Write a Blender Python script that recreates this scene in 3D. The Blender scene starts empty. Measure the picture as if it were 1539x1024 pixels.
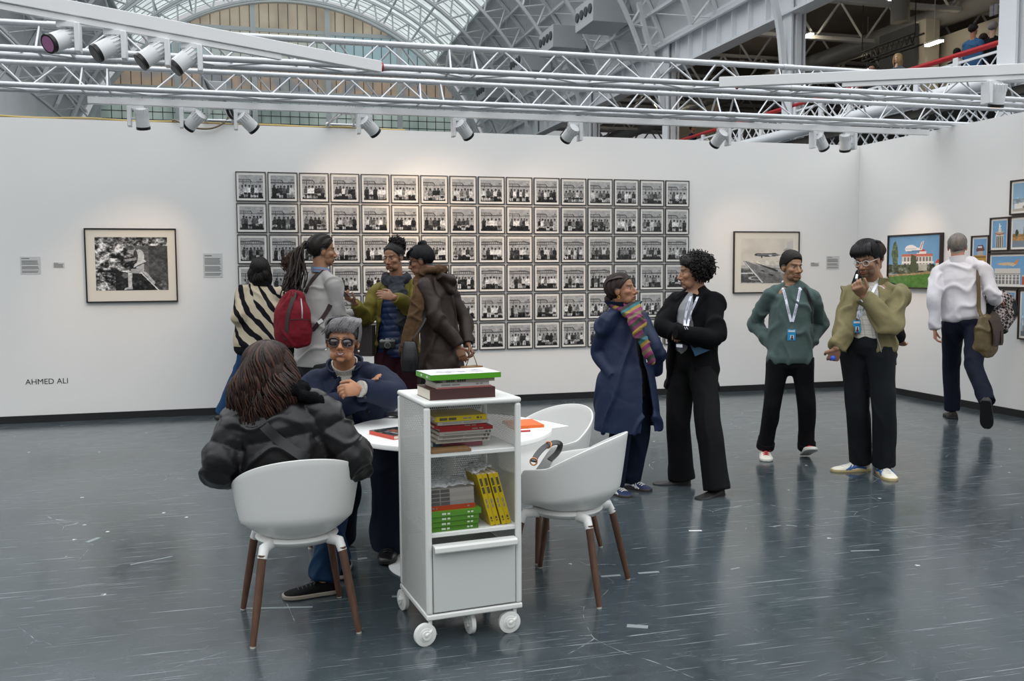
import bpy, bmesh, math, random
import numpy as np
from mathutils import Vector, Matrix

scene = bpy.context.scene
COL = scene.collection
# ------------------------------------------------------------------ camera
IW, IH, FPX = 1539.0, 1024.0, 1416.75
CAM = np.array([0.0, 0.0, 1.53])
YAW, PIT, ROL = 0.2691, -0.07432, -0.00623
_cy, _sy, _cp, _sp = math.cos(YAW), math.sin(YAW), math.cos(PIT), math.sin(PIT)
FW = np.array([_sy*_cp, _cy*_cp, _sp])
_r0 = np.array([_cy, -_sy, 0.0]); _u0 = np.cross(_r0, FW)
RT = math.cos(ROL)*_r0 + math.sin(ROL)*_u0
UP = -math.sin(ROL)*_r0 + math.cos(ROL)*_u0
cd = bpy.data.cameras.new('view_camera'); cam = bpy.data.objects.new('view_camera', cd); COL.objects.link(cam)
cd.sensor_fit = 'HORIZONTAL'; cd.sensor_width = 36.0; cd.lens = FPX/IW*36.0
cd.clip_start = 0.05; cd.clip_end = 400
cam.matrix_world = Matrix(((RT[0], UP[0], -FW[0], CAM[0]), (RT[1], UP[1], -FW[1], CAM[1]), (RT[2], UP[2], -FW[2], CAM[2]), (0, 0, 0, 1)))
scene.camera = cam
# ------------------------------------------------------------------ view, sky, soft daylight
scene.view_settings.view_transform = 'Standard'; scene.view_settings.look = 'None'
scene.view_settings.exposure = -0.35; scene.view_settings.gamma = 1.0
scene.view_settings.use_curve_mapping = False
wd = bpy.data.worlds.new('overcast_sky'); scene.world = wd; wd.use_nodes = True
nt = wd.node_tree; nt.nodes.clear()
wo = nt.nodes.new('ShaderNodeOutputWorld'); bg = nt.nodes.new('ShaderNodeBackground')
tc = nt.nodes.new('ShaderNodeTexCoord'); sx = nt.nodes.new('ShaderNodeSeparateXYZ'); rp = nt.nodes.new('ShaderNodeValToRGB')
nt.links.new(tc.outputs['Generated'], sx.inputs[0]); nt.links.new(sx.outputs['Z'], rp.inputs[0])
e = rp.color_ramp.elements
e[0].position = 0.0; e[0].color = (0.055, 0.057, 0.06, 1)
e[1].position = 1.0; e[1].color = (1.0, 1.03, 1.06, 1)
n_ = e.new(0.30); n_.color = (0.27, 0.277, 0.284, 1)
n_ = e.new(0.60); n_.color = (0.85, 0.88, 0.90, 1)
nt.links.new(rp.outputs[0], bg.inputs[0]); bg.inputs[1].default_value = 3.0
nt.links.new(bg.outputs[0], wo.inputs[0])

# ------------------------------------------------------------------ measuring helpers (point on a plane of the place seen at a photo pixel)
def ray(u, v): return FW + RT*((u-IW/2)/FPX) - UP*((v-IH/2)/FPX)
def at(u, v, D): return CAM + ray(u, v)*D
def fl(u, v, z=0.0):
    d = ray(u, v); return CAM + d*((z-CAM[2])/d[2])
def onx(u, v, x): d = ray(u, v); return CAM + d*(x/d[0])
def ony(u, v, y): d = ray(u, v); return CAM + d*(y/d[1])
def dep(P): return float((np.asarray(P)-CAM) @ FW)
def A(*a): return np.array(a, float)
def nrm(v): v = np.asarray(v, float); return v/max(1e-9, np.linalg.norm(v))

# ------------------------------------------------------------------ materials
def lin(h):
    if isinstance(h, str):
        h = h.lstrip('#'); c = [int(h[i:i+2], 16)/255 for i in (0, 2, 4)]
    else: c = h
    return tuple((x/12.92 if x <= .04045 else ((x+.055)/1.055)**2.4) for x in c)
MATS = {}
def nd(m, t, **kw):
    n = m.node_tree.nodes.new(t)
    for k, v in kw.items(): setattr(n, k, v)
    return n
def mat(name, col, rough=.5, metal=0, spec=.5, var=0, vscale=8, bump=0, bscale=60, stretch=None, coat=0, emit=0, alpha=1, trans=0, attr=False, sheen=0):
    if name in MATS: return MATS[name]
    m = bpy.data.materials.new(name); m.use_nodes = True; L = m.node_tree.links
    b = m.node_tree.nodes['Principled BSDF']
    c = lin(col); b.inputs['Base Color'].default_value = (*c, 1); b.inputs['Roughness'].default_value = rough
    b.inputs['Metallic'].default_value = metal; b.inputs['Specular IOR Level'].default_value = spec
    b.inputs['Coat Weight'].default_value = coat; b.inputs['Alpha'].default_value = alpha
    b.inputs['Transmission Weight'].default_value = trans; b.inputs['Sheen Weight'].default_value = sheen
    if emit: b.inputs['Emission Color'].default_value = (*c, 1); b.inputs['Emission Strength'].default_value = emit
    src = None
    if attr:
        a = nd(m, 'ShaderNodeAttribute', attribute_name='Col'); src = a.outputs['Color']; L.new(src, b.inputs['Base Color'])
    if var or bump:
        tc = nd(m, 'ShaderNodeTexCoord'); mp = nd(m, 'ShaderNodeMapping'); L.new(tc.outputs['Object'], mp.inputs[0])
        if stretch: mp.inputs['Scale'].default_value = stretch
    if var:
        no = nd(m, 'ShaderNodeTexNoise'); no.inputs['Scale'].default_value = vscale; no.inputs['Detail'].default_value = 4
        L.new(mp.outputs[0], no.inputs[0])
        mr = nd(m, 'ShaderNodeMapRange'); L.new(no.outputs['Fac'], mr.inputs[0])
        mr.inputs[1].default_value = .25; mr.inputs[2].default_value = .75; mr.inputs[3].default_value = 1-var; mr.inputs[4].default_value = 1+var
        mx = nd(m, 'ShaderNodeMix', data_type='RGBA', blend_type='MULTIPLY'); mx.inputs[0].default_value = 1
        if src: L.new(src, mx.inputs[6])
        else: mx.inputs[6].default_value = (*c, 1)
        L.new(mr.outputs[0], mx.inputs[7]); L.new(mx.outputs[2], b.inputs['Base Color'])
    if bump:
        n2 = nd(m, 'ShaderNodeTexNoise'); n2.inputs['Scale'].default_value = bscale; n2.inputs['Detail'].default_value = 3
        L.new(mp.outputs[0], n2.inputs[0]); bp = nd(m, 'ShaderNodeBump'); soft = bscale < 25; bp.inputs['Strength'].default_value = min(1, bump*(1.1 if soft else 1)); bp.inputs['Distance'].default_value = .026 if soft else .01
        if soft: n2.inputs['Scale'].default_value = bscale*.62; n2.inputs['Detail'].default_value = 1.2; n2.inputs['Distortion'].default_value = .5
        L.new(n2.outputs['Fac'], bp.inputs['Height']); L.new(bp.outputs[0], b.inputs['Normal'])
    MATS[name] = m; return m

# ------------------------------------------------------------------ mesh collector
def catmull(P, sub):
    P = np.asarray(P, float)
    if sub <= 1 or len(P) < 3: return P if sub <= 1 else np.concatenate([[P[0]+(P[1]-P[0])*t for t in np.linspace(0, 1, sub+1)]])
    Q = np.vstack([2*P[0]-P[1], P, 2*P[-1]-P[-2]]); out = []
    for i in range(1, len(Q)-2):
        p0, p1, p2, p3 = Q[i-1:i+3]
        for t in np.arange(sub)/sub:
            out.append(.5*((2*p1)+(-p0+p2)*t+(2*p0-5*p1+4*p2-p3)*t*t+(-p0+3*p1-3*p2+p3)*t**3))
    out.append(P[-1]); return np.array(out)
class MB:
    def __init__(s): s.v = []; s.f = []; s.m = []; s.n = 0
    def add(s, v, f, m=0):
        v = np.asarray(v, float); s.v.append(v); o = s.n
        s.f += [tuple(i+o for i in q) for q in f]; s.m += [m]*len(f); s.n += len(v); return s
    def box(s, c, d, R=None, m=0):
        c = np.asarray(c, float); d = np.asarray(d, float)/2
        k = np.array([[x, y, z] for z in (-1, 1) for y in (-1, 1) for x in (-1, 1)], float)*d
        if R is not None: k = k @ np.asarray(R, float).T
        return s.add(k+c, [(0, 2, 3, 1), (4, 5, 7, 6), (0, 1, 5, 4), (2, 6, 7, 3), (1, 3, 7, 5), (0, 4, 6, 2)], m)
    def span(s, a, b, m=0):
        a = np.minimum(a, b) if False else np.asarray(a, float); b = np.asarray(b, float)
        return s.box((a+b)/2, np.abs(b-a), None, m)
    def loft(s, R, m=0, cap=True, closed=True):
        n = len(R[0]); f = []
        for i in range(len(R)-1):
            for j in range(n if closed else n-1):
                k = (j+1) % n; f.append((i*n+j, i*n+k, (i+1)*n+k, (i+1)*n+j))
        if cap: f.append(tuple(range(n-1, -1, -1))); f.append(tuple((len(R)-1)*n+j for j in range(n)))
        return s.add(np.concatenate(R), f, m)
    def tube(s, P, r, n=10, m=0, cap=True, side=None, round_=0, phase=0.0):
        P = np.asarray(P, float); K = len(P)
        r = np.asarray(r, float)
        if r.ndim == 0: r = np.full((K, 2), float(r))
        elif r.ndim == 1 and len(r) == K: r = np.stack([r, r], 1)
        elif r.ndim == 1: r = np.tile(r, (K, 1))
        T = np.gradient(P, axis=0) if K > 2 else np.tile(P[-1]-P[0], (K, 1)); T = T/np.maximum(1e-9, np.linalg.norm(T, axis=1))[:, None]
        if side is None:
            x = A(0, 0, 1) if abs(T[0][2]) < .9 else A(1, 0, 0); sd = None
        else: sd = np.asarray(side, float); sd = np.tile(sd, (K, 1)) if sd.ndim == 1 else sd
        a = np.linspace(0, 2*np.pi, n, endpoint=False)+phase; R = []
        for i in range(K):
            if sd is None: x = x-T[i]*(x@T[i]); x = nrm(x)
            else: x = nrm(sd[i]-T[i]*(sd[i]@T[i]))
            y = np.cross(T[i], x)
            R.append((P[i], x, y, r[i]))
        rings = []
        if round_:
            p, x, y, q = R[0]; h = min(q)*round_
            for t in (80, 55, 28): c = math.cos(math.radians(t)); rings.append(p-T[0]*h*math.sin(math.radians(t))+(np.cos(a)[:, None]*x*q[0]+np.sin(a)[:, None]*y*q[1])*c)
        for p, x, y, q in R: rings.append(p+np.cos(a)[:, None]*x*q[0]+np.sin(a)[:, None]*y*q[1])
        if round_:
            p, x, y, q = R[-1]; h = min(q)*round_
            for t in (28, 55, 80): c = math.cos(math.radians(t)); rings.append(p+T[-1]*h*math.sin(math.radians(t))+(np.cos(a)[:, None]*x*q[0]+np.sin(a)[:, None]*y*q[1])*c)
        return s.loft(rings, m, cap)
    def cyl(s, a, b, r, n=16, m=0, r2=None): return s.tube([a, b], np.array([r, r if r2 is None else r2]), n, m) if True else s
    def ell(s, c, r, R=None, nu=20, nv=12, m=0):
        c = np.asarray(c, float); r = np.ones(3)*np.asarray(r, float)
        th = np.linspace(0, np.pi, nv+1)[1:-1]; ph = np.linspace(0, 2*np.pi, nu, endpoint=False)
        P = [[0, 0, 1]]+[[math.sin(t)*math.cos(p), math.sin(t)*math.sin(p), math.cos(t)] for t in th for p in ph]+[[0, 0, -1]]
        P = np.array(P)*r
        if R is not None: P = P @ np.asarray(R, float).T
        f = [(0, 1+j, 1+(j+1) % nu) for j in range(nu)]
        for i in range(nv-2):
            for j in range(nu): k = (j+1) % nu; f.append((1+i*nu+j, 1+(i+1)*nu+j, 1+(i+1)*nu+k, 1+i*nu+k))
        l = 1+(nv-1)*nu; o = 1+(nv-2)*nu
        f += [(l, o+(j+1) % nu, o+j) for j in range(nu)]
        return s.add(P+c, f, m)
    def prism(s, poly, a, b, m=0):
        """polygon (list of 3-D points) swept from offset a to offset b"""
        P = np.asarray(poly, float); n = len(P)
        return s.loft([P+np.asarray(a, float), P+np.asarray(b, float)], m)
    def grid(s, G, m=0):
        h, w = G.shape[:2]; f = [(i*w+j, i*w+j+1, (i+1)*w+j+1, (i+1)*w+j) for i in range(h-1) for j in range(w-1)]
        return s.add(G.reshape(-1, 3), f, m)
    def mesh(s, name, off=None, smooth=35):
        me = bpy.data.meshes.new(name); V = np.concatenate(s.v)
        if off is not None: V = V-np.asarray(off, float)
        me.from_pydata(V.tolist(), [], s.f)
        if any(s.m): me.polygons.foreach_set('material_index', np.array(s.m, np.int32))
        finish(me, smooth); return me
    def build(s, name, mats, parent=None, off=None, bevel=0, smooth=35, seg=2):
        o = link(name, s.mesh(name, off, smooth), mats, parent)
        if bevel:
            b = o.modifiers.new('bevel', 'BEVEL'); b.width = bevel; b.segments = seg; b.limit_method = 'ANGLE'; b.angle_limit = math.radians(40); b.harden_normals = False
        return o
def finish(me, smooth=35):
    bm = bmesh.new(); bm.from_mesh(me); bmesh.ops.recalc_face_normals(bm, faces=bm.faces[:]); bm.to_mesh(me); bm.free()
    if smooth:
        me.polygons.foreach_set('use_smooth', np.ones(len(me.polygons), bool))
        if smooth < 180: me.set_sharp_from_angle(angle=math.radians(smooth))
def link(name, me, mats, parent=None):
    o = bpy.data.objects.new(name, me); COL.objects.link(o)
    for m in (mats if isinstance(mats, (list, tuple)) else [mats]):
        if m: me.materials.append(m)
    if parent: o.parent = parent
    return o
def tag(o, label=None, cat=None, group=None, kind=None):
    if label: o['label'] = label
    if cat: o['category'] = cat
    if group: o['group'] = group
    if kind: o['kind'] = kind
    return o
def empty(name, loc=(0, 0, 0), rz=0, label=None, cat=None, group=None):
    o = bpy.data.objects.new(name, None); COL.objects.link(o); o.location = loc; o.rotation_euler = (0, 0, rz); o.empty_display_size = .1
    return tag(o, label, cat, group)
def kids(o): return [c for c in o.children]
def dup(root, loc=None, rz=None, label=None, group=None):
    def cp(o, par):
        c = o.copy(); COL.objects.link(c)
        if par: c.parent = par
        for k in list(o.children): cp(k, c)
        return c
    r = cp(root, None)
    if loc is not None: r.location = loc
    if rz is not None: r.rotation_euler = (0, 0, rz)
    if label: r['label'] = label
    if group: r['group'] = group
    return r
def rotz(a): c, s = math.cos(a), math.sin(a); return np.array([[c, -s, 0], [s, c, 0], [0, 0, 1.]])
def text_mesh(body, size, ext=.0005, align='LEFT'):
    cu = bpy.data.curves.new('lettering', 'FONT'); cu.body = body; cu.size = size; cu.extrude = ext; cu.align_x = align; cu.align_y = 'CENTER'; cu.resolution_u = 3
    ob = bpy.data.objects.new('lettering', cu); COL.objects.link(ob)
    dg = bpy.context.evaluated_depsgraph_get(); me = bpy.data.meshes.new_from_object(ob.evaluated_get(dg))
    bpy.data.objects.remove(ob); bpy.data.curves.remove(cu); return me
def lettering(name, body, size, M, m, parent=None, align='LEFT', ext=.0005):
    me = text_mesh(body, size, ext, align); me.transform(Matrix(M)); me.materials.clear()
    return link(name, me, m, parent)
def frame_m(o, x, y, off=None):
    """4x4 with x and y axes along the given directions"""
    x = nrm(x); y = nrm(np.asarray(y, float)-x*(np.asarray(y, float)@x)); z = np.cross(x, y); o = np.asarray(o, float)-(0 if off is None else np.asarray(off, float))
    return [[x[0], y[0], z[0], o[0]], [x[1], y[1], z[1], o[1]], [x[2], y[2], z[2], o[2]], [0, 0, 0, 1]]
# ================================================================== the booth: floor and two white walls
YW, XR, HW = 10.560, 7.535, 3.090
def floor_material():
    m = bpy.data.materials.new('worn_blue_grey_floor'); m.use_nodes = True; L = m.node_tree.links
    b = m.node_tree.nodes['Principled BSDF']; tc = nd(m, 'ShaderNodeTexCoord')
    def noise(scale, det, rot=0, st=(1, 1, 1), dist=0, rough=.55):
        mp = nd(m, 'ShaderNodeMapping'); mp.inputs['Rotation'].default_value = (0, 0, rot); mp.inputs['Scale'].default_value = st
        L.new(tc.outputs['Object'], mp.inputs[0]); n = nd(m, 'ShaderNodeTexNoise'); n.inputs['Scale'].default_value = scale; n.inputs['Detail'].default_value = det
        n.inputs['Distortion'].default_value = dist; n.inputs['Roughness'].default_value = rough; L.new(mp.outputs[0], n.inputs[0]); return n.outputs['Fac']
    def rng(s, a, b_, c=0, d=1):
        r = nd(m, 'ShaderNodeMapRange'); r.clamp = True; L.new(s, r.inputs[0])
        for i, x in enumerate((a, b_, c, d)): r.inputs[i+1].default_value = x
        return r.outputs[0]
    def mth(op, x, y):
        n = nd(m, 'ShaderNodeMath', operation=op)
        for i, k in enumerate((x, y)):
            if isinstance(k, (int, float)): n.inputs[i].default_value = k
            else: L.new(k, n.inputs[i])
        return n.outputs[0]
    def mix(f, a_, b_):
        n = nd(m, 'ShaderNodeMix', data_type='RGBA'); L.new(f, n.inputs[0])
        for i, k in ((6, a_), (7, b_)):
            if isinstance(k, tuple): n.inputs[i].default_value = (*k, 1)
            else: L.new(k, n.inputs[i])
        return n.outputs[2]
    big = rng(noise(.55, 5, dist=.4), .32, .68); mid = rng(noise(3.2, 8, dist=1.2, rough=.7), .35, .70)
    base = mix(big, lin('#2d3639'), lin('#434c4f')); base = mix(mth('MULTIPLY', mid, .55), base, lin('#475055'))
    cl = rng(noise(9, 9, dist=2, rough=.75), .58, .72); base = mix(mth('MULTIPLY', cl, .35), base, lin('#717a7d'))
    # scratches: long stretched streaks in several directions
    sc = None
    for k, (rot, ln, wd_, th, th2) in enumerate([(.35, 1.6, 95, .68, .71), (1.25, 1.3, 110, .685, .71), (2.2, 1.7, 85, .68, .71), (2.85, 1.2, 120, .68, .71), (.8, 3.2, 140, .70, .73), (1.8, 3.5, 130, .70, .73), (2.6, 3.0, 150, .70, .73)]):
        s_ = rng(noise(1.0, 2, rot, (ln, wd_, 1), dist=.12), th, th2)
        br = rng(noise(1.1+.35*k, 3, rot*2), .45, .62); s_ = mth('MULTIPLY', s_, br)
        sc = s_ if sc is None else mth('MAXIMUM', sc, s_)
    vo = nd(m, 'ShaderNodeTexVoronoi', feature='DISTANCE_TO_EDGE'); vo.inputs['Scale'].default_value = 1.6
    wm = nd(m, 'ShaderNodeMixRGB'); wm.inputs[0].default_value = .25; L.new(tc.outputs['Object'], wm.inputs[1])
    nn = nd(m, 'ShaderNodeTexNoise'); nn.inputs['Scale'].default_value = 1.2; nn.inputs['Detail'].default_value = 1; L.new(tc.outputs['Object'], nn.inputs[0]); L.new(nn.outputs['Color'], wm.inputs[2]); L.new(wm.outputs[0], vo.inputs[0])
    arc = mth('MULTIPLY', rng(vo.outputs['Distance'], .0012, .0026, .8, 0), mth('MULTIPLY', rng(noise(.9, 2), .5, .6), rng(noise(14, 3), .45, .6))); sc = mth('MAXIMUM', sc, arc)
    # flecks of old tape and paint
    v2 = nd(m, 'ShaderNodeTexVoronoi'); v2.inputs['Scale'].default_value = 7; L.new(tc.outputs['Object'], v2.inputs[0])
    sx_ = nd(m, 'ShaderNodeSeparateColor'); L.new(v2.outputs['Color'], sx_.inputs[0])
    fk = mth('MULTIPLY', rng(v2.outputs['Distance'], .07, .10, 1, 0), rng(sx_.outputs[0], .86, .87)); fk = mth('MULTIPLY', fk, rng(noise(60, 3), .42, .52))
    base = mix(mth('MULTIPLY', sc, .6), base, lin('#b4bcbf')); base = mix(mth('MULTIPLY', fk, .85), base, lin('#d8dcdc'))
    L.new(base, b.inputs['Base Color'])
    ro = mth('ADD', rng(mid, 0, 1, .13, .23), mth('MULTIPLY', sc, .22)); L.new(ro, b.inputs['Roughness'])
    b.inputs['Specular IOR Level'].default_value = .62
    bp = nd(m, 'ShaderNodeBump'); bp.inputs['Strength'].default_value = .06; bp.inputs['Distance'].default_value = .01
    L.new(noise(5, 6, dist=.6), bp.inputs['Height']); L.new(bp.outputs[0], b.inputs['Normal'])
    return m
tag(MB().span((-16, -8, -.06), (24, 62, 0)).build('floor', floor_material()), kind='structure')
MW = mat('white_painted_wall', '#e6e5e3', .75, var=.015, vscale=1.3)
tag(MB().span((-7, YW, 0), (XR+.14, YW+.14, HW)).build('wall_back', MW), kind='structure')
tag(MB().span((XR, 1.0, 0), (XR+.14, YW-.0005, HW)).build('wall_right', MW), kind='structure')
MSK = mat('black_skirting', '#141416', .55)
tag(MB().span((-7, YW-.018, 0), (XR-.019, YW-.0005, .075)).build('baseboard_back', MSK), kind='structure')
tag(MB().span((XR-.018, 1.0, 0), (XR-.0005, YW-.019, .075)).build('baseboard_right', MSK), kind='structure')
# ================================================================== the exhibition hall beyond: vault, end wall, gallery
MST = mat('white_painted_steel', '#e9ebed', .55, spec=.35); MPN = mat('grey_roof_panel', '#dfe1e3', .7, var=.05, vscale=.8); MCN = mat('pale_column_steel', '#eef0f3', .5)
VX, VZ, VR, Y0, Y1 = 2.7, 5.3, 13.0, 19.0, 60.0
TLO, TGL = math.radians(20.2), math.radians(46.7)
def vp(t, r=VR, y=0.0): return A(VX+r*math.cos(t), y, VZ+r*math.sin(t))
ceil = tag(empty('ceiling', (VX, 40, 0)), kind='structure'); CO_ = A(VX, 40, 0)
def strip(ts, r, th, y0, y1):
    mb = MB(); mb.loft([np.array([vp(t, r, y0), vp(t, r, y1), vp(t, r+th, y1), vp(t, r+th, y0)]) for t in ts]); return mb
for a, b, ys_ in ((TLO, TGL, Y0+3), (math.pi-TGL, math.pi-TLO, 36.0)): strip(np.linspace(a, b, 10), VR, .08, ys_, Y1).build('roof_panel', MPN, ceil, CO_)
MGL = bpy.data.materials.new('milky_roof_glazing'); MGL.use_nodes = True
def lit_glass(m, c1, c2, scale, stretch, emit, rough=.25):
    L = m.node_tree.links; b = m.node_tree.nodes['Principled BSDF']; tcn = nd(m, 'ShaderNodeTexCoord'); mp = nd(m, 'ShaderNodeMapping'); mp.inputs['Scale'].default_value = stretch; L.new(tcn.outputs['Object'], mp.inputs[0]); n = nd(m, 'ShaderNodeTexNoise'); n.inputs['Scale'].default_value = scale; n.inputs['Detail'].default_value = 3; L.new(mp.outputs[0], n.inputs[0])
    r = nd(m, 'ShaderNodeValToRGB'); e_ = r.color_ramp.elements; cs = [c1, c2] if isinstance(c1, str) else c1; e_[0].position = .3; e_[1].position = .7; e_[0].color = (*lin(cs[0]), 1); e_[1].color = (*lin(cs[-1]), 1)
    for i, c in enumerate(cs[1:-1]): k = e_.new(.3+.4*(i+1)/(len(cs)-1)); k.color = (*lin(c), 1)
    L.new(n.outputs['Fac'], r.inputs[0]); L.new(r.outputs[0], b.inputs['Base Color']); L.new(r.outputs[0], b.inputs['Emission Color']); b.inputs['Emission Strength'].default_value = emit; b.inputs['Roughness'].default_value = rough
lit_glass(MGL, '#a9b2b2', '#c9d0cf', 1.2, (1, 2.2, 1), 1.45)
strip(np.linspace(TGL, math.pi-TGL, 22), VR, .05, 43.0, Y1).build('roof_glazing', MGL, ceil, CO_)
rb = [20.2+4.1*i for i in range(10)]
for i, y in enumerate(rb):
    lo = TLO if y > 24 else math.radians(20); mb = MB(); ts = np.linspace(lo, math.pi-lo, 56)
    if y < 42: ts = ts[:20]
    for r, w in ((VR-.10, .16), (VR-1.05, .15)): mb.tube([vp(t, r, y) for t in ts], w*.62, 4, phase=math.pi/4)
    for j in range(0, len(ts)-1):
        a, b = (VR-.10, VR-1.05) if j % 2 else (VR-1.05, VR-.10); mb.tube([vp(ts[j], a, y), vp(ts[j+1], b, y)], .05, 4)
    mb.build('roof_rib', MST, ceil, CO_, smooth=0)
mb = MB(); pa = list(np.linspace(TLO, TGL, 6))
for t in pa: mb.tube([vp(t, VR-.12, Y0), vp(t, VR-.12, Y1)], .085, 4, phase=.78); mb.tube([vp(math.pi-t, VR-.12, 36), vp(math.pi-t, VR-.12, Y1)], .085, 4, phase=.78)
for t in np.linspace(TGL, math.pi-TGL, 11)[1:-1]: mb.tube([vp(t, VR-.10, 43), vp(t, VR-.10, Y1)], .07, 4, phase=.78)
mb.build('purlins', MST, ceil, CO_, smooth=0)
mb = MB()
for y in np.arange(43.2, Y1, .82): mb.tube([vp(t, VR-.02, y) for t in np.linspace(TGL, math.pi-TGL, 26)], .035, 4)
tag(mb.build('glazing_bars', MST, ceil, CO_, smooth=0), kind='stuff')
mb = MB()
for i in range(len(rb)-1):
    for q in (1, -1):
        if q < 0 and rb[i] < 36: continue
        for j in range(0, 5, 1):
            f_ = (lambda t: t) if q > 0 else (lambda t: math.pi-t); mb.tube([vp(f_(pa[j]), VR-.35, rb[i]), vp(f_(pa[j+1]), VR-.12, rb[i+1])], .022, 4)
            if j % 2: mb.tube([vp(f_(pa[j+1]), VR-.35, rb[i]), vp(f_(pa[j]), VR-.12, rb[i+1])], .022, 4)
mb.build('wind_bracing', MST, ceil, CO_, smooth=0)
# end wall with arched glazing
we = tag(empty('wall_end', (VX, Y1, 0)), kind='structure'); WO = A(VX, Y1, 0); MEG = bpy.data.materials.new('curtained_end_glazing'); MEG.use_nodes = True
lit_glass(MEG, ['#4d453c', '#756b5e', '#aba08f', '#8d8271'], None, .17, (1, 1, .8), .80, .3)
MEM = bpy.data.materials.new('pale_blue_glazing'); MEM.use_nodes = True; lit_glass(MEM, ['#b3a995', '#a9ada6', '#8ea6ad', '#9db4b8'], None, .14, (1, 1, .6), .80, .3)
MEN = bpy.data.materials.new('grey_mottled_glazing'); MEN.use_nodes = True; lit_glass(MEN, ['#62605d', '#83817c', '#a08c78', '#7a8087', '#8d9188'], None, .35, (1, 1, .8), .72, .3)
MEL = bpy.data.materials.new('green_lower_glazing'); MEL.use_nodes = True; lit_glass(MEL, ['#55625e', '#84938e', '#a7b4ae'], None, .4, (1, 1, .6), .75, .2)
arcx = lambda z: math.sqrt(max(.1, (VR-.3)**2-(z-VZ)**2))
a1 = np.linspace(math.asin((16.1-VZ)/(VR-.3)), math.pi-math.asin((16.1-VZ)/(VR-.3)), 24); mb = MB(); mb.prism([(VX+(VR-.3)*math.cos(t), Y1+.1, VZ+(VR-.3)*math.sin(t)) for t in a1], (0, 0, 0), (0, .06, 0)); mb.build('window_1', MEG, we, WO)
for nm, z0_, z1_, m_ in (('window_2', 14.2, 16.1, MEM), ('window_3', 12.4, 14.2, MEN), ('window_4', 5.0, 12.4, MEL)):
    mb = MB(); zz = np.linspace(z0_+.001, z1_-.001, 8); mb.prism([(VX+arcx(z), Y1+.1, z) for z in zz]+[(VX-arcx(z), Y1+.1, z) for z in zz[::-1]], (0, 0, 0), (0, .06, 0)); mb.build(nm, m_, we, WO)
MDK = mat('dark_glazing_bar', '#3d4444', .5); mb = MB()
for x in np.arange(VX-12, VX+12.1, .565):
    h_ = VZ+math.sqrt(max(.1, (VR-.3)**2-(x-VX)**2)); mb.box((x, Y1+.07, (5+h_)/2), (.035, .06, h_-5))
for z in np.arange(6.4, 12.3, .46): mb.box((VX, Y1+.07, z), (2*arcx(z), .05, .04))
mb.build('glazing_bars', MDK, we, WO, smooth=0)
for x in np.arange(VX-11.0, VX+11.1, 4.4):
    h_ = VZ+math.sqrt(max(.1, (VR-.3)**2-(x-VX)**2)); MB().box((x, Y1-.05, h_/2), (.30, .3, h_)).build('mullion', MST, we, WO)
for z in (12.4, 14.2, 16.1):
    w = 2*math.sqrt(max(0, (VR-.4)**2-(z-VZ)**2)) if z > 6 else 24; MB().box((VX, Y1-.02, z), (w, .16, .22)).build('transom', MST, we, WO)
MB().span((VX-12.5, Y1-.1, 0), (VX+12.5, Y1+.2, 5.0)).build('lower_wall', MPN, we, WO)
mb = MB(); mb.tube([vp(t, VR-.45, Y1-.2) for t in np.linspace(TLO, math.pi-TLO, 60)], np.array([.30, .16]), 4, side=(0, 1, 0), phase=.78); mb.build('arch_rib', MST, we, WO)
# air units under the vault
MAU = mat('grey_air_unit', '#c6c9cc', .6); MHO = mat('nozzle_dark', '#4b4e50', .6)
for i, (u, v) in enumerate(((905, 24), (845, 63), (797, 97), (742, 139))):
    c = onx(u, v, 13.35); root = empty('air_unit', c, 0, ['largest grey air unit with round nozzles under the vault, nearest and highest', 'second grey air unit with round nozzles along the vault', 'third grey air unit along the vault, seen through the upper truss', 'farthest grey air unit along the vault, seen through the lower truss'][i], 'air unit', 'air units along the vault')
    MB().box((0, 0, 0), (1.5, 2.0, .95)).build('housing', MAU, root, bevel=.02); m = MB(); m.prism([(.75, -.9, -.3), (.75, .9, -.3), (.75, .9, .3), (.75, -.9, .3)], (0, 0, 0), (1.3, 0, .3)); m.build('duct', MAU, root)
    for k in range(4): n_ = MB(); n_.tube([(-.755, -.72+.48*k, .05), (-.80, -.72+.48*k, .05)], np.array([.19, .17]), 16); n_.build('nozzle', MHO, root)
# left side springing beam
tag(MB().span((VX-VR*math.cos(TLO)-.6, 36, 0), (VX-VR*math.cos(TLO)+.1, Y1, VZ+VR*math.sin(TLO)+.1)).build('wall_left', MPN), kind='structure')
# right gallery
GXX = 15.0; CY = [16.1+8.2*i for i in range(6)]
for i, y in enumerate(CY):
    m = MB(); m.box((GXX+.1, y, 4.9), (.16, .52, 9.8)); m.box((GXX-.10, y, 4.9), (.06, .46, 9.8)); m.box((GXX+.30, y, 4.9), (.06, .46, 9.8)); tag(m.build(f'trim_{i+1}', MCN, smooth=0), kind='structure')
gd = tag(empty('trim_7', (GXX, 40, 9)), kind='structure'); GO = A(GXX, 40, 9); m = MB(); m.span((GXX+.05, 12, 8.78), (GXX+.15, Y1, 9.85)); m.span((GXX-.22, 12, 8.72), (GXX+.32, Y1, 8.80)); m.span((GXX-.25, 12, 9.83), (GXX+.3, Y1, 9.93)); m.build('girder', MCN, gd, GO)
m = MB(); [m.box((GXX-.03, y, 9.3), (.16, .05, 1.02)) for y in np.arange(12.2, Y1, 1.025)]; m.build('stiffeners', MCN, gd, GO)
m = MB(); [m.tube(catmull([(GXX-1.2, y, 11.2), (GXX-.85, y, 9.9), (GXX-.42, y, 8.6), (GXX-.22, y, 7.2)], 5), .11, 4, phase=.78) for y in CY]; m.build('rib_foot', MST, gd, GO)
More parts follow.
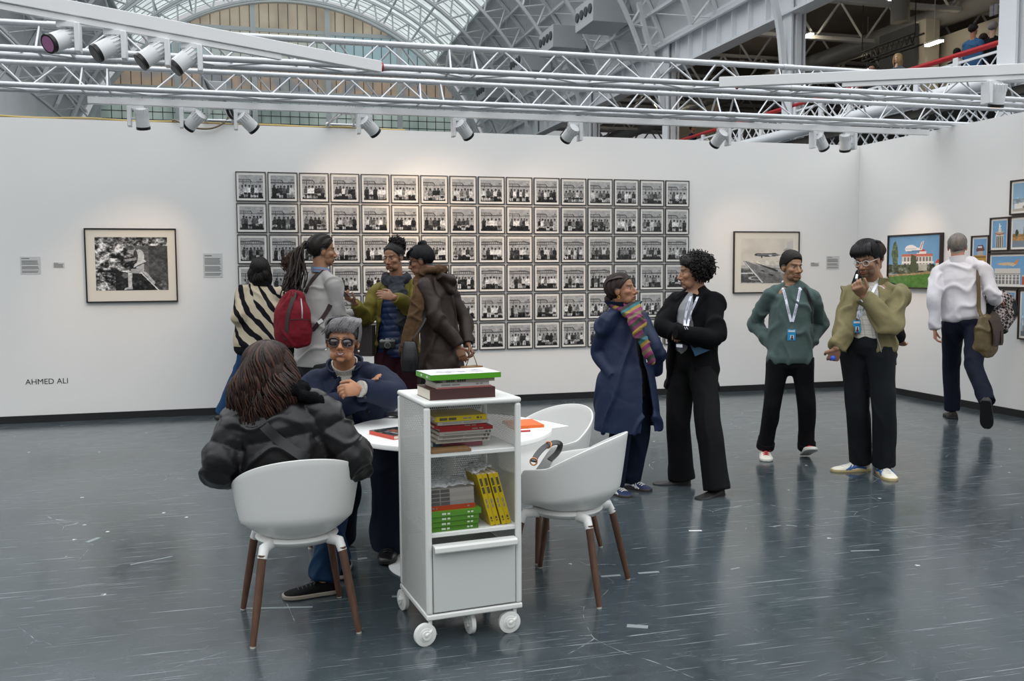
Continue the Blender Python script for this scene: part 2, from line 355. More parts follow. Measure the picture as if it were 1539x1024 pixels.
MDR = mat('dark_gallery_roof', '#7d756d', .85); MTG = mat('gallery_truss_grey', '#d2d1cf', .6); MGF = mat('gallery_floor', '#57534f', .8)
tag(MB().span((GXX-.15, 10, 4.98), (36, Y1, 5.15)).build('trim_8', MGF), kind='structure'); tag(MB().span((GXX+.35, 10, 10.7), (36, Y1, 10.9)).build('trim_9', MDR), kind='structure'); tag(MB().span((33, 10, 5.15), (33.2, Y1, 10.7)).build('trim_10', MDR), kind='structure'); tag(MB().span((18, 10, 0), (18.2, Y1, 4.98)).build('trim_11', mat('dim_ground_storey', '#45423f', .85)), kind='structure')
gt = tag(empty('trim_12', (24, 40, 9)), kind='structure'); GTO = A(24, 40, 9)
for y in np.arange(16.1, Y1, 4.1):
    m = MB(); m.box((24, y, 9.25), (17, .22, .12)); m.box((24, y, 10.5), (17, .16, .12)); xs = np.arange(15.6, 33, .95)
    for j, x in enumerate(xs[:-1]): m.tube([(x, y, 9.25 if j % 2 else 10.5), (xs[j+1], y, 10.5 if j % 2 else 9.25)], .05, 4)
    m.build('roof_truss', MTG, gt, GTO, smooth=0)
tag(MB().tube([(21, 12, 9.35), (21, Y1, 9.35)], .34, 20).build('trim_13', mat('grey_round_duct', '#7d7c7a', .5)), kind='structure')
tag(MB().tube([(GXX-.28, 12, 5.33), (GXX-.28, Y1, 5.33)], .15, 16).build('trim_14', MCN), kind='structure')
MRD = mat('red_handrail', '#b5161d', .45)
def lattice(m, y0, y1, z0, z1, step, w, x):
    for sg in (1, -1):
        k = (z1-z0)/.9*1.0; span = (z1-z0)/1.0
        for s in np.arange(y0-span, y1+span, step):
            a, b = (s, z0), (s+sg*span, z1); pa_, pb_ = np.array(a), np.array(b)
            for lim, side in ((y0, -1), (y1, 1)):
                for P_, Q_ in ((pa_, pb_), (pb_, pa_)):
                    if (P_[0]-lim)*side > 0 and abs(Q_[0]-P_[0]) > 1e-6: t = (lim-P_[0])/(Q_[0]-P_[0]); P_ += (Q_-P_)*t
            if min(pa_[0], pb_[0]) >= y0-1e-6 and max(pa_[0], pb_[0]) <= y1+1e-6 and np.linalg.norm(pa_-pb_) > .05: m.tube([(x, pa_[0], pa_[1]), (x, pb_[0], pb_[1])], np.array([w, .012]), 4, side=(0, 1, 0), phase=.78)
for i in range(len(CY)-1):
    ya, yb = CY[i]+.28, CY[i+1]-.28; o = A(GXX, (ya+yb)/2, 5.15); root = empty('balustrade', o, 0, f'white lattice balustrade with red handrail along the gallery, {ORDB[i]} bay from the right' if False else ['white lattice balustrade with red handrail in the gallery bay nearest the right edge', 'white lattice balustrade with red handrail left of the wide gallery column', 'white lattice balustrade with red handrail above the right end of the booth wall', 'distant lattice balustrade left of the second gallery column', 'farthest lattice balustrade by the end of the hall'][i], 'balustrade', 'gallery balustrades')
    MB().tube([(GXX, ya-.2, 6.15), (GXX, yb+.2, 6.15)], np.array([.065, .05]), 12, side=(1, 0, 0)).build('handrail', MRD, root, o)
    n = 6; m = MB(); st_ = (yb-ya)/n; m.box((GXX, (ya+yb)/2, 5.98), (.05, yb-ya, .05)); m.box((GXX, (ya+yb)/2, 5.24), (.05, yb-ya, .05))
    for j in range(n): lattice(m, ya+j*st_+.08, ya+(j+1)*st_-.08, 5.26, 5.96, .46, .034, GXX)
    m.build('lattice', MCN, root, o, smooth=0)
    for j in range(n+1): MB().box((GXX, ya+j*st_, 5.62), (.10, .15, .96)).build('post', MCN, root, o, bevel=.01)
    m = MB(); m.box((GXX-.02, (ya+yb)/2, 5.12), (.06, yb-ya, .07)); m.box((GXX-.02, (ya+yb)/2, 4.28), (.06, yb-ya, .07)); lattice(m, ya, yb, 4.3, 5.1, .40, .036, GXX-.02); m.build('fascia_lattice', MCN, root, o, smooth=0)
# stands, lamps and signs on the gallery
MBG = mat('beige_stand_wall', '#a39f95', .8); MDG = mat('dark_grey_stand_wall', '#3c3e41', .8)
def standwall(x, ua, ub, va, name_m, label, th=.12):
    p, q = onx(ua, va, x), onx(ub, va, x); y0, y1 = min(p[1], q[1]), max(p[1], q[1]); o = A(x, (y0+y1)/2, 5.15); r = MB().span((x, y0, 5.15), (x+th, y1, max(p[2], q[2]))).build('stand_wall', name_m, None, o); r.location = o; tag(r, label, 'stand wall', 'stand walls on the gallery')
standwall(20.0, 1322, 1375, 55, MDG, 'dark grey stand wall on the gallery behind the blonde visitor'); standwall(20.2, 1377, 1392, 33, MBG, 'narrow beige stand wall on the gallery beside the dark grey one', .5); standwall(21.0, 1394, 1504, 62, MBG, 'long beige stand wall on the gallery behind the two talking men'); standwall(18.2, 1506, 1524, 1, MBG, 'tall beige stand wall on the gallery next to the right-hand column'); standwall(19.5, 1006, 1075, 180, mat('beige_warm_light_tint', '#b5a286', .8), 'beige gallery stand wall with painted warm light, above the end of the booth wall')  # last wall: warm light falling on the beige is put into its colour
MLP = mat('lit_strip_lamp', '#fff0d2', .5, emit=110); 
for (u, v, x, du, lab) in ((1338, 1, 18.5, 22, 'strip lamp under the gallery roof at the top edge'), (1211, 54, 18, 26, 'strip lamp beside the wide gallery column'), (1404, 64, 19.5, 26, 'strip lamp above the beige stand wall'), (1112, 94, 19, 14, 'strip lamp under the gallery roof left of the wide column'), (985, 152, 20, 14, 'strip lamp deep in the gallery, seen between the trusses'), (1303, 105, 22, 9, 'small far strip lamp behind the seated bald visitor')):
    c = onx(u, v, x); w = du*dep(c)/FPX*1.3; r = empty('strip_lamp', c, 0, lab, 'lamp', 'strip lamps in the gallery'); MB().box((0, 0, .03), (.16, w, .05)).build('housing', MTG, r); MB().box((0, 0, -.02), (.12, w*.97, .05)).build('tube', MLP, r); MB().cyl((0, 0, .05), (0, 0, 10.7-c[2]), .01, 6).build('suspension', MTG, r)
c = onx(1353, 16, 18.5); m = MB(); m.cyl((0, 0, -.35), (0, 0, .35), .26, 20); m.cyl((0, 0, .35), (0, 0, 10.7-c[2]), .02, 8); o = m.build('loudspeaker', mat('off_white_speaker', '#8f8a82', .6)); o.location = c; tag(o, 'pale cylindrical loudspeaker hanging under the gallery roof', 'loudspeaker')
p = onx(1494, 15, 18.19); r = empty('hanging_sign', p, 0, 'white sign panel fixed on the gallery beside the tall beige wall', 'sign'); MB().box((0, 0, 0), (.03, .27, .27)).build('panel', mat('sign_white', '#c9c4c4', .6), r); MB().box((-.017, .0, -.0), (.004, .018, .27)).build('violet_edge', mat('violet', '#5b4fa0', .6), r); MB().span((.0, -.45, .08), (.02, -.13, .11)).build('bracket', MTG, r); m = MB(); m.box((-.018, .05, .07), (.004, .10, .035)); m.box((-.018, .05, -.06), (.004, .12, .02)); m.build('sign_print', MTG, r)
m = MB(); a, b = onx(1296, 66, 18.8), onx(1376, 24, 18.8); a = A(18.8, a[1], 8.05); b = A(18.8, b[1], 8.05)
for dz, dx in ((0, 0), (.3, 0), (0, .3), (.3, .3)): m.tube([a+A(dx, 0, dz), b+A(dx, 0, dz)], .03, 6)
ys = np.linspace(a[1], b[1], 22); [m.tube([(18.8, ys[j], 8.05+.3*(j % 2)), (18.8, ys[j+1], 8.35-.3*(j % 2))], .02, 5) for j in range(21)]; m.tube([a+A(0, 0, .3), a+A(0, 0, 2.65)], .015, 6); m.tube([b+A(0, 0, .3), b+A(0, 0, 2.65)], .015, 6)
tag(m.build('black_truss', mat('black_truss_paint', '#121212', .6), smooth=0), 'black lighting truss hanging on the gallery above the dark grey stand wall', 'truss')
# ================================================================== lighting rig over the booth
MAL = mat('brushed_aluminium', '#c2c4c7', .36, metal=.5, var=.06, vscale=30); MTK = mat('white_track', '#ececec', .5); MSP = mat('white_spotlight', '#e6e7e8', .4); MRM = mat('black_lens_rim', '#0d0d0e', .4)
def truss(name, y, z, x0, x1, label, joints_, ph=0.0, bay=.49, h=.205, d=.24):
    o = A((x0+x1)/2, y, z); root = empty(name, o, 0, label, 'truss'); fr, re, tp = (y, z), (y+d, z), (y+d/2, z+h); R = .0245
    for (yy, zz) in (fr, re, tp): MB().tube([(x0, yy, zz), (x1, yy, zz)], R, 16).build('chord', MAL, root, o, smooth=60)
    lo, hi = x0, x1; xs = np.arange(lo+ph, hi-bay, bay); n = 0; fa = {}
    for q, (yy, zz) in enumerate((fr, re)):
        for x in xs:
            xo = x+(.13 if q else 0)
            if any(abs(x+bay/2-j) < bay*.45 for j in joints_): continue
            for sg in (0, 1):
                a, b = (A(xo+.03, yy, zz), A(xo+bay/2-.015, *tp)) if sg == 0 else (A(xo+bay/2+.015, *tp), A(xo+bay-.03, yy, zz)); key = (q, sg)
                if key not in fa: fa[key] = (MB().tube([a-A(xo, 0, 0), b-A(xo, 0, 0)], .0085, 8).mesh('brace', A(0, o[1], o[2]), 60))
                ob = link('brace', fa[key], [] if fa[key].materials else MAL, root); ob.location = (xo-o[0], 0, 0)
    m = MB()
    for i, x in enumerate(xs): a, b = (fr, re) if i % 2 else (re, fr); m.tube([(x+.02, *a), (x+bay-.02, *b)], .0085, 8)
    m.build('bottom_lacing', MAL, root, o, smooth=60)
    for j in joints_:
        m = MB()
        for dx in (-.11, .11):
            for (yy, zz) in (fr, re): m.tube([(j+dx, yy, zz), (j+dx*.9, *tp)], .0095, 8)
            m.tube([(j+dx, *fr), (j+dx, *re)], .0095, 8)
        for (yy, zz) in (fr, re, tp): m.tube([(j-.05, yy, zz), (j+.05, yy, zz)], .0275, 14)
        m.build('coupler', MAL, root, o, smooth=60)
    return root
def xat(u, v, y): return float(ony(u, v, y)[0])
truss('lighting_truss', 7.50, 3.121, -5.2, 9.6, 'upper aluminium lighting truss, nearer one, crossing the whole picture above the booth', [xat(78, 60, 7.5), xat(698, 90, 7.5), xat(1195, 120, 7.5)], .12)
truss('lighting_truss', 8.90, 3.118, -6.0, 9.60, 'lower aluminium lighting truss just above the white booth wall', [xat(140, 118, 8.9), xat(650, 140, 8.9), xat(1098, 162, 8.9)], .3)
def beam(name, a, b, w, h, m, label, cat, extra=None):
    a, b = A(*a), A(*b); d = nrm(b-a); s = np.cross(d, A(0, 0, 1)); s = nrm(s); R = np.stack([d, s, np.cross(s, d)], 1); o = (a+b)/2; root = empty(name, o, 0, label, cat); MB().box((0, 0, 0), (np.linalg.norm(b-a), w, h), R).build('profile', m, root, bevel=.004)
    if extra: MB().box(R@A(extra[0], 0, -h/2-.02), (extra[1], .036, .036), R).build('track', MTK, root)
    return root
RA0, RA1 = A(-2.2, 5.54, 3.105), A(1.0, 7.43, 3.105)
beam('lighting_rail', RA0, RA1, .06, .085, MTK, 'white lighting rail slanting down from the top left corner to the upper truss', 'rail', (-.30, 2.55))
beam('lighting_rail', (3.90, 7.43, 3.12), (7.3, 5.72, 3.12), .06, .085, MTK, 'white lighting rail slanting up from the upper truss to the right edge', 'rail', (.3, 2.4))
beam('lighting_rail', (-1.35, 9.16, 3.055), (7.42, 9.16, 3.055), .05, .062, MTK, 'long white lighting rail under the lower truss, carrying the spotlights', 'rail')
MLN = mat('spot_lens', '#b06a9a', .12, coat=.5); MWL = mat('warm_lamp_glow', '#ffd9a8', .4, emit=4)
def spotlight(p, aim, label, side=1, k=1.18, light=None, lens=False):
    """p: top of the adapter on the rail, aim: direction of the beam"""
    p = A(*p); a = nrm(aim); root = empty('spotlight', p, 0, label, 'spotlight', 'white spotlights on the lighting rails'); sd = A(side, 0, 0)
    MB().box((0, 0, -.015*k), (.10*k, .034*k, .03*k)).build('adapter', MSP, root, bevel=.003); MB().box(A(-.055*side*k, 0, -.085*k), (.028*k, .085*k, .15*k)).build('driver_box', MSP, root, bevel=.004)
    c = A(.035*side, 0, -.10)*k; x = nrm(np.cross(a, A(.3, .9, .2))); h = MB(); t = [-.080, -.076, -.03, .055, .058]; h.tube([c+a*q*k for q in t], np.array([.034, .046, .050, .050, .050])*k, 24); ho = h.build('head', MSP, root, smooth=50)
    f = MB(); [f.box(c+a*-.055*k+(x*math.cos(g)+np.cross(a, x)*math.sin(g))*.047*k, (.005*k, .012*k, .05*k), np.stack([np.cross(a, x)*math.cos(g)-x*math.sin(g), x*math.cos(g)+np.cross(a, x)*math.sin(g), a], 1)) for g in np.linspace(0, 6.28, 17)[:-1]]; f.build('cooling_fins', MSP, ho)
    r = MB(); r.tube([c+a*.056*k, c+a*.078*k], .052*k, 24); r.build('rim', MRM, root, smooth=50); l = MB(); l.tube([c+a*.0775*k, c+a*.0795*k], .041*k, 24); l.build('lens', MLN if lens else (MWL if light else MRM), root)
    MB().cyl(A(-.04*side, 0, -.10)*k, c, .009*k, 10).build('bracket', MSP, root)
    if light:
        ld = bpy.data.lights.new('spot_lamp', 'SPOT'); ld.energy = light[1]; ld.color = (1, .72, .48); ld.spot_size = math.radians(light[2]); ld.spot_blend = 1.0; ld.shadow_soft_size = .06; lo = bpy.data.objects.new('spot_lamp', ld); COL.objects.link(lo); lo.parent = root; q = p+c+a*.085*k; lo.location = c+a*.085*k; lo.rotation_euler = Vector(A(*light[0])-q).to_track_quat('-Z', 'Y').to_euler()
    return root
def onrailA(u): 
    best = min(np.linspace(0, 1, 400), key=lambda t: abs(u-(IW/2+FPX*((RA0+(RA1-RA0)*t-CAM)@RT)/((RA0+(RA1-RA0)*t-CAM)@FW)))); return RA0+(RA1-RA0)*best-A(0, 0, .08)
for i, (u, aim, lab) in enumerate(((100, (-.62, -.62, -.42), 'first spotlight from the left on the slanting rail, showing a magenta lens'), (170, (-.75, -.35, -.52), 'second spotlight from the left on the slanting rail'), (234, (-.72, -.25, -.60), 'third spotlight from the left on the slanting rail'), (284, (-.70, -.2, -.66), 'fourth spotlight from the left on the slanting rail'))):
    spotlight(onrailA(u), aim, lab, -1, 1.12, None, i == 0)
def onB(u): p = ony(u, 165, 9.16); return A(p[0], 9.16, 3.025)
spotlight(onB(206), (.05, .35, -.94), 'spotlight pointing straight down under the left end of the lower truss', 1)
spotlight(onB(284), (-.62, .45, -.62), 'spotlight turned left under the lower truss, beside the cable loop', 1, light=((-1.2, YW, 1.5), 106, 52))
spotlight(onB(365), (.66, .40, -.60), 'spotlight turned right under the lower truss, near the cable loop', 1, light=((1.6, YW, 1.95), 140, 71))
spotlight(onB(549), (.66, .42, -.60), 'spotlight turned right under the lower truss, right of the small truss bracket', 1, light=((2.2, YW, 1.9), 140, 71))
spotlight(onB(691), (.60, .45, -.62), 'spotlight turned right under the middle of the lower truss', 1, light=((3.8, YW, 1.8), 106, 69))
spotlight(onB(862), (-.3, .72, -.6), 'spotlight seen from its box side under the lower truss, above the portrait grid', -1)
spotlight(onB(1086), (-.2, .72, -.6), 'spotlight turned away under the lower truss, above the plane picture', -1, light=((6.2, YW, 1.6), 98, 50))
spotlight(onB(1230), (.62, .3, -.66), 'spotlight turned right under the right end of the lower truss', 1, light=((7.5, 9.45, 1.55), 90, 50))
spotlight(onB(1276), (.25, .35, -.88), 'last spotlight under the right end of the lower truss, above the corner', -1)
q = min(np.linspace(0, 1, 300), key=lambda t: abs(1494-(IW/2+FPX*((A(3.9, 7.43, 3.12)*(1-t)+A(7.3, 5.72, 3.12)*t-CAM)@RT)/((A(3.9, 7.43, 3.12)*(1-t)+A(7.3, 5.72, 3.12)*t-CAM)@FW)))); spotlight(A(3.9, 7.43, 3.12)*(1-q)+A(7.3, 5.72, 3.12)*q-A(0, 0, .08), (.05, .25, -.95), 'spotlight pointing down from the right-hand slanting rail', 1, light=((7.5, 7.9, 1.5), 65, 63))
# brackets that stand the lower truss on the wall, cables
def bracket(u, label):
    x = float(ony(u, 180, YW-.02)[0]); o = A(x, YW+.05, HW); root = empty('truss_bracket', o, 0, label, 'bracket'); m = MB(); b0, b1 = A(x-.14, YW-.03, HW+.035), A(x+.14, YW-.03, HW+.035)
    m.tube([b0, b1], .012, 8); t = A(x, 9.16, 3.14)
    for p in (b0, b1): [m.tube([p, t+A(dx, 0, 0)], .010, 8) for dx in (-.05, .05)]
    m.tube([b0*.5+t*.5, b1*.5+t*.5], .008, 8); m.build('struts', MAL, root, o, smooth=60); m = MB(); [m.ell(p+A(0, 0, -.004), .026) for p in (b0, b1)]; m.build('clamp', MAL, root, o); m = MB(); [m.ell(p+A(0, -.02, .004), .010) for p in (b0, b1)]; m.build('red_cap', mat('red_plastic', '#a52a2e', .5), root, o)
bracket(512, 'small tubular bracket with red caps standing on the wall, left of centre'); bracket(330, 'small tubular bracket on the wall beside the cable loop, at the junction box')
m = MB(); xs = np.linspace(-6.5, 1.7, 60); rg = random.Random(3); m.tube([(x, YW+.02+.012*math.sin(x*5), HW+.009+.005*(1+math.sin(x*7))) for x in xs], .008, 8); tag(m.build('power_cable', mat('yellow_cable', '#b9a262', .6), smooth=180), 'yellow cable lying along the top of the white wall', 'cable')
m = MB(); m.tube([(x, YW+.06+.012*math.cos(x*4), HW+.010+.004*(1+math.cos(x*6))) for x in xs], .009, 8); m.tube(catmull([(-.75, YW+.05, HW+.02), (-.72, YW-.03, HW+.02), (-.55, YW-.05, HW-.05), (-.35, YW-.05, HW-.05), (-.2, YW-.03, HW+.05), (-.18, YW-.05, HW+.2)], 6), .010, 8); tag(m.build('power_cable', mat('brown_cable', '#6d5f4c', .6), smooth=180), 'brown cable on top of the wall hanging down in a loop', 'cable')
p = ony(327, 140, 9.3); m = MB(); m.box(p, (.16, .1, .2)); o = m.build('junction_box', mat('grey_plastic_box', '#a4a6a6', .5), bevel=.006); tag(o, 'grey junction box in the lower truss above the cable loop', 'junction box')
m = MB(); m.tube(catmull([ony(308, 118, 9.25), ony(314, 133, 9.22), ony(322, 137, 9.2), ony(334, 142, 9.2), ony(344, 172, 9.2), ony(352, 177, 9.3), ony(345, 160, 9.3)], 6), .014, 8); tag(m.build('power_cable', mat('black_cable', '#16161a', .5), smooth=180), 'black cable coiled around the junction box in the lower truss', 'cable')
m = MB(); m.tube(catmull([ony(318, 138, 9.19), ony(325, 137, 9.17), ony(331, 141, 9.19)], 4), .016, 8); tag(m.build('plug', mat('red_plug', '#b3202a', .45)), 'red plug on the black cable by the junction box', 'plug')
for u, lab in ((575, 'red cable tie at the end of the left slanting rail'), (1108, 'red cable tie at the start of the right slanting rail')):
    p = ony(u, 128 if u > 900 else 100, 7.5); m = MB(); m.tube([A(p[0], 7.5+.030*math.cos(t), 3.121+.030*math.sin(t)) for t in np.linspace(0, 6.28, 18)], .006, 6); tag(m.build('cable_tie', mat('red_tape', '#b01c28', .5)), lab, 'cable tie')
# ================================================================== pictures on the walls
MPR = mat('photographic_print', '#888888', .28, attr=True, coat=.25)
MFB = mat('black_picture_frame', '#1b1a1b', .4); MFG = mat('dark_grey_metal_frame', '#3a3838', .38, metal=.3)
MFW = mat('dark_brown_picture_frame', '#2c1d19', .45); MMT = mat('white_mat_board', '#e6e4df', .6); MMC = mat('cream_mat_board', '#dcd6c9', .6)
class Canvas:
    def __init__(s, w, h, c=.6):
        s.w, s.h = w, h; s.p = np.zeros((h, w, 3))+np.array(lin_id(c))
        y, x = np.mgrid[0:h, 0:w]; s.x = (x+.5)/w; s.y = (y+.5)/h; s.asp = w/h
    def put(s, msk, c, a=1.0):
        c = np.array(lin_id(c)); s.p[msk] = s.p[msk]*(1-a)+c*a; return s
    def rect(s, x0, y0, x1, y1, c, a=1): return s.put((s.x >= x0)&(s.x <= x1)&(s.y >= y0)&(s.y <= y1), c, a)
    def ell(s, cx, cy, rx, ry, c, a=1): return s.put(((s.x-cx)/rx)**2+((s.y-cy)/ry)**2 <= 1, c, a)
    def poly(s, P, c, a=1):
        ins = np.zeros_like(s.x, bool); n = len(P)
        for i in range(n):
            (x1, y1), (x2, y2) = P[i], P[(i+1) % n]
            if y1 == y2: continue
            k = ((y1 > s.y) != (y2 > s.y))&(s.x < (x2-x1)*(s.y-y1)/(y2-y1)+x1); ins ^= k
        return s.put(ins, c, a)
    def line(s, x0, y0, x1, y1, t, c, a=1):
        px, py = (s.x-x0)*s.asp, s.y-y0; dx, dy = (x1-x0)*s.asp, y1-y0
        q = np.clip((px*dx+py*dy)/max(1e-9, dx*dx+dy*dy), 0, 1); return s.put(np.hypot(px-q*dx, py-q*dy) <= t/2, c, a)
    def noise(s, seed, freq, amp, msk=None, oct_=3):
        r = np.random.default_rng(seed); N = np.zeros((s.h, s.w))
        for o in range(oct_):
            f = int(freq*2**o)+2; g = r.random((f+2, f+2)); X = s.x*f; Y = s.y*f; xi = X.astype(int); yi = Y.astype(int); u = X-xi; v = Y-yi
            N += (g[yi, xi]*(1-u)*(1-v)+g[yi, xi+1]*u*(1-v)+g[yi+1, xi]*(1-u)*v+g[yi+1, xi+1]*u*v-.5)/(1.4**o)
        if msk is None: s.p += (N*amp)[..., None]
        else: s.p[msk] += (N*amp)[msk][:, None]
        return s
    def mesh(s, name, o, rv, uv, w, h):
        """flat print: o = its top-left corner, rv/uv unit right and up vectors"""
        gx = np.linspace(0, w, s.w+1); gy = np.linspace(0, -h, s.h+1)
        G = np.asarray(o, float)+gx[None, :, None]*np.asarray(rv, float)+gy[:, None, None]*np.asarray(uv, float)
        mb = MB(); mb.grid(G); me = bpy.data.meshes.new(name); me.from_pydata(mb.v[0].tolist(), [], [q[::-1] for q in mb.f])
        c = np.clip(s.p, 0.012, .97).reshape(-1, 3); c = np.where(c <= .04045, c/12.92, ((c+.055)/1.055)**2.4)
        a = me.attributes.new('Col', 'FLOAT_COLOR', 'FACE'); a.data.foreach_set('color', np.hstack([c, np.ones((len(c), 1))]).ravel()); return me
def lin_id(c):
    if isinstance(c, str): c = c.lstrip('#'); return [int(c[i:i+2], 16)/255 for i in (0, 2, 4)]
    return c if np.ndim(c) else [c]*3
def picture(name, ctr, rv, nv, w, h, fw, dp, fm, canvas, mg=None, mm=None, label='', cat='picture', group=None):
    """framed picture: ctr = centre of its back on the wall, rv = right, nv = out of the wall; mg = mat margins l, r, t, b"""
    root = empty(name, ctr, 0, label, cat, group); rv = A(*rv); nv = A(*nv); uv = A(0, 0, 1)
    R = np.stack([rv, uv, nv], 1); f = MB()
    f.box(R@A(0, h/2-fw/2, dp/2), (w, fw, dp), R); f.box(R@A(0, -h/2+fw/2, dp/2), (w, fw, dp), R)
    for sg in (-1, 1): f.box(R@A(sg*(w/2-fw/2), 0, dp/2), (fw, h-2*fw-.0004, dp), R)
    f.build('frame', fm, root, bevel=.0015)
    iw, ih = w-2*fw, h-2*fw; z = dp*.62
    if mg:
        MB().box(R@A(0, 0, z/2), (iw-.001, ih-.001, z), R).build('mat_board', mm, root); z += .0012
        l, r_, t, b = mg
    else:
        MB().box(R@A(0, 0, z/2), (iw-.001, ih-.001, z), R).build('backing_board', MMT, root); z += .0012; l = r_ = t = b = 0.001
    me = canvas.mesh('print', R@A(-iw/2+l, ih/2-t, z), rv, uv, iw-l-r_, ih-t-b); link('print', me, MPR, root)
    return root
def portrait(seed, kind):
    r = np.random.default_rng(seed); c = Canvas(44, 44, .66); c.noise(seed, 9, .10)
    y0 = r.uniform(-.015, .02)+.02; c.p *= 1.0
    if kind == 0:
        c.rect(0, .15+y0, .42, .18+y0, .30); c.rect(0, .27+y0, 1, .305+y0, .24); c.poly([(.40, .15+y0), (.46, .15+y0), (.56, .28+y0), (.5, .28+y0)], .3)
        for k in range(6): c.rect(.02+.075*k, .18+y0, .045+.075*k, .28+y0, .38)
        c.rect(.72, .22+y0, 1, .28+y0, .45, .7); c.ell(.9, .165+y0, .05, .022, .25)
    else:
        c.poly([(0, .13+y0), (.75, .10+y0), (1, .17+y0), (1, .23+y0), (.72, .16+y0), (0, .19+y0)], .33); c.poly([(0, .24+y0), (1, .24+y0), (1, .28+y0), (0, .29+y0)], .33)
        for k in range(11): c.rect(.03+.09*k, .14+y0, .055+.09*k, .26+y0, .36)
    for k in (.17, .48, .8): c.rect(k, .3+y0, k+.025, .38+y0, .42)
    c.rect(0, .90, 1, 1, .20); c.noise(seed+9, 14, .14, (c.y > .86))
    n = int(r.integers(5, 7)); xs = np.linspace(.15, .87, n)+r.uniform(-.018, .018, n)
    for x in xs:
        d = r.uniform(-.02, .02); sh = r.choice([.12, .2, .32, .45, .62, .8, .88]); lg = r.choice([.06, .1, .14, .5, .75]); wd = .43/n+.02
        c.ell(x, .62+d, wd, .12, sh); c.rect(x-wd, .62+d, x+wd, .80, sh); c.rect(x-wd*.9, .76, x+wd*.9, .965, lg)
        c.ell(x, .80+d, wd*.9, .05, r.choice([.1, .2, .7])); c.rect(x-.012, .8, x+.012, .96, .05)
        c.ell(x, .485+d, .04, .06, .22); c.ell(x+.006, .505+d, .028, .037, r.choice([.35, .45, .3])); c.ell(x, .452+d, .043, .03, .07)
    c.rect(0, .965, 1, 1, .09); c.noise(seed+5, 22, .34, (c.y > .55), 1); return c
# 16 x 6 grid of small portraits
GX0, GP, GZT, GQ, GW = -.1421, .33134, 2.6092, .33376, .3113
ORD = ['first', 'second', 'third', 'fourth', 'fifth', 'sixth', 'seventh', 'eighth', 'ninth', 'tenth', 'eleventh', 'twelfth', 'thirteenth', 'fourteenth', 'fifteenth', 'sixteenth']
proto = None
for r_ in range(6):
    for c_ in range(16):
        ctr = (GX0+(c_+.5)*GP, YW, GZT-(r_+.5)*GQ); cv = portrait(1000+r_*50+c_, 1 if (r_ == 2 or (r_ == 3 and 2 < c_ < 13)) else 0)
        if proto is None:
            proto = p = picture('framed_photograph', ctr, (1, 0, 0), (0, -1, 0), GW, GW+.0024, .008, .022, MFG, cv, (.022, .022, .027, .022), MMT, cat='picture')
        else:
            p = proto.copy(); COL.objects.link(p); p.location = ctr
            for ch in proto.children:
                k = ch.copy(); COL.objects.link(k); k.parent = p
                if ch.name.startswith('print'):
                    iw = GW-.016; ih = GW+.0024-.016; k.data = cv.mesh('print', A(-iw/2+.022, -.022*.62-.0012, ih/2-.027), (1, 0, 0), (0, 0, 1), iw-.044, ih-.049); k.data.materials.append(MPR)
        tag(p, f'group portrait in the wall grid, {ORD[r_]} row from the top, {ORD[c_]} column from left', 'picture', 'group portraits in the wall grid')
# big black-and-white picture on the left
c = Canvas(150, 118, .42); c.noise(3, 10, 1.1, None, 5); c.noise(4, 40, .5, None, 2)
c.poly([(.56, .16), (1, .16), (1, 1), (.56, 1)], .27); c.rect(.56, .16, .73, .85, .36); c.noise(6, 8, .08, (c.x > .56)&(c.y > .16)); c.rect(0, 0, 1, .12, .33, .6); c.noise(8, 34, .7, (c.y < .13), 2)
c.poly([(.27, .62), (.42, .66), (.62, .64), (.80, .86), (.86, 1), (.27, 1)], .13); c.noise(11, 26, .35, (c.y > .82), 2)
c.ell(.50, .22, .055, .075, .62); c.ell(.485, .20, .06, .045, .30); c.ell(.60, .36, .075, .13, .80); c.ell(.555, .36, .03, .12, .24); c.ell(.615, .56, .055, .13, .74)
c.poly([(.54, .5), (.68, .42), (.70, .47), (.52, .57)], .82); c.line(.2, .38, .47, .41, .022, .16); c.poly([(.40, .42), (.56, .38), (.57, .43), (.42, .46)], .6); c.line(.56, .55, .70, .47, .016, .14)
c.poly([(.48, .6), (.64, .58), (.66, .68), (.50, .68)], .66); c.poly([(.44, .66), (.50, .66), (.49, .96), (.44, .96)], .78); c.poly([(.40, .95), (.50, .93), (.50, .98), (.38, .99)], .7)
c.poly([(.62, .62), (.70, .66), (.82, .86), (.80, .90)], .74); c.line(.62, .66, .86, 1, .02, .85); c.ell(.40, .72, .04, .05, .4); c.noise(15, 30, .16)
picture('framed_photograph', (-1.195, YW, 1.606), (1, 0, 0), (0, -1, 0), .893, .768, .013, .03, MFB, c, (.086, .078, .079, .112), MMC,
        'large black-framed monochrome picture of a crouching climber on rock, left of the portrait grid', 'picture')
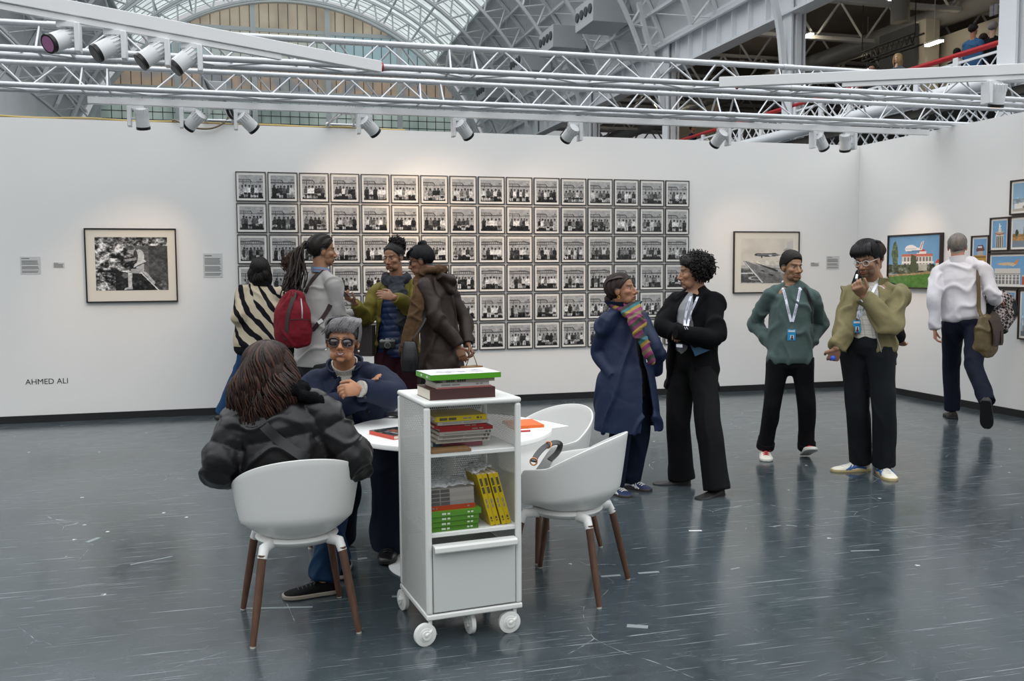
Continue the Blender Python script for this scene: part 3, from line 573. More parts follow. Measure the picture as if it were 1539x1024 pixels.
# big black-and-white picture on the right
c = Canvas(150, 120, .83); c.noise(31, 4, .05); c.p *= np.array([1, .965, .91])
c.rect(0, .60, 1, 1, .62, .55); c.rect(0, .655, 1, .69, .42, .6); c.rect(0, .69, .42, .76, .35, .85); c.rect(0, .79, .45, .985, .28, .9); c.noise(33, 22, .16, (c.y > .66)&(c.x < .45))
c.ell(.27, .885, .13, .045, .70); c.ell(.29, .885, .10, .03, .36); c.rect(0, .765, .30, .785, .8)
c.poly([(.03, .50), (.10, .51), (.62, .70), (1, .86), (1, 1), (.40, 1)], .50); c.poly([(.03, .50), (.07, .53), (.44, 1), (.40, 1)], .18); c.poly([(.05, .515), (.085, .53), (.43, .985), (.40, .99)], .86)
c.poly([(.45, 1), (.36, .86), (.3, .76), (.5, .8), (.8, .9), (.85, 1)], .36, .6); c.poly([(.20, .52), (.60, .66), (.72, .72), (.70, .75), (.5, .665)], .2); c.poly([(.35, .70), (.43, .715), (.47, .735), (.43, .745)], .12); c.poly([(.50, .785), (.58, .80), (.66, .83), (.6, .84)], .12); c.noise(35, 18, .14, (c.y > .5))
c.ell(.50, .37, .25, .035, .20); c.ell(.34, .36, .08, .03, .22); c.rect(.30, .362, .76, .375, .6); c.poly([(.42, .34), (.66, .325), (.70, .35), (.42, .36)], .30); c.ell(.56, .375, .035, .02, .78); c.ell(.395, .405, .015, .035, .2)
c.poly([(.80, .27), (.88, .21), (.95, .22), (1, .28), (1, .32), (.86, .30)], .55, .7); c.poly([(.88, .06), (1, .05), (1, .24), (.88, .24)], .72, .6)
picture('framed_photograph', (6.213, YW, 1.6115), (1, 0, 0), (0, -1, 0), .918, .766, .012, .03, MFB, c, (.092, .078, .075, .11), MMC,
        'large black-framed monochrome picture of a plane above a wing, right of the portrait grid', 'picture')
# colour pictures on the right wall (right = towards the camera)
RV, NV = (0, -1, 0), (-1, 0, 0)
def house(w, h, seed):
    c = Canvas(w, h, '#6f9fc8'); c.noise(seed, 3, .03); return c
c = house(120, 84, 1); c.p += ((c.y-.4)*.10)[..., None]
c.poly([(.10, .62), (.05, .34), (.09, .14), (.13, .08), (.17, .18), (.19, .36), (.18, .6)], '#4d5d3c'); c.noise(51, 24, .25, (c.x < .2)&(c.y > .1)&(c.y < .6)&(c.p[..., 2] < .5), 2)
c.rect(.27, .40, .86, .60, '#c9c4bd'); c.rect(.27, .36, .86, .405, '#c06a58'); c.rect(.27, .50, .88, .53, '#e8e4de')
for k in range(9): c.rect(.32+.06*k, .42, .345+.06*k, .50, '#5d5a58'); c.rect(.32+.06*k, .535, .35+.06*k, .62, '#3b4038')
c.poly([(.55, .36), (.60, .27), (.70, .27), (.76, .36)], '#b9453c'); c.rect(.56, .31, .74, .36, '#e2ddd6')
c.ell(.44, .255, .115, .075, '#e6e3e2'); c.poly([(.44, .19), (.62, .25), (.66, .28), (.44, .31)], '#e6e3e2'); c.poly([(.60, .27), (.645, .13), (.69, .11), (.66, .27)], '#e2dcda'); c.line(.63, .26, .665, .14, .02, '#a4383a'); c.poly([(.35, .30), (.62, .28), (.60, .34), (.40, .33)], '#5f87ab'); c.line(.34, .255, .55, .25, .012, '#9fb0bd')
c.rect(0, .56, 1, .74, '#4c5340'); c.noise(52, 20, .45, (c.y > .55)&(c.y < .75), 3); c.poly([(.45, .36), (.55, .4), (.57, .72), (.44, .72)], '#4a5236'); c.rect(.6, .55, .76, .68, '#cfcabf', .8); c.rect(.92, .52, 1, .68, '#d8d2c8'); c.poly([(.90, .54), (.95, .47), (1, .47), (1, .54)], '#c4493e')
c.poly([(0, .75), (.5, .73), (1, .66), (1, .73), (0, .80)], '#a08a63'); c.noise(53, 30, .2, (c.y > .68)&(c.y < .8), 2); c.poly([(0, .80), (1, .72), (1, 1), (0, 1)], '#4c7a2e'); c.noise(54, 26, .10, (c.y > .8), 2)
picture('framed_photograph', (XR, 9.45, 1.605), RV, NV, .925, .64, .016, .05, MFW, c, None, None, 'brown-framed colour picture of a plane-topped white mansion above a green lawn', 'picture')
MG = (.022, .022, .022, .022)
def rpic(y, z, w, h, c, label): picture('framed_photograph', (XR, y, z), RV, NV, w, h, .014, .035, MFW, c, MG, MMT, label, 'picture', 'colour rooftop pictures on the right wall')
c = house(60, 44, 2); c.p[:] = np.array(lin_id('#8fb2cc')); c.p -= ((.5-c.y)*.1)[..., None]; c.rect(0, .55, 1, .72, '#8d9ca6'); c.noise(61, 12, .2, (c.y > .5)&(c.y < .75)); c.poly([(.05, .74), (.5, .66), (1, .7), (1, .9), (.05, .9)], '#e4e2de'); c.rect(.3, .82, .5, 1, '#8e8a80'); c.rect(.36, .88, .42, .95, '#222222')
c.rect(0, .9, 1, 1, '#b9b4a6')
rpic(7.77, 2.237, .50, .352, c, 'dark-framed picture of a hazy white rooftop, topmost on the right wall')
c = house(40, 54, 3); c.rect(.25, .45, .8, 1, '#c9c2b4'); c.ell(.52, .47, .34, .06, '#a3624a'); c.ell(.52, .43, .30, .05, '#b8a898'); c.rect(.42, .27, .62, .42, '#d8d2c8'); c.line(.5, .27, .48, .13, .06, '#eceae4'); c.poly([(.44, .2), (.6, .17), (.62, .22), (.48, .25)], '#eceae4')
for k in range(4): c.rect(.3+.13*k, .58, .37+.13*k, 1, '#4c453e')
rpic(8.15, 1.873, .262, .352, c, 'dark-framed picture of a round tower topped by a white horse')
c = house(60, 44, 4); c.p[:] = np.array(lin_id('#b7c4cf')); c.rect(0, .52, 1, .78, '#a9824e'); c.noise(63, 14, .2, (c.y > .5)); c.rect(0, .58, 1, .61, '#6d5a44'); c.ell(.13, .48, .05, .12, '#33402c'); c.ell(.36, .42, .03, .2, '#33402c'); c.ell(.50, .47, .09, .08, '#3c4a34'); c.rect(0, .78, 1, 1, '#7b8794')
rpic(7.76, 1.873, .50, .352, c, 'dark-framed picture of an ochre building with dark trees, under the topmost picture')
c = house(40, 56, 5); c.rect(0, .60, 1, 1, '#b98a3c'); c.rect(.05, .64, .95, .70, '#7a5a2a'); c.rect(.15, .78, .4, 1, '#5d4a2c'); c.rect(.55, .78, .85, 1, '#dcc79a'); c.rect(.3, .42, .72, .60, '#b4aca4'); c.poly([(.2, .40), (.32, .24), (.7, .22), (.86, .38), (.84, .44), (.22, .46)], '#6b3a3c'); c.rect(.33, .27, .66, .34, '#cfd6da')
rpic(8.415, 1.69, .255, .36, c, 'dark-framed picture of a red car on an ochre rooftop, leftmost of the group')
c = house(90, 56, 6); c.rect(.08, .50, .66, 1, '#d9d5ce'); c.rect(.08, .43, .66, .62, '#cfcac2'); c.line(.08, .62, .66, .62, .03, '#908a82')
for k in range(7): c.rect(.10+.08*k, .66, .15+.08*k, .98, '#77757a')
for k in range(3): c.rect(.08, .72+.1*k, .66, .735+.1*k, '#eae6e0')
c.ell(.36, .27, .22, .05, '#d6b48c'); c.poly([(.50, .25), (.58, .12), (.62, .12), (.58, .28)], '#cf8a54'); c.poly([(.28, .28), (.55, .30), (.50, .36)], '#cdbba6'); c.line(.36, .3, .36, .44, .03, '#888888'); c.rect(.70, .66, 1, 1, '#b5542f'); c.rect(.84, .52, .92, .68, '#8d4632'); c.poly([(.8, .52), (.88, .42), (.95, .52)], '#c2bdb6'); c.rect(.7, .66, 1, .71, '#d8c8b4')
rpic(7.95, 1.4975, .665, .362, c, 'wide dark-framed picture of a jet standing on a white rooftop grid')
c = house(56, 44, 7); c.rect(0, .78, 1, 1, '#cbc6bd'); c.rect(.72, .42, .77, .8, '#dcd8d0'); c.ell(.745, .42, .08, .05, '#b7a394'); c.rect(.58, .6, .66, .8, '#d8d4cc'); c.rect(.2, .84, .5, .9, '#8d8a86'); c.noise(71, 14, .1, c.y > .78)
rpic(8.10, 1.187, .435, .243, c, 'small dark-framed picture of a thin white tower, under the jet picture')
c = house(48, 60, 8); c.p[:] = np.array(lin_id('#9bbad2')); c.rect(.1, .6, 1, 1, '#b08a5c'); c.rect(.2, .45, .8, .6, '#cdbf9f'); c.rect(.3, .3, .5, .45, '#7b6a4c'); c.noise(73, 16, .35, c.y > .45, 2); c.rect(0, .88, 1, 1, '#6a7078')
rpic(7.66, 1.0525, .405, .507, c, 'tall dark-framed picture of a tan rooftop, lowest on the right wall')
# captions and lettering
MCP = mat('grey_caption_panel', '#c9c9c8', .7); MTX = mat('grey_caption_print', '#6b6b6b', .7); MBK = mat('black_vinyl_lettering', '#151515', .5)
def caption(x0, z1, x1, z0, lines, label, wall='back'):
    cx, cz = (x0+x1)/2, (z0+z1)/2; w, h = x1-x0, z1-z0; root = empty('wall_caption', (cx, YW, cz), 0, label, 'caption', 'captions on the back wall')
    MB().box((0, -.0015, 0), (w, .003, h)).build('panel', MCP, root)
    t = MB(); rg = random.Random(int(x0*100)); pitch = h*.86/lines
    for k in range(lines):
        if lines > 6 and k in (1, lines//2, lines-3): continue
        ww = w*.86*(rg.uniform(.9, 1) if k else .45); t.box((-w*.43+ww/2, -.0034, h*.43-pitch*(k+.5)), (ww, .0008, pitch*(.5 if k else .62)))
    t.build('caption_text', MTX, root)
caption(-2.249, 1.699, -2.06, 1.523, 13, 'grey text panel at far left of the wall, above the black lettering')
caption(-1.944, 1.640, -1.838, 1.585, 5, 'tiny pale caption just left of the climber picture')
caption(-.485, 1.730, -.29, 1.475, 15, 'grey text panel between the climber picture and the portrait grid')
caption(6.846, 1.607, 6.972, 1.558, 4, 'tiny pale caption just right of the plane picture')
caption(7.076, 1.687, 7.265, 1.517, 13, 'grey text panel right of the plane picture, beside the room corner')
o = lettering('wall_lettering', 'AHMED ALI', .0795, frame_m((-2.252, YW-.0012, .418), (1, 0, 0), (0, 0, 1)), MBK); tag(o, 'black letters reading AHMED ALI low on the white wall', 'lettering')
# ================================================================== table, chairs, trolley
MPL = mat('white_moulded_plastic', '#d6d6d3', .36); MWD = mat('walnut_wood', '#54392a', .45, var=.35, vscale=6, stretch=(9, 9, .8)); MFT = mat('pale_glide', '#b9b2a8', .5)
def sm_(x, a, b): t = min(1, max(0, (x-a)/(b-a))); return t*t*(3-2*t)
def chair_shell():
    nphi, nt = 80, 26; G = []
    for j in range(nt+1):
        t = j/nt; row = []
        for i in range(nphi):
            ph = 2*math.pi*i/nphi; c = math.cos(ph); k = .5-.5*c
            z = .452+.158*float(sm_(k, .05, .27)) if k < .27 else (.61+.022*(k-.27)/.25 if k < .52 else .632+.138*((k-.52)/.48)**.95)
            r = 1/math.sqrt((math.sin(ph)/.268)**2+(c/(.235 if c > 0 else .285))**2)
            q = .80*min(1, t/.62)**.9 + .20*max(0, (t-.30)/.70)**1.25
            up = max(0, (t-.34)/.66)**1.55
            row.append((r*q*math.sin(ph), r*q*c, .402+.012*t+(z-.414)*up))
        G.append(row)
    G = np.array(G); V = G[1:].reshape(-1, 3); V = np.vstack([V, [[0, 0, .402]]]); f = []
    for j in range(nt-1):
        for i in range(nphi): k = (i+1) % nphi; f.append((j*nphi+i, j*nphi+k, (j+1)*nphi+k, (j+1)*nphi+i))
    for i in range(nphi): f.append((len(V)-1, (i+1) % nphi, i))
    return MB().add(V, f)
def make_chair():
    root = empty('armchair')
    o = chair_shell().build('seat_shell', MPL, root, smooth=180)
    s = o.modifiers.new('solid', 'SOLIDIFY'); s.thickness = .009; s.offset = 0; s.use_rim = True
    b = o.modifiers.new('bevel', 'BEVEL'); b.width = .003; b.segments = 2; b.limit_method = 'ANGLE'; b.angle_limit = math.radians(50)
    u = MB(); u.tube([(0, 0, .372), (0, 0, .392), (0, 0, .405)], np.array([[.165, .155], [.178, .168], [.17, .16]]), 40)
    for sx_ in (-1, 1):
        for sy_ in (-1, 1): u.tube([(sx_*.12, sy_*.10, .385), (sx_*.156, sy_*.156, .383), (sx_*.166, sy_*.170, .345)], np.array([.024, .0225, .0195]), 16)
    u.build('under_frame', MPL, root, smooth=60)
    for sx_ in (-1, 1):
        for sy_ in (-1, 1):
            a = A(sx_*.164, sy_*.168, .36); b_ = A(sx_*.218, sy_*.236, .006); l = MB(); l.tube([a, a*.45+b_*.55, b_], np.array([.0178, .0168, .0125]), 18); lo = l.build('leg', MWD, root, smooth=50)
            MB().cyl(b_+A(0, 0, .004), b_-A(0, 0, .006), .0115, 14).build('glide', MFT, lo)
    return root
CH = make_chair(); CH.location = (.165, 4.145, 0); CH.rotation_euler = (0, 0, math.radians(5))
tag(CH, 'white shell armchair on walnut legs under the woman in the black puffer jacket', 'chair', 'white armchairs around the table')
def face(dx, dy): return math.atan2(dy, dx)-math.pi/2
dup(CH, (1.44, 4.235, 0), face(-.77, .64), 'empty white shell armchair just right of the trolley, seen from behind')
dup(CH, (1.52, 4.90, 0), face(-.90, -.42), 'empty white shell armchair behind the round table, its backrest turned to the blue coat')
S2P = at(535, 640, 5.40)
S2CH = dup(CH, (S2P[0], S2P[1], 0), math.radians(180-18), 'white shell armchair under the laughing woman in sunglasses, left behind the table')
# round table
TX, TY, TZ, TR = .968, 4.745, .715, .532
tb = empty('round_table', (TX, TY, 0), 0, 'round white pedestal table between the chairs, partly behind the trolley', 'table')
MTB = mat('white_laminate', '#ebebe9', .3); MTE = mat('table_edge', '#cfcac6', .45)
t = MB(); a_ = [(0, 0, TZ-.024), (0, 0, TZ-.022), (0, 0, TZ-.003), (0, 0, TZ)]; t.tube([(0, 0, TZ-.024), (0, 0, TZ-.021), (0, 0, TZ-.003), (0, 0, TZ)], np.array([TR-.003, TR, TR, TR-.002]), 96); t.build('tabletop', MTB, tb)
MB().tube([(0, 0, .014), (0, 0, .03), (0, 0, TZ-.05), (0, 0, TZ-.0245)], np.array([.05, .035, .035, .09]), 32).build('pedestal', MTB, tb)
MB().tube([(0, 0, 0), (0, 0, .006), (0, 0, .012), (0, 0, .016)], np.array([.318, .322, .31, .06]), 72).build('base_disc', MTB, tb)
# trolley
CFL, CFR = A(.655, 3.70, 0), A(1.072, 3.742, 0); cxv = nrm(CFR-CFL); cyv = A(-cxv[1], cxv[0], 0); CW = np.linalg.norm(CFR-CFL); CDp = .445
CRZ = math.atan2(cxv[1], cxv[0]); CO = CFL
tr = empty('book_trolley', CO, CRZ, 'white metal trolley on casters with open bookshelves above a drawer, in the foreground', 'trolley')
def tloc(x, y, z=0): return CO+cxv*x+cyv*y+A(0, 0, z)
MTR = mat('white_powder_coated_metal', '#d8d9d5', .4); MTRD = mat('drawer_grey_white', '#c2c5c2', .42)
def perforated(name):
    m = bpy.data.materials.new(name); m.use_nodes = True; L = m.node_tree.links; b = m.node_tree.nodes['Principled BSDF']
    b.inputs['Base Color'].default_value = (*lin('#cfd0cc'), 1); b.inputs['Roughness'].default_value = .42
    uv = nd(m, 'ShaderNodeUVMap'); sp = nd(m, 'ShaderNodeSeparateXYZ'); L.new(uv.outputs[0], sp.inputs[0])
    def mt(op, a, c=None):
        n = nd(m, 'ShaderNodeMath', operation=op)
        for i, k in enumerate((a, c)):
            if k is None: continue
            if isinstance(k, (int, float)): n.inputs[i].default_value = k
            else: L.new(k, n.inputs[i])
        return n.outputs[0]
    u, v = sp.outputs[0], sp.outputs[1]; row = mt('FLOOR', v); sh = mt('MULTIPLY', mt('MODULO', row, 2), .5)
    fx = mt('SUBTRACT', mt('FRACT', mt('ADD', u, sh)), .5); fy = mt('SUBTRACT', mt('FRACT', v), .5)
    d = mt('SQRT', mt('ADD', mt('MULTIPLY', fx, fx), mt('MULTIPLY', fy, fy))); hole = mt('LESS_THAN', d, .34)
    tp = nd(m, 'ShaderNodeBsdfTransparent'); ms = nd(m, 'ShaderNodeMixShader'); L.new(hole, ms.inputs[0]); L.new(b.outputs[0], ms.inputs[1]); L.new(tp.outputs[0], ms.inputs[2])
    L.new(ms.outputs[0], m.node_tree.nodes['Material Output'].inputs[0]); return m
MPF = perforated('perforated_white_metal')
def perf_panel(name, o, du, dv, w, h, parent, pitch=.0066):
    du, dv = A(*du), A(*dv); o = A(*o); V = [o, o+du*w, o+du*w+dv*h, o+dv*h]; me = bpy.data.meshes.new(name); me.from_pydata([list(p) for p in V], [], [(0, 1, 2, 3)])
    uvl = me.uv_layers.new(name='UVMap'); uvl.data.foreach_set('uv', np.array([0, 0, w/pitch, 0, w/pitch, h/pitch, 0, h/pitch])); ob = link(name, me, MPF, parent)
    s = ob.modifiers.new('solid', 'SOLIDIFY'); s.thickness = .0012; return ob
ZB, ZT = .105, 1.004
MB().box((CW/2, CDp/2, ZT-.011), (CW, CDp, .022)).build('top', MTR, tr, bevel=.009, seg=3)
MB().box((CW/2, CDp/2, ZB+.0115), (CW, CDp, .023)).build('base_tray', MTR, tr, bevel=.006, seg=3)
for x, y in ((.014, .014), (CW-.014, .014), (.014, CDp-.014), (CW-.014, CDp-.014)):
    MB().box((x, y, (ZB+ZT)/2), (.026, .026, ZT-ZB-.046)).build('post', MTR, tr, bevel=.010, seg=4)
perf_panel('side_panel', (.006, .027, ZB+.023), (0, 1, 0), (0, 0, 1), CDp-.054, ZT-ZB-.045, tr)
perf_panel('side_panel', (CW-.006, .027, ZB+.023), (0, 1, 0), (0, 0, 1), CDp-.054, ZT-ZB-.045, tr)
perf_panel('back_panel', (.027, CDp-.006, ZB+.023), (1, 0, 0), (0, 0, 1), CW-.054, ZT-ZB-.045, tr, .010)
SH1, SH2 = .792, .462
for z in (SH1, SH2): MB().box((CW/2, CDp/2, z-.009), (CW-.03, CDp-.03, .018)).build('shelf', MTR, tr, bevel=.003)
# drawer
dw = tr_d = MB().span((.03, .004, ZB+.029), (CW-.03, .022, .408)).build('drawer', MTRD, tr, bevel=.003)
h = MB(); h.prism([(.03, .022, .408), (.03, .022, .416), (.03, -.018, .416), (.03, -.026, .410), (.03, -.027, .392), (.03, -.022, .386), (.03, -.019, .392), (.03, -.016, .406)], (0, 0, 0), (CW-.06, 0, 0)); h.build('handle', MTR, dw, bevel=.002)
box_ = MB(); box_.span((.032, .022, ZB+.03), (.036, CDp-.04, .36)); box_.span((CW-.036, .022, ZB+.03), (CW-.032, CDp-.04, .36)); box_.span((.036, .022, ZB+.03), (CW-.036, CDp-.04, .034+ZB)); box_.span((.036, CDp-.044, ZB+.034), (CW-.036, CDp-.04, .36)); box_.build('drawer_box', MTR, dw)
# casters
def caster(x, y, az):
    f = MB(); d = A(math.cos(az), math.sin(az), 0); s_ = A(-d[1], d[0], 0); top = A(x, y, ZB); hub = A(x, y, .047)+d*.024
    f.tube([top, A(x, y, .075), A(x, y, .06)], np.array([.0085, .0085, .0085]), 12)
    f.tube(catmull([A(x, y, .078)+s_*.0, A(x, y, .060)+s_*.007, hub+s_*.016+A(0, 0, .004), hub+s_*.016], 4), .009, 10)
    f.cyl(hub-s_*.012, hub+s_*.020, .019, 18)
    o = f.build('caster', MTR, tr, smooth=50)
    w = MB(); R = [hub-s_*.011, hub-s_*.009, hub+s_*.009, hub+s_*.011]; w.tube(R, np.array([.040, .0468, .0468, .040]), 32); w.tube([hub+s_*.0105, hub+s_*.013], np.array([.030, .027]), 24); w.build('wheel', MTR, o)
caster(.018, .018, math.radians(188)); caster(CW-.03, .018, math.radians(178)); caster(.02, CDp-.018, math.radians(100)); caster(CW-.02, CDp-.018, math.radians(265)); caster(.21, .05, math.radians(95))
# ================================================================== people: helpers
def wavefield(P, seed, scale, n=14, aniso=(1, 1, 1)):
    """smooth pseudo-random field in about -1..1"""
    r = np.random.default_rng(seed); Q = P*np.array(aniso)*scale; o = np.zeros(len(P))
    W = Q+.35*np.sin(Q[:, [1, 2, 0]]*1.7+r.random(3)*6)
    for _ in range(n): k = r.normal(size=3); k *= r.uniform(.6, 1.7)/np.linalg.norm(k); o += np.sin(W@k+r.random()*6.28)
    return o/math.sqrt(n)/1.2
def folds(P, seed, scale, aniso=(1, 1, 1)):
    f = wavefield(P, seed, scale, 10, aniso); return np.exp(-(f/.28)**2)
def verts(me):
    a = np.empty(len(me.vertices)*3); me.vertices.foreach_get('co', a); return a.reshape(-1, 3)
def setverts(me, V): me.vertices.foreach_set('co', V.ravel()); me.update()
def vnorm(me):
    a = np.empty(len(me.vertices)*3); me.vertex_normals.foreach_get('vector', a); return a.reshape(-1, 3)
def fuse(mb, voxel, smooth=4, fac=.5):
    """join overlapping closed shapes into one continuous skin"""
    me = bpy.data.meshes.new('t'); me.from_pydata(np.concatenate(mb.v).tolist(), [], mb.f); finish(me, 0)
    ob = bpy.data.objects.new('t', me); COL.objects.link(ob)
    r = ob.modifiers.new('r', 'REMESH'); r.mode = 'VOXEL'; r.voxel_size = voxel; r.use_smooth_shade = True
    if smooth: s = ob.modifiers.new('s', 'SMOOTH'); s.factor = fac; s.iterations = smooth
    dg = bpy.context.evaluated_depsgraph_get(); out = bpy.data.meshes.new_from_object(ob.evaluated_get(dg))
    bpy.data.objects.remove(ob); bpy.data.meshes.remove(me); out.polygons.foreach_set('use_smooth', np.ones(len(out.polygons), bool)); return out
def cloth(name, mb, mt, P, voxel=.008, smooth=5, wr=(.006, 22, 1), aniso=(1, 1, 1), off=None, parent=None, extra=None, fine=.0):
    me = fuse(mb, voxel, smooth); V = verts(me); N = vnorm(me)
    if wr: V = V+N*((folds(V, wr[2], wr[1], aniso)-.35)*wr[0])[:, None]
    if extra: V = extra(V, N)
    setverts(me, V-P['o']); return link(name, me, mt, parent or P['root'])
def colattr(me, C):
    a = me.attributes.new('Col', 'FLOAT_COLOR', 'POINT'); a.data.foreach_set('color', np.hstack([C, np.ones((len(C), 1))]).ravel())
def sm(x, a, b): t = np.clip((x-a)/(b-a), 0, 1); return t*t*(3-2*t)
def two_bone(a, u, v, L, sign, lo=.4):
    """point on the sight line through (u, v) at distance L from a; sign -1 = nearer the camera"""
    d = ray(u, v); o = CAM-a; A_, B_, C_ = d@d, 2*(o@d), o@o-L*L; D = B_*B_-4*A_*C_
    t = -B_/(2*A_) if D < 0 else (-B_+sign*math.sqrt(D))/(2*A_); p = CAM+d*t
    if D < 0: p = a+nrm(p-a)*min(np.linalg.norm(p-a), L*1.12)
    return p
def head_axes(az, pitch=0, roll=0):
    f = A(math.cos(az)*math.cos(pitch), math.sin(az)*math.cos(pitch), math.sin(pitch)); r = nrm(np.cross(f, A(0, 0, 1))); u = np.cross(r, f)
    c, s = math.cos(roll), math.sin(roll); r2 = c*r+s*u; u2 = -s*r+c*u; return np.stack([r2, f, u2], 1)
MSKIN = mat('skin', '#a87a5c', .48, attr=True, spec=.4, var=.04, vscale=30)
def hand(mb, w, d, n, side, k=1.0, curl=(.35, .35, .4, .5), thumb=.5, spread=.06, hook=1.0):
    """w wrist, d direction of the fingers, n palm normal, side = towards the thumb"""
    d = nrm(d); n = nrm(np.asarray(n, float)-d*(np.asarray(n, float)@d)); s = np.cross(d, n); s = s if s@np.asarray(side, float) > 0 else -s
    mb.tube(catmull([w-d*.03*k, w, w+d*.03*k, w+d*.085*k], 3), np.array([np.interp(x, [0, .33, .66, 1], [.024, .027, .038, .041]) for x in np.linspace(0, 1, 10)])[:, None]*np.array([1, .40])*k, 14, side=s, round_=.7)
    for i, (off, L, r) in enumerate(((.030, .072, .0092), (.0105, .081, .0094), (-.0095, .075, .0090), (-.029, .059, .0082))):
        b = w+d*.082*k+s*off*k; a = spread*(1.2-i*.8); dd = nrm(d+s*a); p = b-dd*.02*k; P_ = [p, b]; ang = 0
        for q, fr in enumerate((.45, .31, .24)):
            ang += curl[i]*(1.0, 1.15, .8)[q]*hook; P_.append(P_[-1]+(dd*math.cos(ang)+n*math.sin(ang))*L*fr*k)
        rr = np.array([r, r, r*.98, r*.92, r*.8])*k; mb.tube(P_, rr, 10, side=s, round_=.9)
    b = w+d*.028*k+s*.026*k; t1 = nrm(d*.62+s*.75+n*.25); t2 = nrm(d*.9+s*.3*(1-thumb)+n*(.2+.7*thumb)); p1 = b+t1*.040*k; p2 = p1+t2*.032*k; p3 = p2+nrm(t2+n*.25*thumb-s*.15*thumb)*.026*k
    mb.tube([b-t1*.02*k, b, p1, p2, p3], np.array([.014, .015, .0125, .0105, .0085])*k, 10, round_=.9)
def head_shape(mb, T, male=False, neck=None, nr=.056):
    R, c, k = T
    def e(x, y, z, a, b, h): mb.ell(c+R@(A(x, y, z)*k), A(a, b, h)*k, R)
    e(0, -.014, .03, .0735, .096, .087); e(0, .026, -.030, .0615, .060, .076); e(0, .020, -.072, .056 if male else .051, .056, .040)
    e(0, .064, -.097, .024 if male else .019, .020, .016); e(0, .070 if male else .066, .022, .047, .019, .014)
    for s in (-1, 1):
        e(s*.041, .050, -.024, .024, .029, .022); e(s*.031, .064, -.001, .0165, .0125, .0095); e(s*.0125, .090, -.040, .0085, .012, .0085)
        e(s*.0755, -.010, -.008, .009, .020, .031); e(s*.079, -.016, -.002, .006, .018, .022); e(s*.036, .040, -.075, .02, .03, .03)
    mb.tube([c+R@(A(*p)*k) for p in ((0, .070, .020), (0, .083, .005), (0, .095, -.018), (0, .106, -.035), (0, .094, -.046))], np.array([.010, .009, .0105, .013, .008])*k, 12, round_=.8)
    e(0, .083, -.0625, .024, .0125, .0065); e(0, .081, -.0735, .020, .0135, .0085); e(0, .074, -.068, .028, .014, .02)
    if neck is not None:
        a = c+R@(A(0, -.022, -.045)*k); mb.tube(catmull([a, a*.5+neck*.5+R[:, 1]*.0, neck], 4), np.array([nr*1.0, nr*.97, nr*.98, nr*1.0, nr*1.0, nr*1.02, nr*1.04, nr*1.08, nr*1.12])*k, 18)
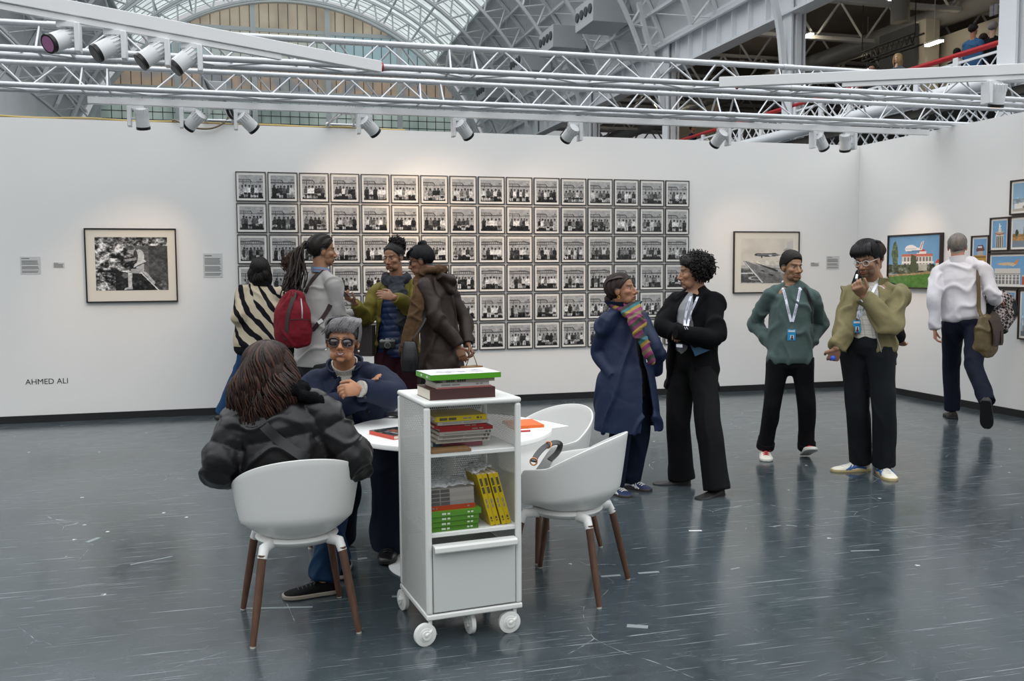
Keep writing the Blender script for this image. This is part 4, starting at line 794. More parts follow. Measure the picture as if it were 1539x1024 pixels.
def person(name, label, o, H, skin, T, J, male=False, hands=(), group=None, voxel=.0052, hairc='#1c1512', face=True, beard=0, lips=None, smile=0, chestw=1.0, belly=1.0, brow=1.0, nr=.056, browc=None, scalp=True, gray_spot=False):
    """body skin as one continuous mesh. J: joints dict, T: head transform (R, c, k)"""
    k = H/1.70; root = empty(name, o, 0, label, 'person', group); P = dict(male=male, root=root, o=np.asarray(o, float), k=k, J=J, T=T)
    mb = MB(); s_t, s_b = nrm(J['shR']-J['shL']), nrm(J['hpR']-J['hpL']); nb, pv = J['neck'], J['pelvis']
    ax = nrm(nb-pv); ln = np.linalg.norm(nb-pv); f = nrm(np.cross(ax, s_t))
    P['f'] = f; P['ax'] = ax; P['st'] = s_t; P['sb'] = s_b; mid = J.get('waist', pv*.62+nb*.38)
    path = catmull([pv-ax*.045*k, pv, mid, pv*.25+nb*.75, nb-ax*.045*k, nb+ax*.01*k], 5); tt = np.linspace(0, 1, len(path))
    wv = np.interp(tt, [0, .2, .4, .6, .8, 1], A(.100, .145, .122, .148*chestw, .128*chestw, .052))*k; dv = np.interp(tt, [0, .2, .4, .6, .8, 1], A(.065, .098, .088*belly, .106, .072, .052))*k
    sd = np.array([nrm(s_b*(1-t)+s_t*t) for t in tt]); mb.tube(path, np.stack([wv, dv], 1), 24, side=sd, round_=.5); P['path'] = path; P['sd'] = sd; P['wv'] = wv; P['dv'] = dv
    for s in 'LR':
        sh, el, wr_ = J['sh'+s], J['el'+s], J['wr'+s]; inn = nb-ax*.05*k; mb.tube(catmull([nb+ax*.02*k, nb*.5+sh*.5+ax*.004*k, sh], 4), np.array([.04, .041, .042, .043, .044, .045, .046, .047, .048])*k, 12, round_=.6); mb.tube(catmull([inn*.4+sh*.6, sh, sh*.5+el*.5, el], 4), np.array([.046, .047, .049, .050, .052, .051, .050, .048, .047, .045, .043, .042, .040])*k, 14, round_=.8)
        mb.tube(catmull([el, el*.6+wr_*.4, wr_], 5), np.array([.040, .042, .043, .042, .040, .037, .034, .031, .028, .026, .025])*k, 14, round_=.8)
        hp, kn, an = J['hp'+s], J['kn'+s], J['an'+s]; mb.tube(catmull([hp+ax*.04*k, hp, hp*.5+kn*.5, kn], 4), np.array([.07, .08, .084, .086, .085, .082, .078, .074, .070, .066, .062, .058, .055])*k, 16, round_=.8)
        mb.tube(catmull([kn, kn*.65+an*.35, an], 5), np.array([.054, .055, .055, .054, .052, .049, .045, .041, .038, .036, .035])*k, 14, round_=.8)
        td = J['toe'+s]; mb.tube([an, an-A(0, 0, .03*k)], .034*k, 12, round_=.8)
    head_shape(mb, T, male, nb+ax*.0, nr)
    for h in hands: hand(mb, *h[:4], k=k*h[4], **(h[5] if len(h) > 5 else {}))
    me = fuse(mb, voxel, 2, .4)
    R, c, hk = T; fr = R[:, 1]
    if face:
        bm = bmesh.new(); bm.from_mesh(me); ed = []
        Rm = R.T/hk
        for e_ in bm.edges:
            q = Rm@((np.array(e_.verts[0].co)+np.array(e_.verts[1].co))/2-c)
            if q[1] > .018 and abs(q[0]) < .075 and -.118 < q[2] < .06: ed.append(e_)
        bmesh.ops.subdivide_edges(bm, edges=ed, cuts=1, use_grid_fill=True, smooth=.3); bm.to_mesh(me); bm.free(); me.polygons.foreach_set('use_smooth', np.ones(len(me.polygons), bool))
    V = verts(me); q = (V-c)@R/hk; N = vnorm(me)
    # eye sockets, mouth line
    x, y, z = np.abs(q[:, 0]), q[:, 1], q[:, 2]; front = sm(y, .035, .055)*(np.abs(z) < .125)
    soc = 1 if male else .7
    push = front*(-.0045*soc*np.exp(-((x-.015)/.008)**2-((z-.002)/.010)**2) - .0045*soc*np.exp(-((x-.031)/.016)**2-((z-.0135)/.0045)**2)-.0025*np.exp(-((x-.031)/.016)**2-((z+.0125)/.004)**2) - .003*np.exp(-(x/(.026+.004*smile))**4-((z+.0683-smile*.004*(x/.02)**2)/.0026)**2))
    push += front*(.002*smile*np.exp(-((x-.040)/.014)**2-((z+.030)/.014)**2)-.002*smile*np.exp(-((x-.036)/.006)**2-((z+.055)/.014)**2))
    V = V+R[:, 1]*(push*hk)[:, None]; setverts(me, V-P['o'])
    skin_l = np.minimum(np.array(lin(skin))*1.22, .7); C = np.tile(skin_l, (len(V), 1)); hc = np.array(lin(hairc)); ih = (np.abs(q[:, 0]) < .12)&(np.abs(y) < .13)&(z > -.13)&(z < .14)
    def mixc(w, col): C[:] = C*(1-w[:, None])+np.array(col)*w[:, None]
    sk = skin_l; red = sk*A(1.12, .86, .80)
    mixc(ih*front*.5*np.exp(-((x-.038)/.02)**2-((z+.03)/.02)**2), red); mixc(ih*front*.45*np.exp(-(x/.016)**2-((z+.036)/.014)**2), red)
    if beard: mixc(ih*beard*sm(-z, .040, .058)*sm(y, -.005, .02)*(1-.85*np.exp(-(x/.022)**2-((z+.068)/.008)**2)*front)*sm(z, -.135, -.11), hc)
    lc = lips if lips is not None else tuple(sk*A(.92, .58, .55)); lip = ih*front*sm(1-((x/(.0235+.004*smile))**2+((z+.0685-smile*.006*(x/.025)**2)/(.0115+.002*smile))**2), 0, .25)*(y > .06); mixc(lip*.85, lc)
    ml = ih*front*(y > .06)*np.exp(-((z+.0683-smile*.008*(x/.024)**2)/.0018)**2)*(x < .025+.004*smile); mixc(ml*.85, sk*.16)
    if smile > .5: mixc(ih*front*(y > .06)*sm(1-((x/.0225)**2+((z+.0690-.008*(x/.024)**2)/.0068)**2), 0, .3), (.10, .03, .03)); mixc(ih*front*(y > .06)*sm(1-((x/.0195)**2+((z+.0668-.007*(x/.024)**2)/.0034)**2), 0, .3), (.60, .56, .50))
    ex = x-.031; eye = ih*front*sm(1-((ex/.0128)**2+(z/(.0050*(1-.35*smile)))**2), 0, .25); mixc(eye, (.22, .205, .19)); mixc(eye*sm(.0062-np.hypot(ex, z), 0, .0012), (.018, .010, .007))
    mixc(ih*front*np.exp(-((z-.0062*np.sqrt(np.clip(1-(ex/.0165)**2, 0, 1))-.0006)/.0016)**2)*(np.abs(ex) < .0165), np.array(lin('#120c0a')))
    mixc(ih*front*.18*np.exp(-(ex/.018)**2-((z-.009)/.006)**2), sk*.5); mixc(ih*front*.10*np.exp(-(ex/.016)**2-((z+.012)/.005)**2), sk*.5)  # eye-socket shading painted into the skin colour above and below each eye
    bw = ih*front*brow*np.exp(-((z-.0215-.004*np.cos((x-.036)/.022))/(.0042))**2)*sm(x, .009, .015)*(1-sm(x, .046, .056)); mixc(bw*.9, np.array(lin(browc)) if browc else hc)
    mixc(ih*front*.9*np.exp(-((x-.0085)/.0042)**2-((z+.0465)/.0028)**2)*(y > .075), sk*.12)
    az = np.arctan2(x, y); zl = np.interp(az, np.radians([0, 30, 55, 75, 100, 125, 180]), [.074, .066, .036, .005, .004, -.045, -.075])
    if scalp: mixc(ih*sm(z-zl, -.004, .006)*(np.hypot(x, y) > .0), hc)
    colattr(me, C); P['body'] = link('body', me, MSKIN, root); return P
# ---- hair
def hairmat(col, rough=.42): return mat('hair_'+col.strip('#'), col, .55, spec=.28, var=.35, vscale=60, stretch=(1, 1, .2), bump=.5, bscale=110)
def hl(az, line): return np.interp(az, np.radians([0, 30, 55, 75, 100, 125, 180]), line)
def hair_cap(P, col, thick=.014, line=(.070, .062, .032, .002, .002, -.048, -.080), groove=.003, ng=46, rough=.42, lump=.004, seed=1, crown=(0, -.03), top=0, back=0, name='hair', fringe=0, name_off=None):
    R, c, k = P['T']; nu, nv = 150, 90; th = np.linspace(.001, np.pi-.001, nv); ph = np.linspace(-np.pi, np.pi, nu, endpoint=False)
    TH, PH = np.meshgrid(th, ph, indexing='ij'); D = np.stack([np.sin(TH)*np.sin(PH), np.sin(TH)*np.cos(PH), np.cos(TH)], -1)
    Q = D*A(.0775, .099, .091)+A(0, -.014, .03); low = sm(-Q[..., 2], -.01, .09); Q[..., 0] *= 1-.12*low; Q[..., 1] -= .0*low
    az = np.abs(np.arctan2(Q[..., 0], Q[..., 1])); m = sm(Q[..., 2]-hl(az, line), -.006, .012); m2 = sm(Q[..., 2]-hl(az, line), -.004, .05)
    ga = np.arctan2(Q[..., 0]-crown[0], Q[..., 1]-crown[1]); F = Q.reshape(-1, 3); wf = wavefield(F*A(1, 1, 1), seed, 55).reshape(TH.shape); wl = wavefield(F, seed+1, 24).reshape(TH.shape)
    t = (thick*(.14+.86*m2)+groove*np.sin(ga*ng+2.2*wl)*m2+lump*wl*m2+.0015*wf+top*sm(D[..., 2], .2, 1)+back*sm(-D[..., 1], .1, 1)+fringe*sm(D[..., 1], .5, .95)*sm(D[..., 2], .1, .5))*m-(1-m)*.022
    V = (Q+D*t[..., None]).reshape(-1, 3); f = [(i*nu+j, i*nu+(j+1) % nu, (i+1)*nu+(j+1) % nu, (i+1)*nu+j) for i in range(nv-1) for j in range(nu)]
    f += [tuple(range(nu))[::-1], tuple((nv-1)*nu+j for j in range(nu))]
    mb = MB().add(c+(V@R.T)*k, f); me = mb.mesh(name, P['o'], 180); return link(name, me, hairmat(col, rough), P['root'])
def loc(P, *p): R, c, k = P['T']; return c+R@(A(*p)*k)
def strand(mb, P, pts, r, n=6, sub=4, taper=True, world=False, m=0):
    Q = catmull([p if world else loc(P, *p) for p in pts], sub); K = len(Q); t = np.linspace(0, 1, K)
    mb.tube(Q, r*np.clip(np.minimum(.55+3*t, 1)*(1-.75*t**3 if taper else 1), .12, 1), n, int(m))
def curls(P, col, pts, R0=.012, L=.05, r=.0035, seed=1, turns=1.6, name='hair', parent=None):
    rg = np.random.default_rng(seed); mb = MB(); R, c, k = P['T']
    for p in pts:
        d = nrm(rg.normal(size=3)+A(0, 0, -.6)); a = nrm(np.cross(d, rg.normal(size=3))); b = np.cross(d, a); t = np.linspace(0, 1, 11); ph = rg.random()*6.28; rr = R0*rg.uniform(.6, 1.2)
        Q = A(*p)+d*((t-.5)*L)[:, None]+(a*np.cos(t*turns*6.28+ph)[:, None]+b*np.sin(t*turns*6.28+ph)[:, None])*rr
        mb.tube(c+(Q@R.T)*k, r*k, 5)
    me = mb.mesh(name, P['o'], 180); return link(name, me, hairmat(col), parent or P['root'])
# ---- clothes
def P_AX(J): return nrm(J['neck']-J['pelvis'])
def sleeve(mb, J, s, k, r=(.050, .064, .062, .058, .050, .045), cuff=.02, start=.55, nb=None):
    sh, el, wr_ = J['sh'+s], J['el'+s], J['wr'+s]; nb = J['neck']; i0 = sh*start+(nb-P_AX(J)*.045*k)*(1-start); e2 = wr_+nrm(el-wr_)*cuff
    p = catmull([i0, sh, sh*.5+el*.5, el, el*.5+e2*.5, e2], 5); rr = np.interp(np.linspace(0, 1, len(p)), [0, .2, .4, .6, .8, 1], r)*k; mb.tube(p, rr, 20); mb.tube(catmull([nb+P_AX(J)*.012*k, nb*.5+sh*.5+P_AX(J)*.006*k, sh], 4), np.linspace(.048, .062, 9)*k, 14, round_=.6)
    cu = (e2, nrm(e2-el), rr[-1]); return cu
def torso_rings(P, zs, w, d, sh=0.0, fo=None):
    """rings along the trunk; zs = positions 0 pelvis .. 1 neck (negative = below), w, d half width / depth in metres, fo forward offset"""
    J = P['J']; path = []; sd = []
    for i, t in enumerate(zs):
        if t < 0: p = J['pelvis']+A(0, 0, t)*np.linalg.norm(J['neck']-J['pelvis'])
        else:
            ii = float(np.interp(t, [0, .38, .75, .92, 1], [5, 10, 15, 20, 24])); a = int(ii); b = min(a+1, len(P['path'])-1); p = P['path'][a]*(1-ii+a)+P['path'][b]*(ii-a)
        s = nrm(P['sb']*(1-max(0, t))+P['st']*max(0, t)); f = nrm(np.cross(P['ax'] if t > .2 else A(0, 0, 1), s)); 
        if fo is not None: p = p+f*fo[i]
        path.append(p); sd.append(s)
    return np.array(path), np.array(sd), np.asarray(w, float)*P['k'], np.asarray(d, float)*P['k']
def trunk(mb, P, zs, w, d, fo=None, sub=4, n=36, round_=0):
    p, s, w, d = torso_rings(P, zs, w, d, fo=fo); q = catmull(p, sub); t = np.linspace(0, 1, len(zs)); tt = np.linspace(0, 1, len(q))
    W = np.interp(tt, t, w); D = np.interp(tt, t, d); S = np.stack([np.interp(tt, t, s[:, i]) for i in range(3)], 1); mb.tube(q, np.stack([W, D], 1), n, side=S, round_=round_)
def shell(mb, P, zs, w, d, a0, a1, th=.02, fo=None, sub=4, n=40, flare=None):
    """open garment: wall from angle a0 to a1 (degrees, 0 = right side, 90 = front, 180 = left), opening elsewhere; a0/a1 may be lists along zs"""
    p, s, w, d = torso_rings(P, zs, w, d, fo=fo); q = catmull(p, sub); t = np.linspace(0, 1, len(zs)); tt = np.linspace(0, 1, len(q))
    W = np.interp(tt, t, w); D = np.interp(tt, t, d); S = np.stack([np.interp(tt, t, s[:, i]) for i in range(3)], 1)
    a0 = np.radians(np.interp(tt, t, np.ones(len(zs))*a0)); a1 = np.radians(np.interp(tt, t, np.ones(len(zs))*a1)); T_ = np.gradient(q, axis=0); R = []
    for i in range(len(q)):
        tn = nrm(T_[i]); x = nrm(S[i]-tn*(S[i]@tn)); y = np.cross(tn, x); a = np.linspace(a0[i], a1[i], n)
        o = q[i]+np.cos(a)[:, None]*x*W[i]+np.sin(a)[:, None]*y*D[i]; u = q[i]+np.cos(a)[:, None]*x*(W[i]-th)+np.sin(a)[:, None]*y*(D[i]-th); R.append(np.vstack([o, u[::-1]]))
    mb.loft(R)
def trousers(P, mt, r=(.10, .095, .078, .070, .066, .066), hem=.03, waist=.16, ease=1.0, name='trousers', wr=(.007, 17, 3), wide=(.172, .125), voxel=.0085, lab=None, flat=None, brk=True):
    J, k = P['J'], P['k']; mb = MB(); trunk(mb, P, [-.20, -.10, .02, waist, waist*2], A(.07, .14, wide[0], wide[0]*.94, wide[0]*.84)*ease, A(.05, .105, wide[1], wide[1]*.93, wide[1]*.82)*ease, round_=.4)
    for s in 'LR':
        hp, kn, an = J['hp'+s], J['kn'+s], J['an'+s]; e = an+A(0, 0, -.05*k+hem); e = an+nrm(an-kn)*(.035-hem)
        p = catmull([hp+A(0, 0, .05*k), hp*.93+kn*.07, hp*.5+kn*.5, kn, kn*.5+e*.5, e], 5); rr = np.interp(np.linspace(0, 1, len(p)), [0, .2, .4, .6, .8, 1], r)*k*ease
        mb.tube(p, np.stack([rr, rr*1.05], 1), 22, side=P['sb'])
    return cloth(name, mb, mt, P, voxel, 5, wr, (1, 1, .55))
def shoe(P, s, mt, sole, L=.27, w=.048, h=.075, toe_up=0.0, name='shoe', lace=None, heel=.02, ankle=None, stripe=None, tw=1.0, lab=None, fy=None, socks=None):
    J, k = P['J'], P['k']; an = J['an'+s]; td = nrm(J['toe'+s]); td = nrm(td+A(0, 0, toe_up)); up = nrm(A(0, 0, 1)-td*td[2]); sd = np.cross(td, up); b = an-A(0, 0, .085*k)-nrm(J['toe'+s])*.065*k if toe_up >= 0 else an-up*.085*k-td*.065*k; L = L*k
    def pt(x, y, z): return b+td*x*L+sd*y+up*z
    mb = MB(); R = []
    prof = [(0, .62, .95), (.06, .86, 1.05), (.2, .92, 1.08), (.32, .92, .98), (.45, .94, .80), (.6, 1.02, .64), (.75, 1.05, .52), (.88, .95, .44), (.96, .70, .36), (1.0, .35, .24)]
    for x, ww, hh in prof:
        a = np.linspace(0, np.pi, 13); W_ = w*ww*tw*k; H_ = h*hh*k; ring = [pt(x, math.cos(t)*W_, .016*k+max(0, math.sin(t))**.75*(H_-.016*k)) for t in a]+[pt(x, -W_*.9, .006*k), pt(x, W_*.9, .006*k)]; R.append(np.array(ring))
    mb.loft(R); ob = mb.build(name, mt, P['root'], P['o'], smooth=60)
    m2 = MB(); R = []
    for x, ww, hh in [(-.015, .6, 0)]+[(p[0], p[1]*1.06, 0) for p in prof[1:-1]]+[(1.015, .42, 0)]:
        W_ = w*ww*tw*k; R.append(np.array([pt(x, -W_, 0), pt(x, W_, 0), pt(x, W_*1.02, .021*k), pt(x, -W_*1.02, .021*k)]))
    m2.loft(R); m2.build('sole', sole, ob, P['o'], bevel=.004)
    if lace:
        m3 = MB()
        for i in range(5):
            x = .42+.075*i; hh = np.interp(x, [p[0] for p in prof], [p[2] for p in prof])*h*k; ww = .024*k; m3.tube(catmull([pt(x, -ww, hh*.90), pt(x+.01, 0, hh+.004), pt(x, ww, hh*.90)], 3), .0038*k, 6)
        x = .40; hh = np.interp(x, [p[0] for p in prof], [p[2] for p in prof])*h*k
        for q in (-1, 1): m3.tube(catmull([pt(x, 0, hh+.005), pt(x-.02, q*.02*k, hh+.016), pt(x+.06, q*.036*k, hh-.004), pt(x+.02, q*.01, hh+.004)], 4), .0032*k, 6)
        m3.build('laces', lace, ob, P['o'], smooth=180)
    if stripe:
        m4 = MB()
        for q in (-1, 1):
            for (x0, z0, x1, z1) in stripe:
                def wl(x, z):
                    ww = np.interp(x, [p[0] for p in prof], [p[1] for p in prof])*w*tw*k; hh = np.interp(x, [p[0] for p in prof], [p[2] for p in prof])*h*k; zz = .016*k+z*(hh-.016*k); cs = math.sqrt(max(.02, 1-min(1, (z**(1/.75)))**2)); return pt(x, q*(ww*cs+.0015), zz)
                m4.tube([wl(x0+(x1-x0)*t, z0+(z1-z0)*t) for t in np.linspace(0, 1, 5)], np.array([.0028, .0075])*k, 8, side=sd)
        m4.build('side_stripes', stripe_mat(stripe), ob, P['o'], smooth=180)
    return ob
STRIPE = {}
def stripe_mat(s): return STRIPE[id(s)]
def band(mb, pts, w, t, nrm_, sub=6):
    """flat ribbon along pts with width across and thickness along the surface normals nrm_"""
    p = catmull(pts, sub); n = np.asarray(nrm_, float); n = np.tile(n, (len(pts), 1)) if n.ndim == 1 else n; n = np.stack([np.interp(np.linspace(0, 1, len(p)), np.linspace(0, 1, len(n)), n[:, i]) for i in range(3)], 1)
    T_ = np.gradient(p, axis=0); R = []
    for i in range(len(p)):
        a = nrm(T_[i]); b = nrm(np.cross(a, n[i])); c = np.cross(b, a); R.append(np.array([p[i]+b*w/2-c*t/2, p[i]+b*w/2+c*t/2, p[i]-b*w/2+c*t/2, p[i]-b*w/2-c*t/2]))
    mb.loft(R)
from mathutils.bvhtree import BVHTree
def bvh(P, obs):
    out = []
    for o in obs: out.append(BVHTree.FromPolygons((verts(o.data)+P['o']).tolist(), [tuple(p.vertices) for p in o.data.polygons]))
    return out
def drape(P, trees, px, off=.004, Df=None):
    """points on the clothes where the photo shows them, with the surface normals"""
    pts, nn = [], []
    for (u, v) in px:
        d = nrm(ray(u, v)); best = None
        for t in trees:
            h = t.ray_cast(Vector(CAM), Vector(d))
            if h[0] is not None and (best is None or h[3] < best[3]): best = h
        if best is None: continue
        n = np.array(best[1]); n = -n if n@d > 0 else n; pts.append(np.array(best[0])+n*off); nn.append(n)
    return np.array(pts), np.array(nn)
def dband(P, trees, px, w, t, off=.004, mb=None, sub=4, pre=None, post=None):
    q = catmull(np.array(px, float), 5); p, n = drape(P, trees, q, off); mb = mb or MB()
    if len(n) > 4:
        for _ in range(3): n[1:-1] = (n[:-2]+n[1:-1]*2+n[2:])/4; p[1:-1] = (p[:-2]+p[1:-1]*2+p[2:])/4
    if pre is not None: p = np.vstack([pre, p]); n = np.vstack([np.tile(n[0], (len(pre), 1)), n])
    if post is not None: p = np.vstack([p, post]); n = np.vstack([n, np.tile(n[-1], (len(post), 1))])
    band(mb, p, w, t, n, 2); return mb
def collar(P, a0, a1, r=(.070, .066), h=.045, lean=.35, z=.0, th=.010, tip=0.0, n=22, drop=.03):
    """standing or folded collar around the neck from angle a0 to a1 (0 right, 90 front)"""
    J, k = P['J'], P['k']; nb, ax, f, st = J['neck'], P['ax'], P['f'], P['st']; R = []
    for a in np.radians(np.linspace(a0, a1, n)):
        o = st*math.cos(a)*r[0]*k+f*math.sin(a)*r[1]*k; od = nrm(o); b = nb+o+ax*(z-drop*max(0, math.sin(a)))*k; u = nrm(ax+od*lean); q = od*th*k; hh = h*k*(1+tip*max(0, math.sin(a))**3)
        R.append(np.array([b, b+u*hh, b+u*hh+q, b+q]))
    return MB().loft(R)
def tc(p, deg): return math.atan2(-p[1], -p[0])+math.radians(deg)
def joints(H, pel, nk, faz, twist=0, shw=None, hpw=.092, drop=.092):
    """pelvis centre, neck base, facing azimuth (rad) of the trunk; returns joints without limbs"""
    k = H/1.70; f = A(math.cos(faz), math.sin(faz), 0); r = A(f[1], -f[0], 0); f2 = faz-twist; fb = A(math.cos(f2), math.sin(f2), 0); rb = A(fb[1], -fb[0], 0); ax = nrm(nk-pel)
    r = nrm(r-ax*(r@ax)); shw = (shw or .17)*k; hpw *= k
    return dict(pelvis=np.array(pel), neck=np.array(nk), shR=nk+r*shw-ax*drop*k, shL=nk-r*shw-ax*drop*k, hpR=pel+rb*hpw-A(0, 0, .03*k), hpL=pel-rb*hpw-A(0, 0, .03*k))
UA, FA, TH_, SN = .285, .25, .42, .405
# ================================================================== people in the booth
D2R = math.radians
def limb2(J, s, part, uv, sign, k, L=None, uv2=None, sign2=None, L2=None):
    a, b, c = (('sh', 'el', 'wr') if part == 'arm' else ('hp', 'kn', 'an')); l1, l2 = (UA, FA) if part == 'arm' else (TH_, SN)
    J[b+s] = two_bone(J[a+s], *uv, (L or l1)*k, sign)
    if uv2 is not None: J[c+s] = two_bone(J[b+s], *uv2, (L2 or l2)*k, sign2)
def legs(J, s, ank, toe_az, k, knee_fwd):
    """ankle point given; knee placed from bone lengths, bent towards knee_fwd"""
    J['an'+s] = np.array(ank); J['toe'+s] = A(math.cos(toe_az), math.sin(toe_az), 0); h = J['hp'+s]; d = J['an'+s]-h; L = np.linalg.norm(d); a, b = TH_*k, SN*k; q_ = L/.988/(a+b)
    if .80 < q_ < 1.12: a *= q_; b *= q_
    if L >= a+b-.002: J['kn'+s] = h+d*a/(a+b); return
    x = (a*a-b*b+L*L)/(2*L); y = math.sqrt(max(0, a*a-x*x)); f = nrm(np.asarray(knee_fwd, float)-nrm(d)*(np.asarray(knee_fwd, float)@nrm(d))); J['kn'+s] = h+nrm(d)*x+f*y
def az_v(deg, z=0): return A(math.cos(D2R(deg)), math.sin(D2R(deg)), z)
def chk(n, J, k):
    f = lambda a, b: round(float(np.linalg.norm(J[a]-J[b])/k), 2)
    print(n, 'trunk', f('pelvis', 'neck'), 'legs', f('hpL', 'knL'), f('knL', 'anL'), f('hpR', 'knR'), f('knR', 'anR'), 'arms', f('shL', 'elL'), f('elL', 'wrL'), f('shR', 'elR'), f('elR', 'wrR'))
MLAN = mat('white_lanyard', '#dfe2ee', .6); MLTX = mat('navy_print', '#20264a', .6); MBLU = mat('bright_blue_badge', '#2f9ad2', .4); MPAL = mat('badge_white', '#e9eef2', .4)
MLACER = mat('red_laces', '#b3122b', .6); MCRM = mat('cream_leather', '#dcd7c9', .5); MWHS = mat('white_rubber', '#d9d8d2', .5); MBLK = mat('black_leather', '#141315', .32); MBSO = mat('black_rubber', '#0e0e0f', .6); MDKS = mat('dark_suede', '#2b2827', .7)
def lanyard(P, trees, pxL, pxR, badge=None, txt='LONDON', w=.019, preL=None, preR=None):
    lo = MB()
    for px, pre in ((pxL, preL), (pxR, preR)):
        if px: dband(P, trees, px, w, .003, .004, lo, pre=pre)
    ob = lo.build('lanyard', MLAN, P['root'], P['o'], smooth=60)
    if txt:
        for px in (pxL, pxR):
            if not px: continue
            q, nn = drape(P, trees, catmull(np.array(px, float), 10), .0068); m_ = len(q)
            for fr in (.30, .72):
                i = int(fr*(m_-1)); j = min(i+4, m_-1)
                if j <= i: continue
                d = nrm(q[j]-q[i]); n = nn[i]; me = text_mesh(txt, w*.95, .0003, 'CENTER'); me.transform(Matrix(frame_m(q[i], d, np.cross(n, d), P['o']))); me.materials.clear(); link('lanyard_lettering', me, MLTX, ob)
    if badge is not None:
        p, n = drape(P, trees, [badge], .006); badge = p[0]; b = MB(); n = nrm(n[0]+nrm(CAM-badge)*.8); n[2] *= .4; n = nrm(n); up = nrm(A(0, 0, 1)-n*n[2]); r = np.cross(up, n); R = np.stack([r, n, up], 1)
        b.box(badge, (.062, .004, .088), R); bo = b.build('badge', MBLU, P['root'], P['o'], bevel=.0015)
        m_ = MB(); m_.box(badge+n*.0025+up*.030, (.05, .001, .014), R); m_.box(badge+n*.0025-up*.018+r*.004, (.027, .001, .034), R); m_.build('badge_print', MPAL, bo, P['o'])
        m_ = MB(); m_.ell(badge+n*.0032-up*.012+r*.004, (.007, .0008, .009), R, 12, 8); m_.ell(badge+n*.0032-up*.029+r*.004, (.011, .0008, .010), R, 12, 8); m_.build('badge_portrait', MSKD, bo, P['o'])
        c = MB(); c.box(badge+up*.052, (.012, .006, .018), R); c.build('clip', mat('clip_metal', '#9a9488', .35, metal=.8), bo, P['o'])
    return ob
MSKD = mat('badge_portrait_brown', '#5a3d30', .6)
# ---------------------------------------------------------------- man in the green sweater
def green_man():
    H = 1.67; k = H/1.7; D = 7.45; pel = at(1188, 540, D); nk = at(1189, 429, D); az = lambda d: tc(pel, d); J = joints(H, pel, nk, az(3), shw=.168)
    limb2(J, 'R', 'arm', (1135, 487), 1, k); limb2(J, 'L', 'arm', (1234, 487), 1, k); J['wrR'] = at(1164, 523, D+.02); J['wrL'] = at(1213, 523, D+.02)
    legs(J, 'R', fl(1150, 687)+A(0, 0, .085), az(5), k, az_v(-120)); legs(J, 'L', fl(1212, 688)+A(0, 0, .088), az(14), k, az_v(-110))
    T = (head_axes(az(36), D2R(-1), D2R(2)), at(1190, 402, D-.02), k*.99); chk('green', J, k)
    hs = [(J['wr'+s_], A(0, 0, -1), A(math.cos(az(90*q)), math.sin(az(90*q)), 0), A(math.cos(az(0)), math.sin(az(0)), 0), .9) for s_, q in (('R', 1), ('L', -1))]
    P = person('person', 'man in a green sweater with a white lanyard and red-laced shoes, hands in his pockets', fl(1180, 694), H, '#8c6a50', T, J, True, hs, hairc='#1a1512', beard=.38, smile=.4)
    hair_cap(P, '#1b1613', .006, line=(.064, .060, .034, .016, .016, -.030, -.066), groove=.002, ng=60, top=.017, lump=.003, fringe=.006)
    MG_ = mat('green_sweater_knit', '#4b5c59', .9, spec=.15, bump=.3, bscale=16, var=.06, vscale=20, sheen=.15); mb = MB()
    trunk(mb, P, [-.05, .02, .2, .45, .7, .88, .97], A(.176, .184, .172, .166, .166, .125, .076), A(.128, .140, .130, .122, .126, .090, .074))
    for s in 'LR': sleeve(mb, J, s, k, (.048, .064, .060, .060, .054, .048), cuff=-.04)
    sw = cloth('sweater', mb, MG_, P, .0075, 4, (.016, 22, 4), (1, 1, .6)); MB_ = collar(P, 0, 360, (.066, .062), .022, .1, -.005, .010).build('sweater_collar', MG_, sw, P['o'], smooth=60)
    trousers(P, mat('black_chinos', '#0f0f12', .85, spec=.2, var=.1, vscale=9, bump=.4, bscale=12), r=(.095, .094, .078, .072, .067, .066), hem=.03, wide=(.160, .118))
    for s in 'LR':
        m = MB(); d = nrm(J['kn'+s]-J['an'+s]); e = J['an'+s]-d*.005; m.tube([e-d*.008, e+d*.048], .0735*k, 26); m.build('turn_up', MATS['black_chinos'], P['root'], P['o'], bevel=.006)
        shoe(P, s, MCRM, MWHS, L=.275, toe_up=.38 if s == 'L' else 0, lace=MLACER)
    tr_ = bvh(P, [sw]); lanyard(P, tr_, [(1177, 434), (1180, 445), (1184, 463), (1189, 484)], [(1202, 434), (1200, 446), (1196, 465), (1191, 484)], (1189.5, 503), 'LONDON', preL=[loc(P, -.05, -.05, -.115)], preR=[loc(P, .05, -.05, -.115)])
    dband(P, tr_, [(1208, 433), (1214, 441), (1219, 460), (1221, 486)], .024, .004).build('shoulder_strap', mat('black_webbing', '#1a1a1c', .7), P['root'], P['o'])
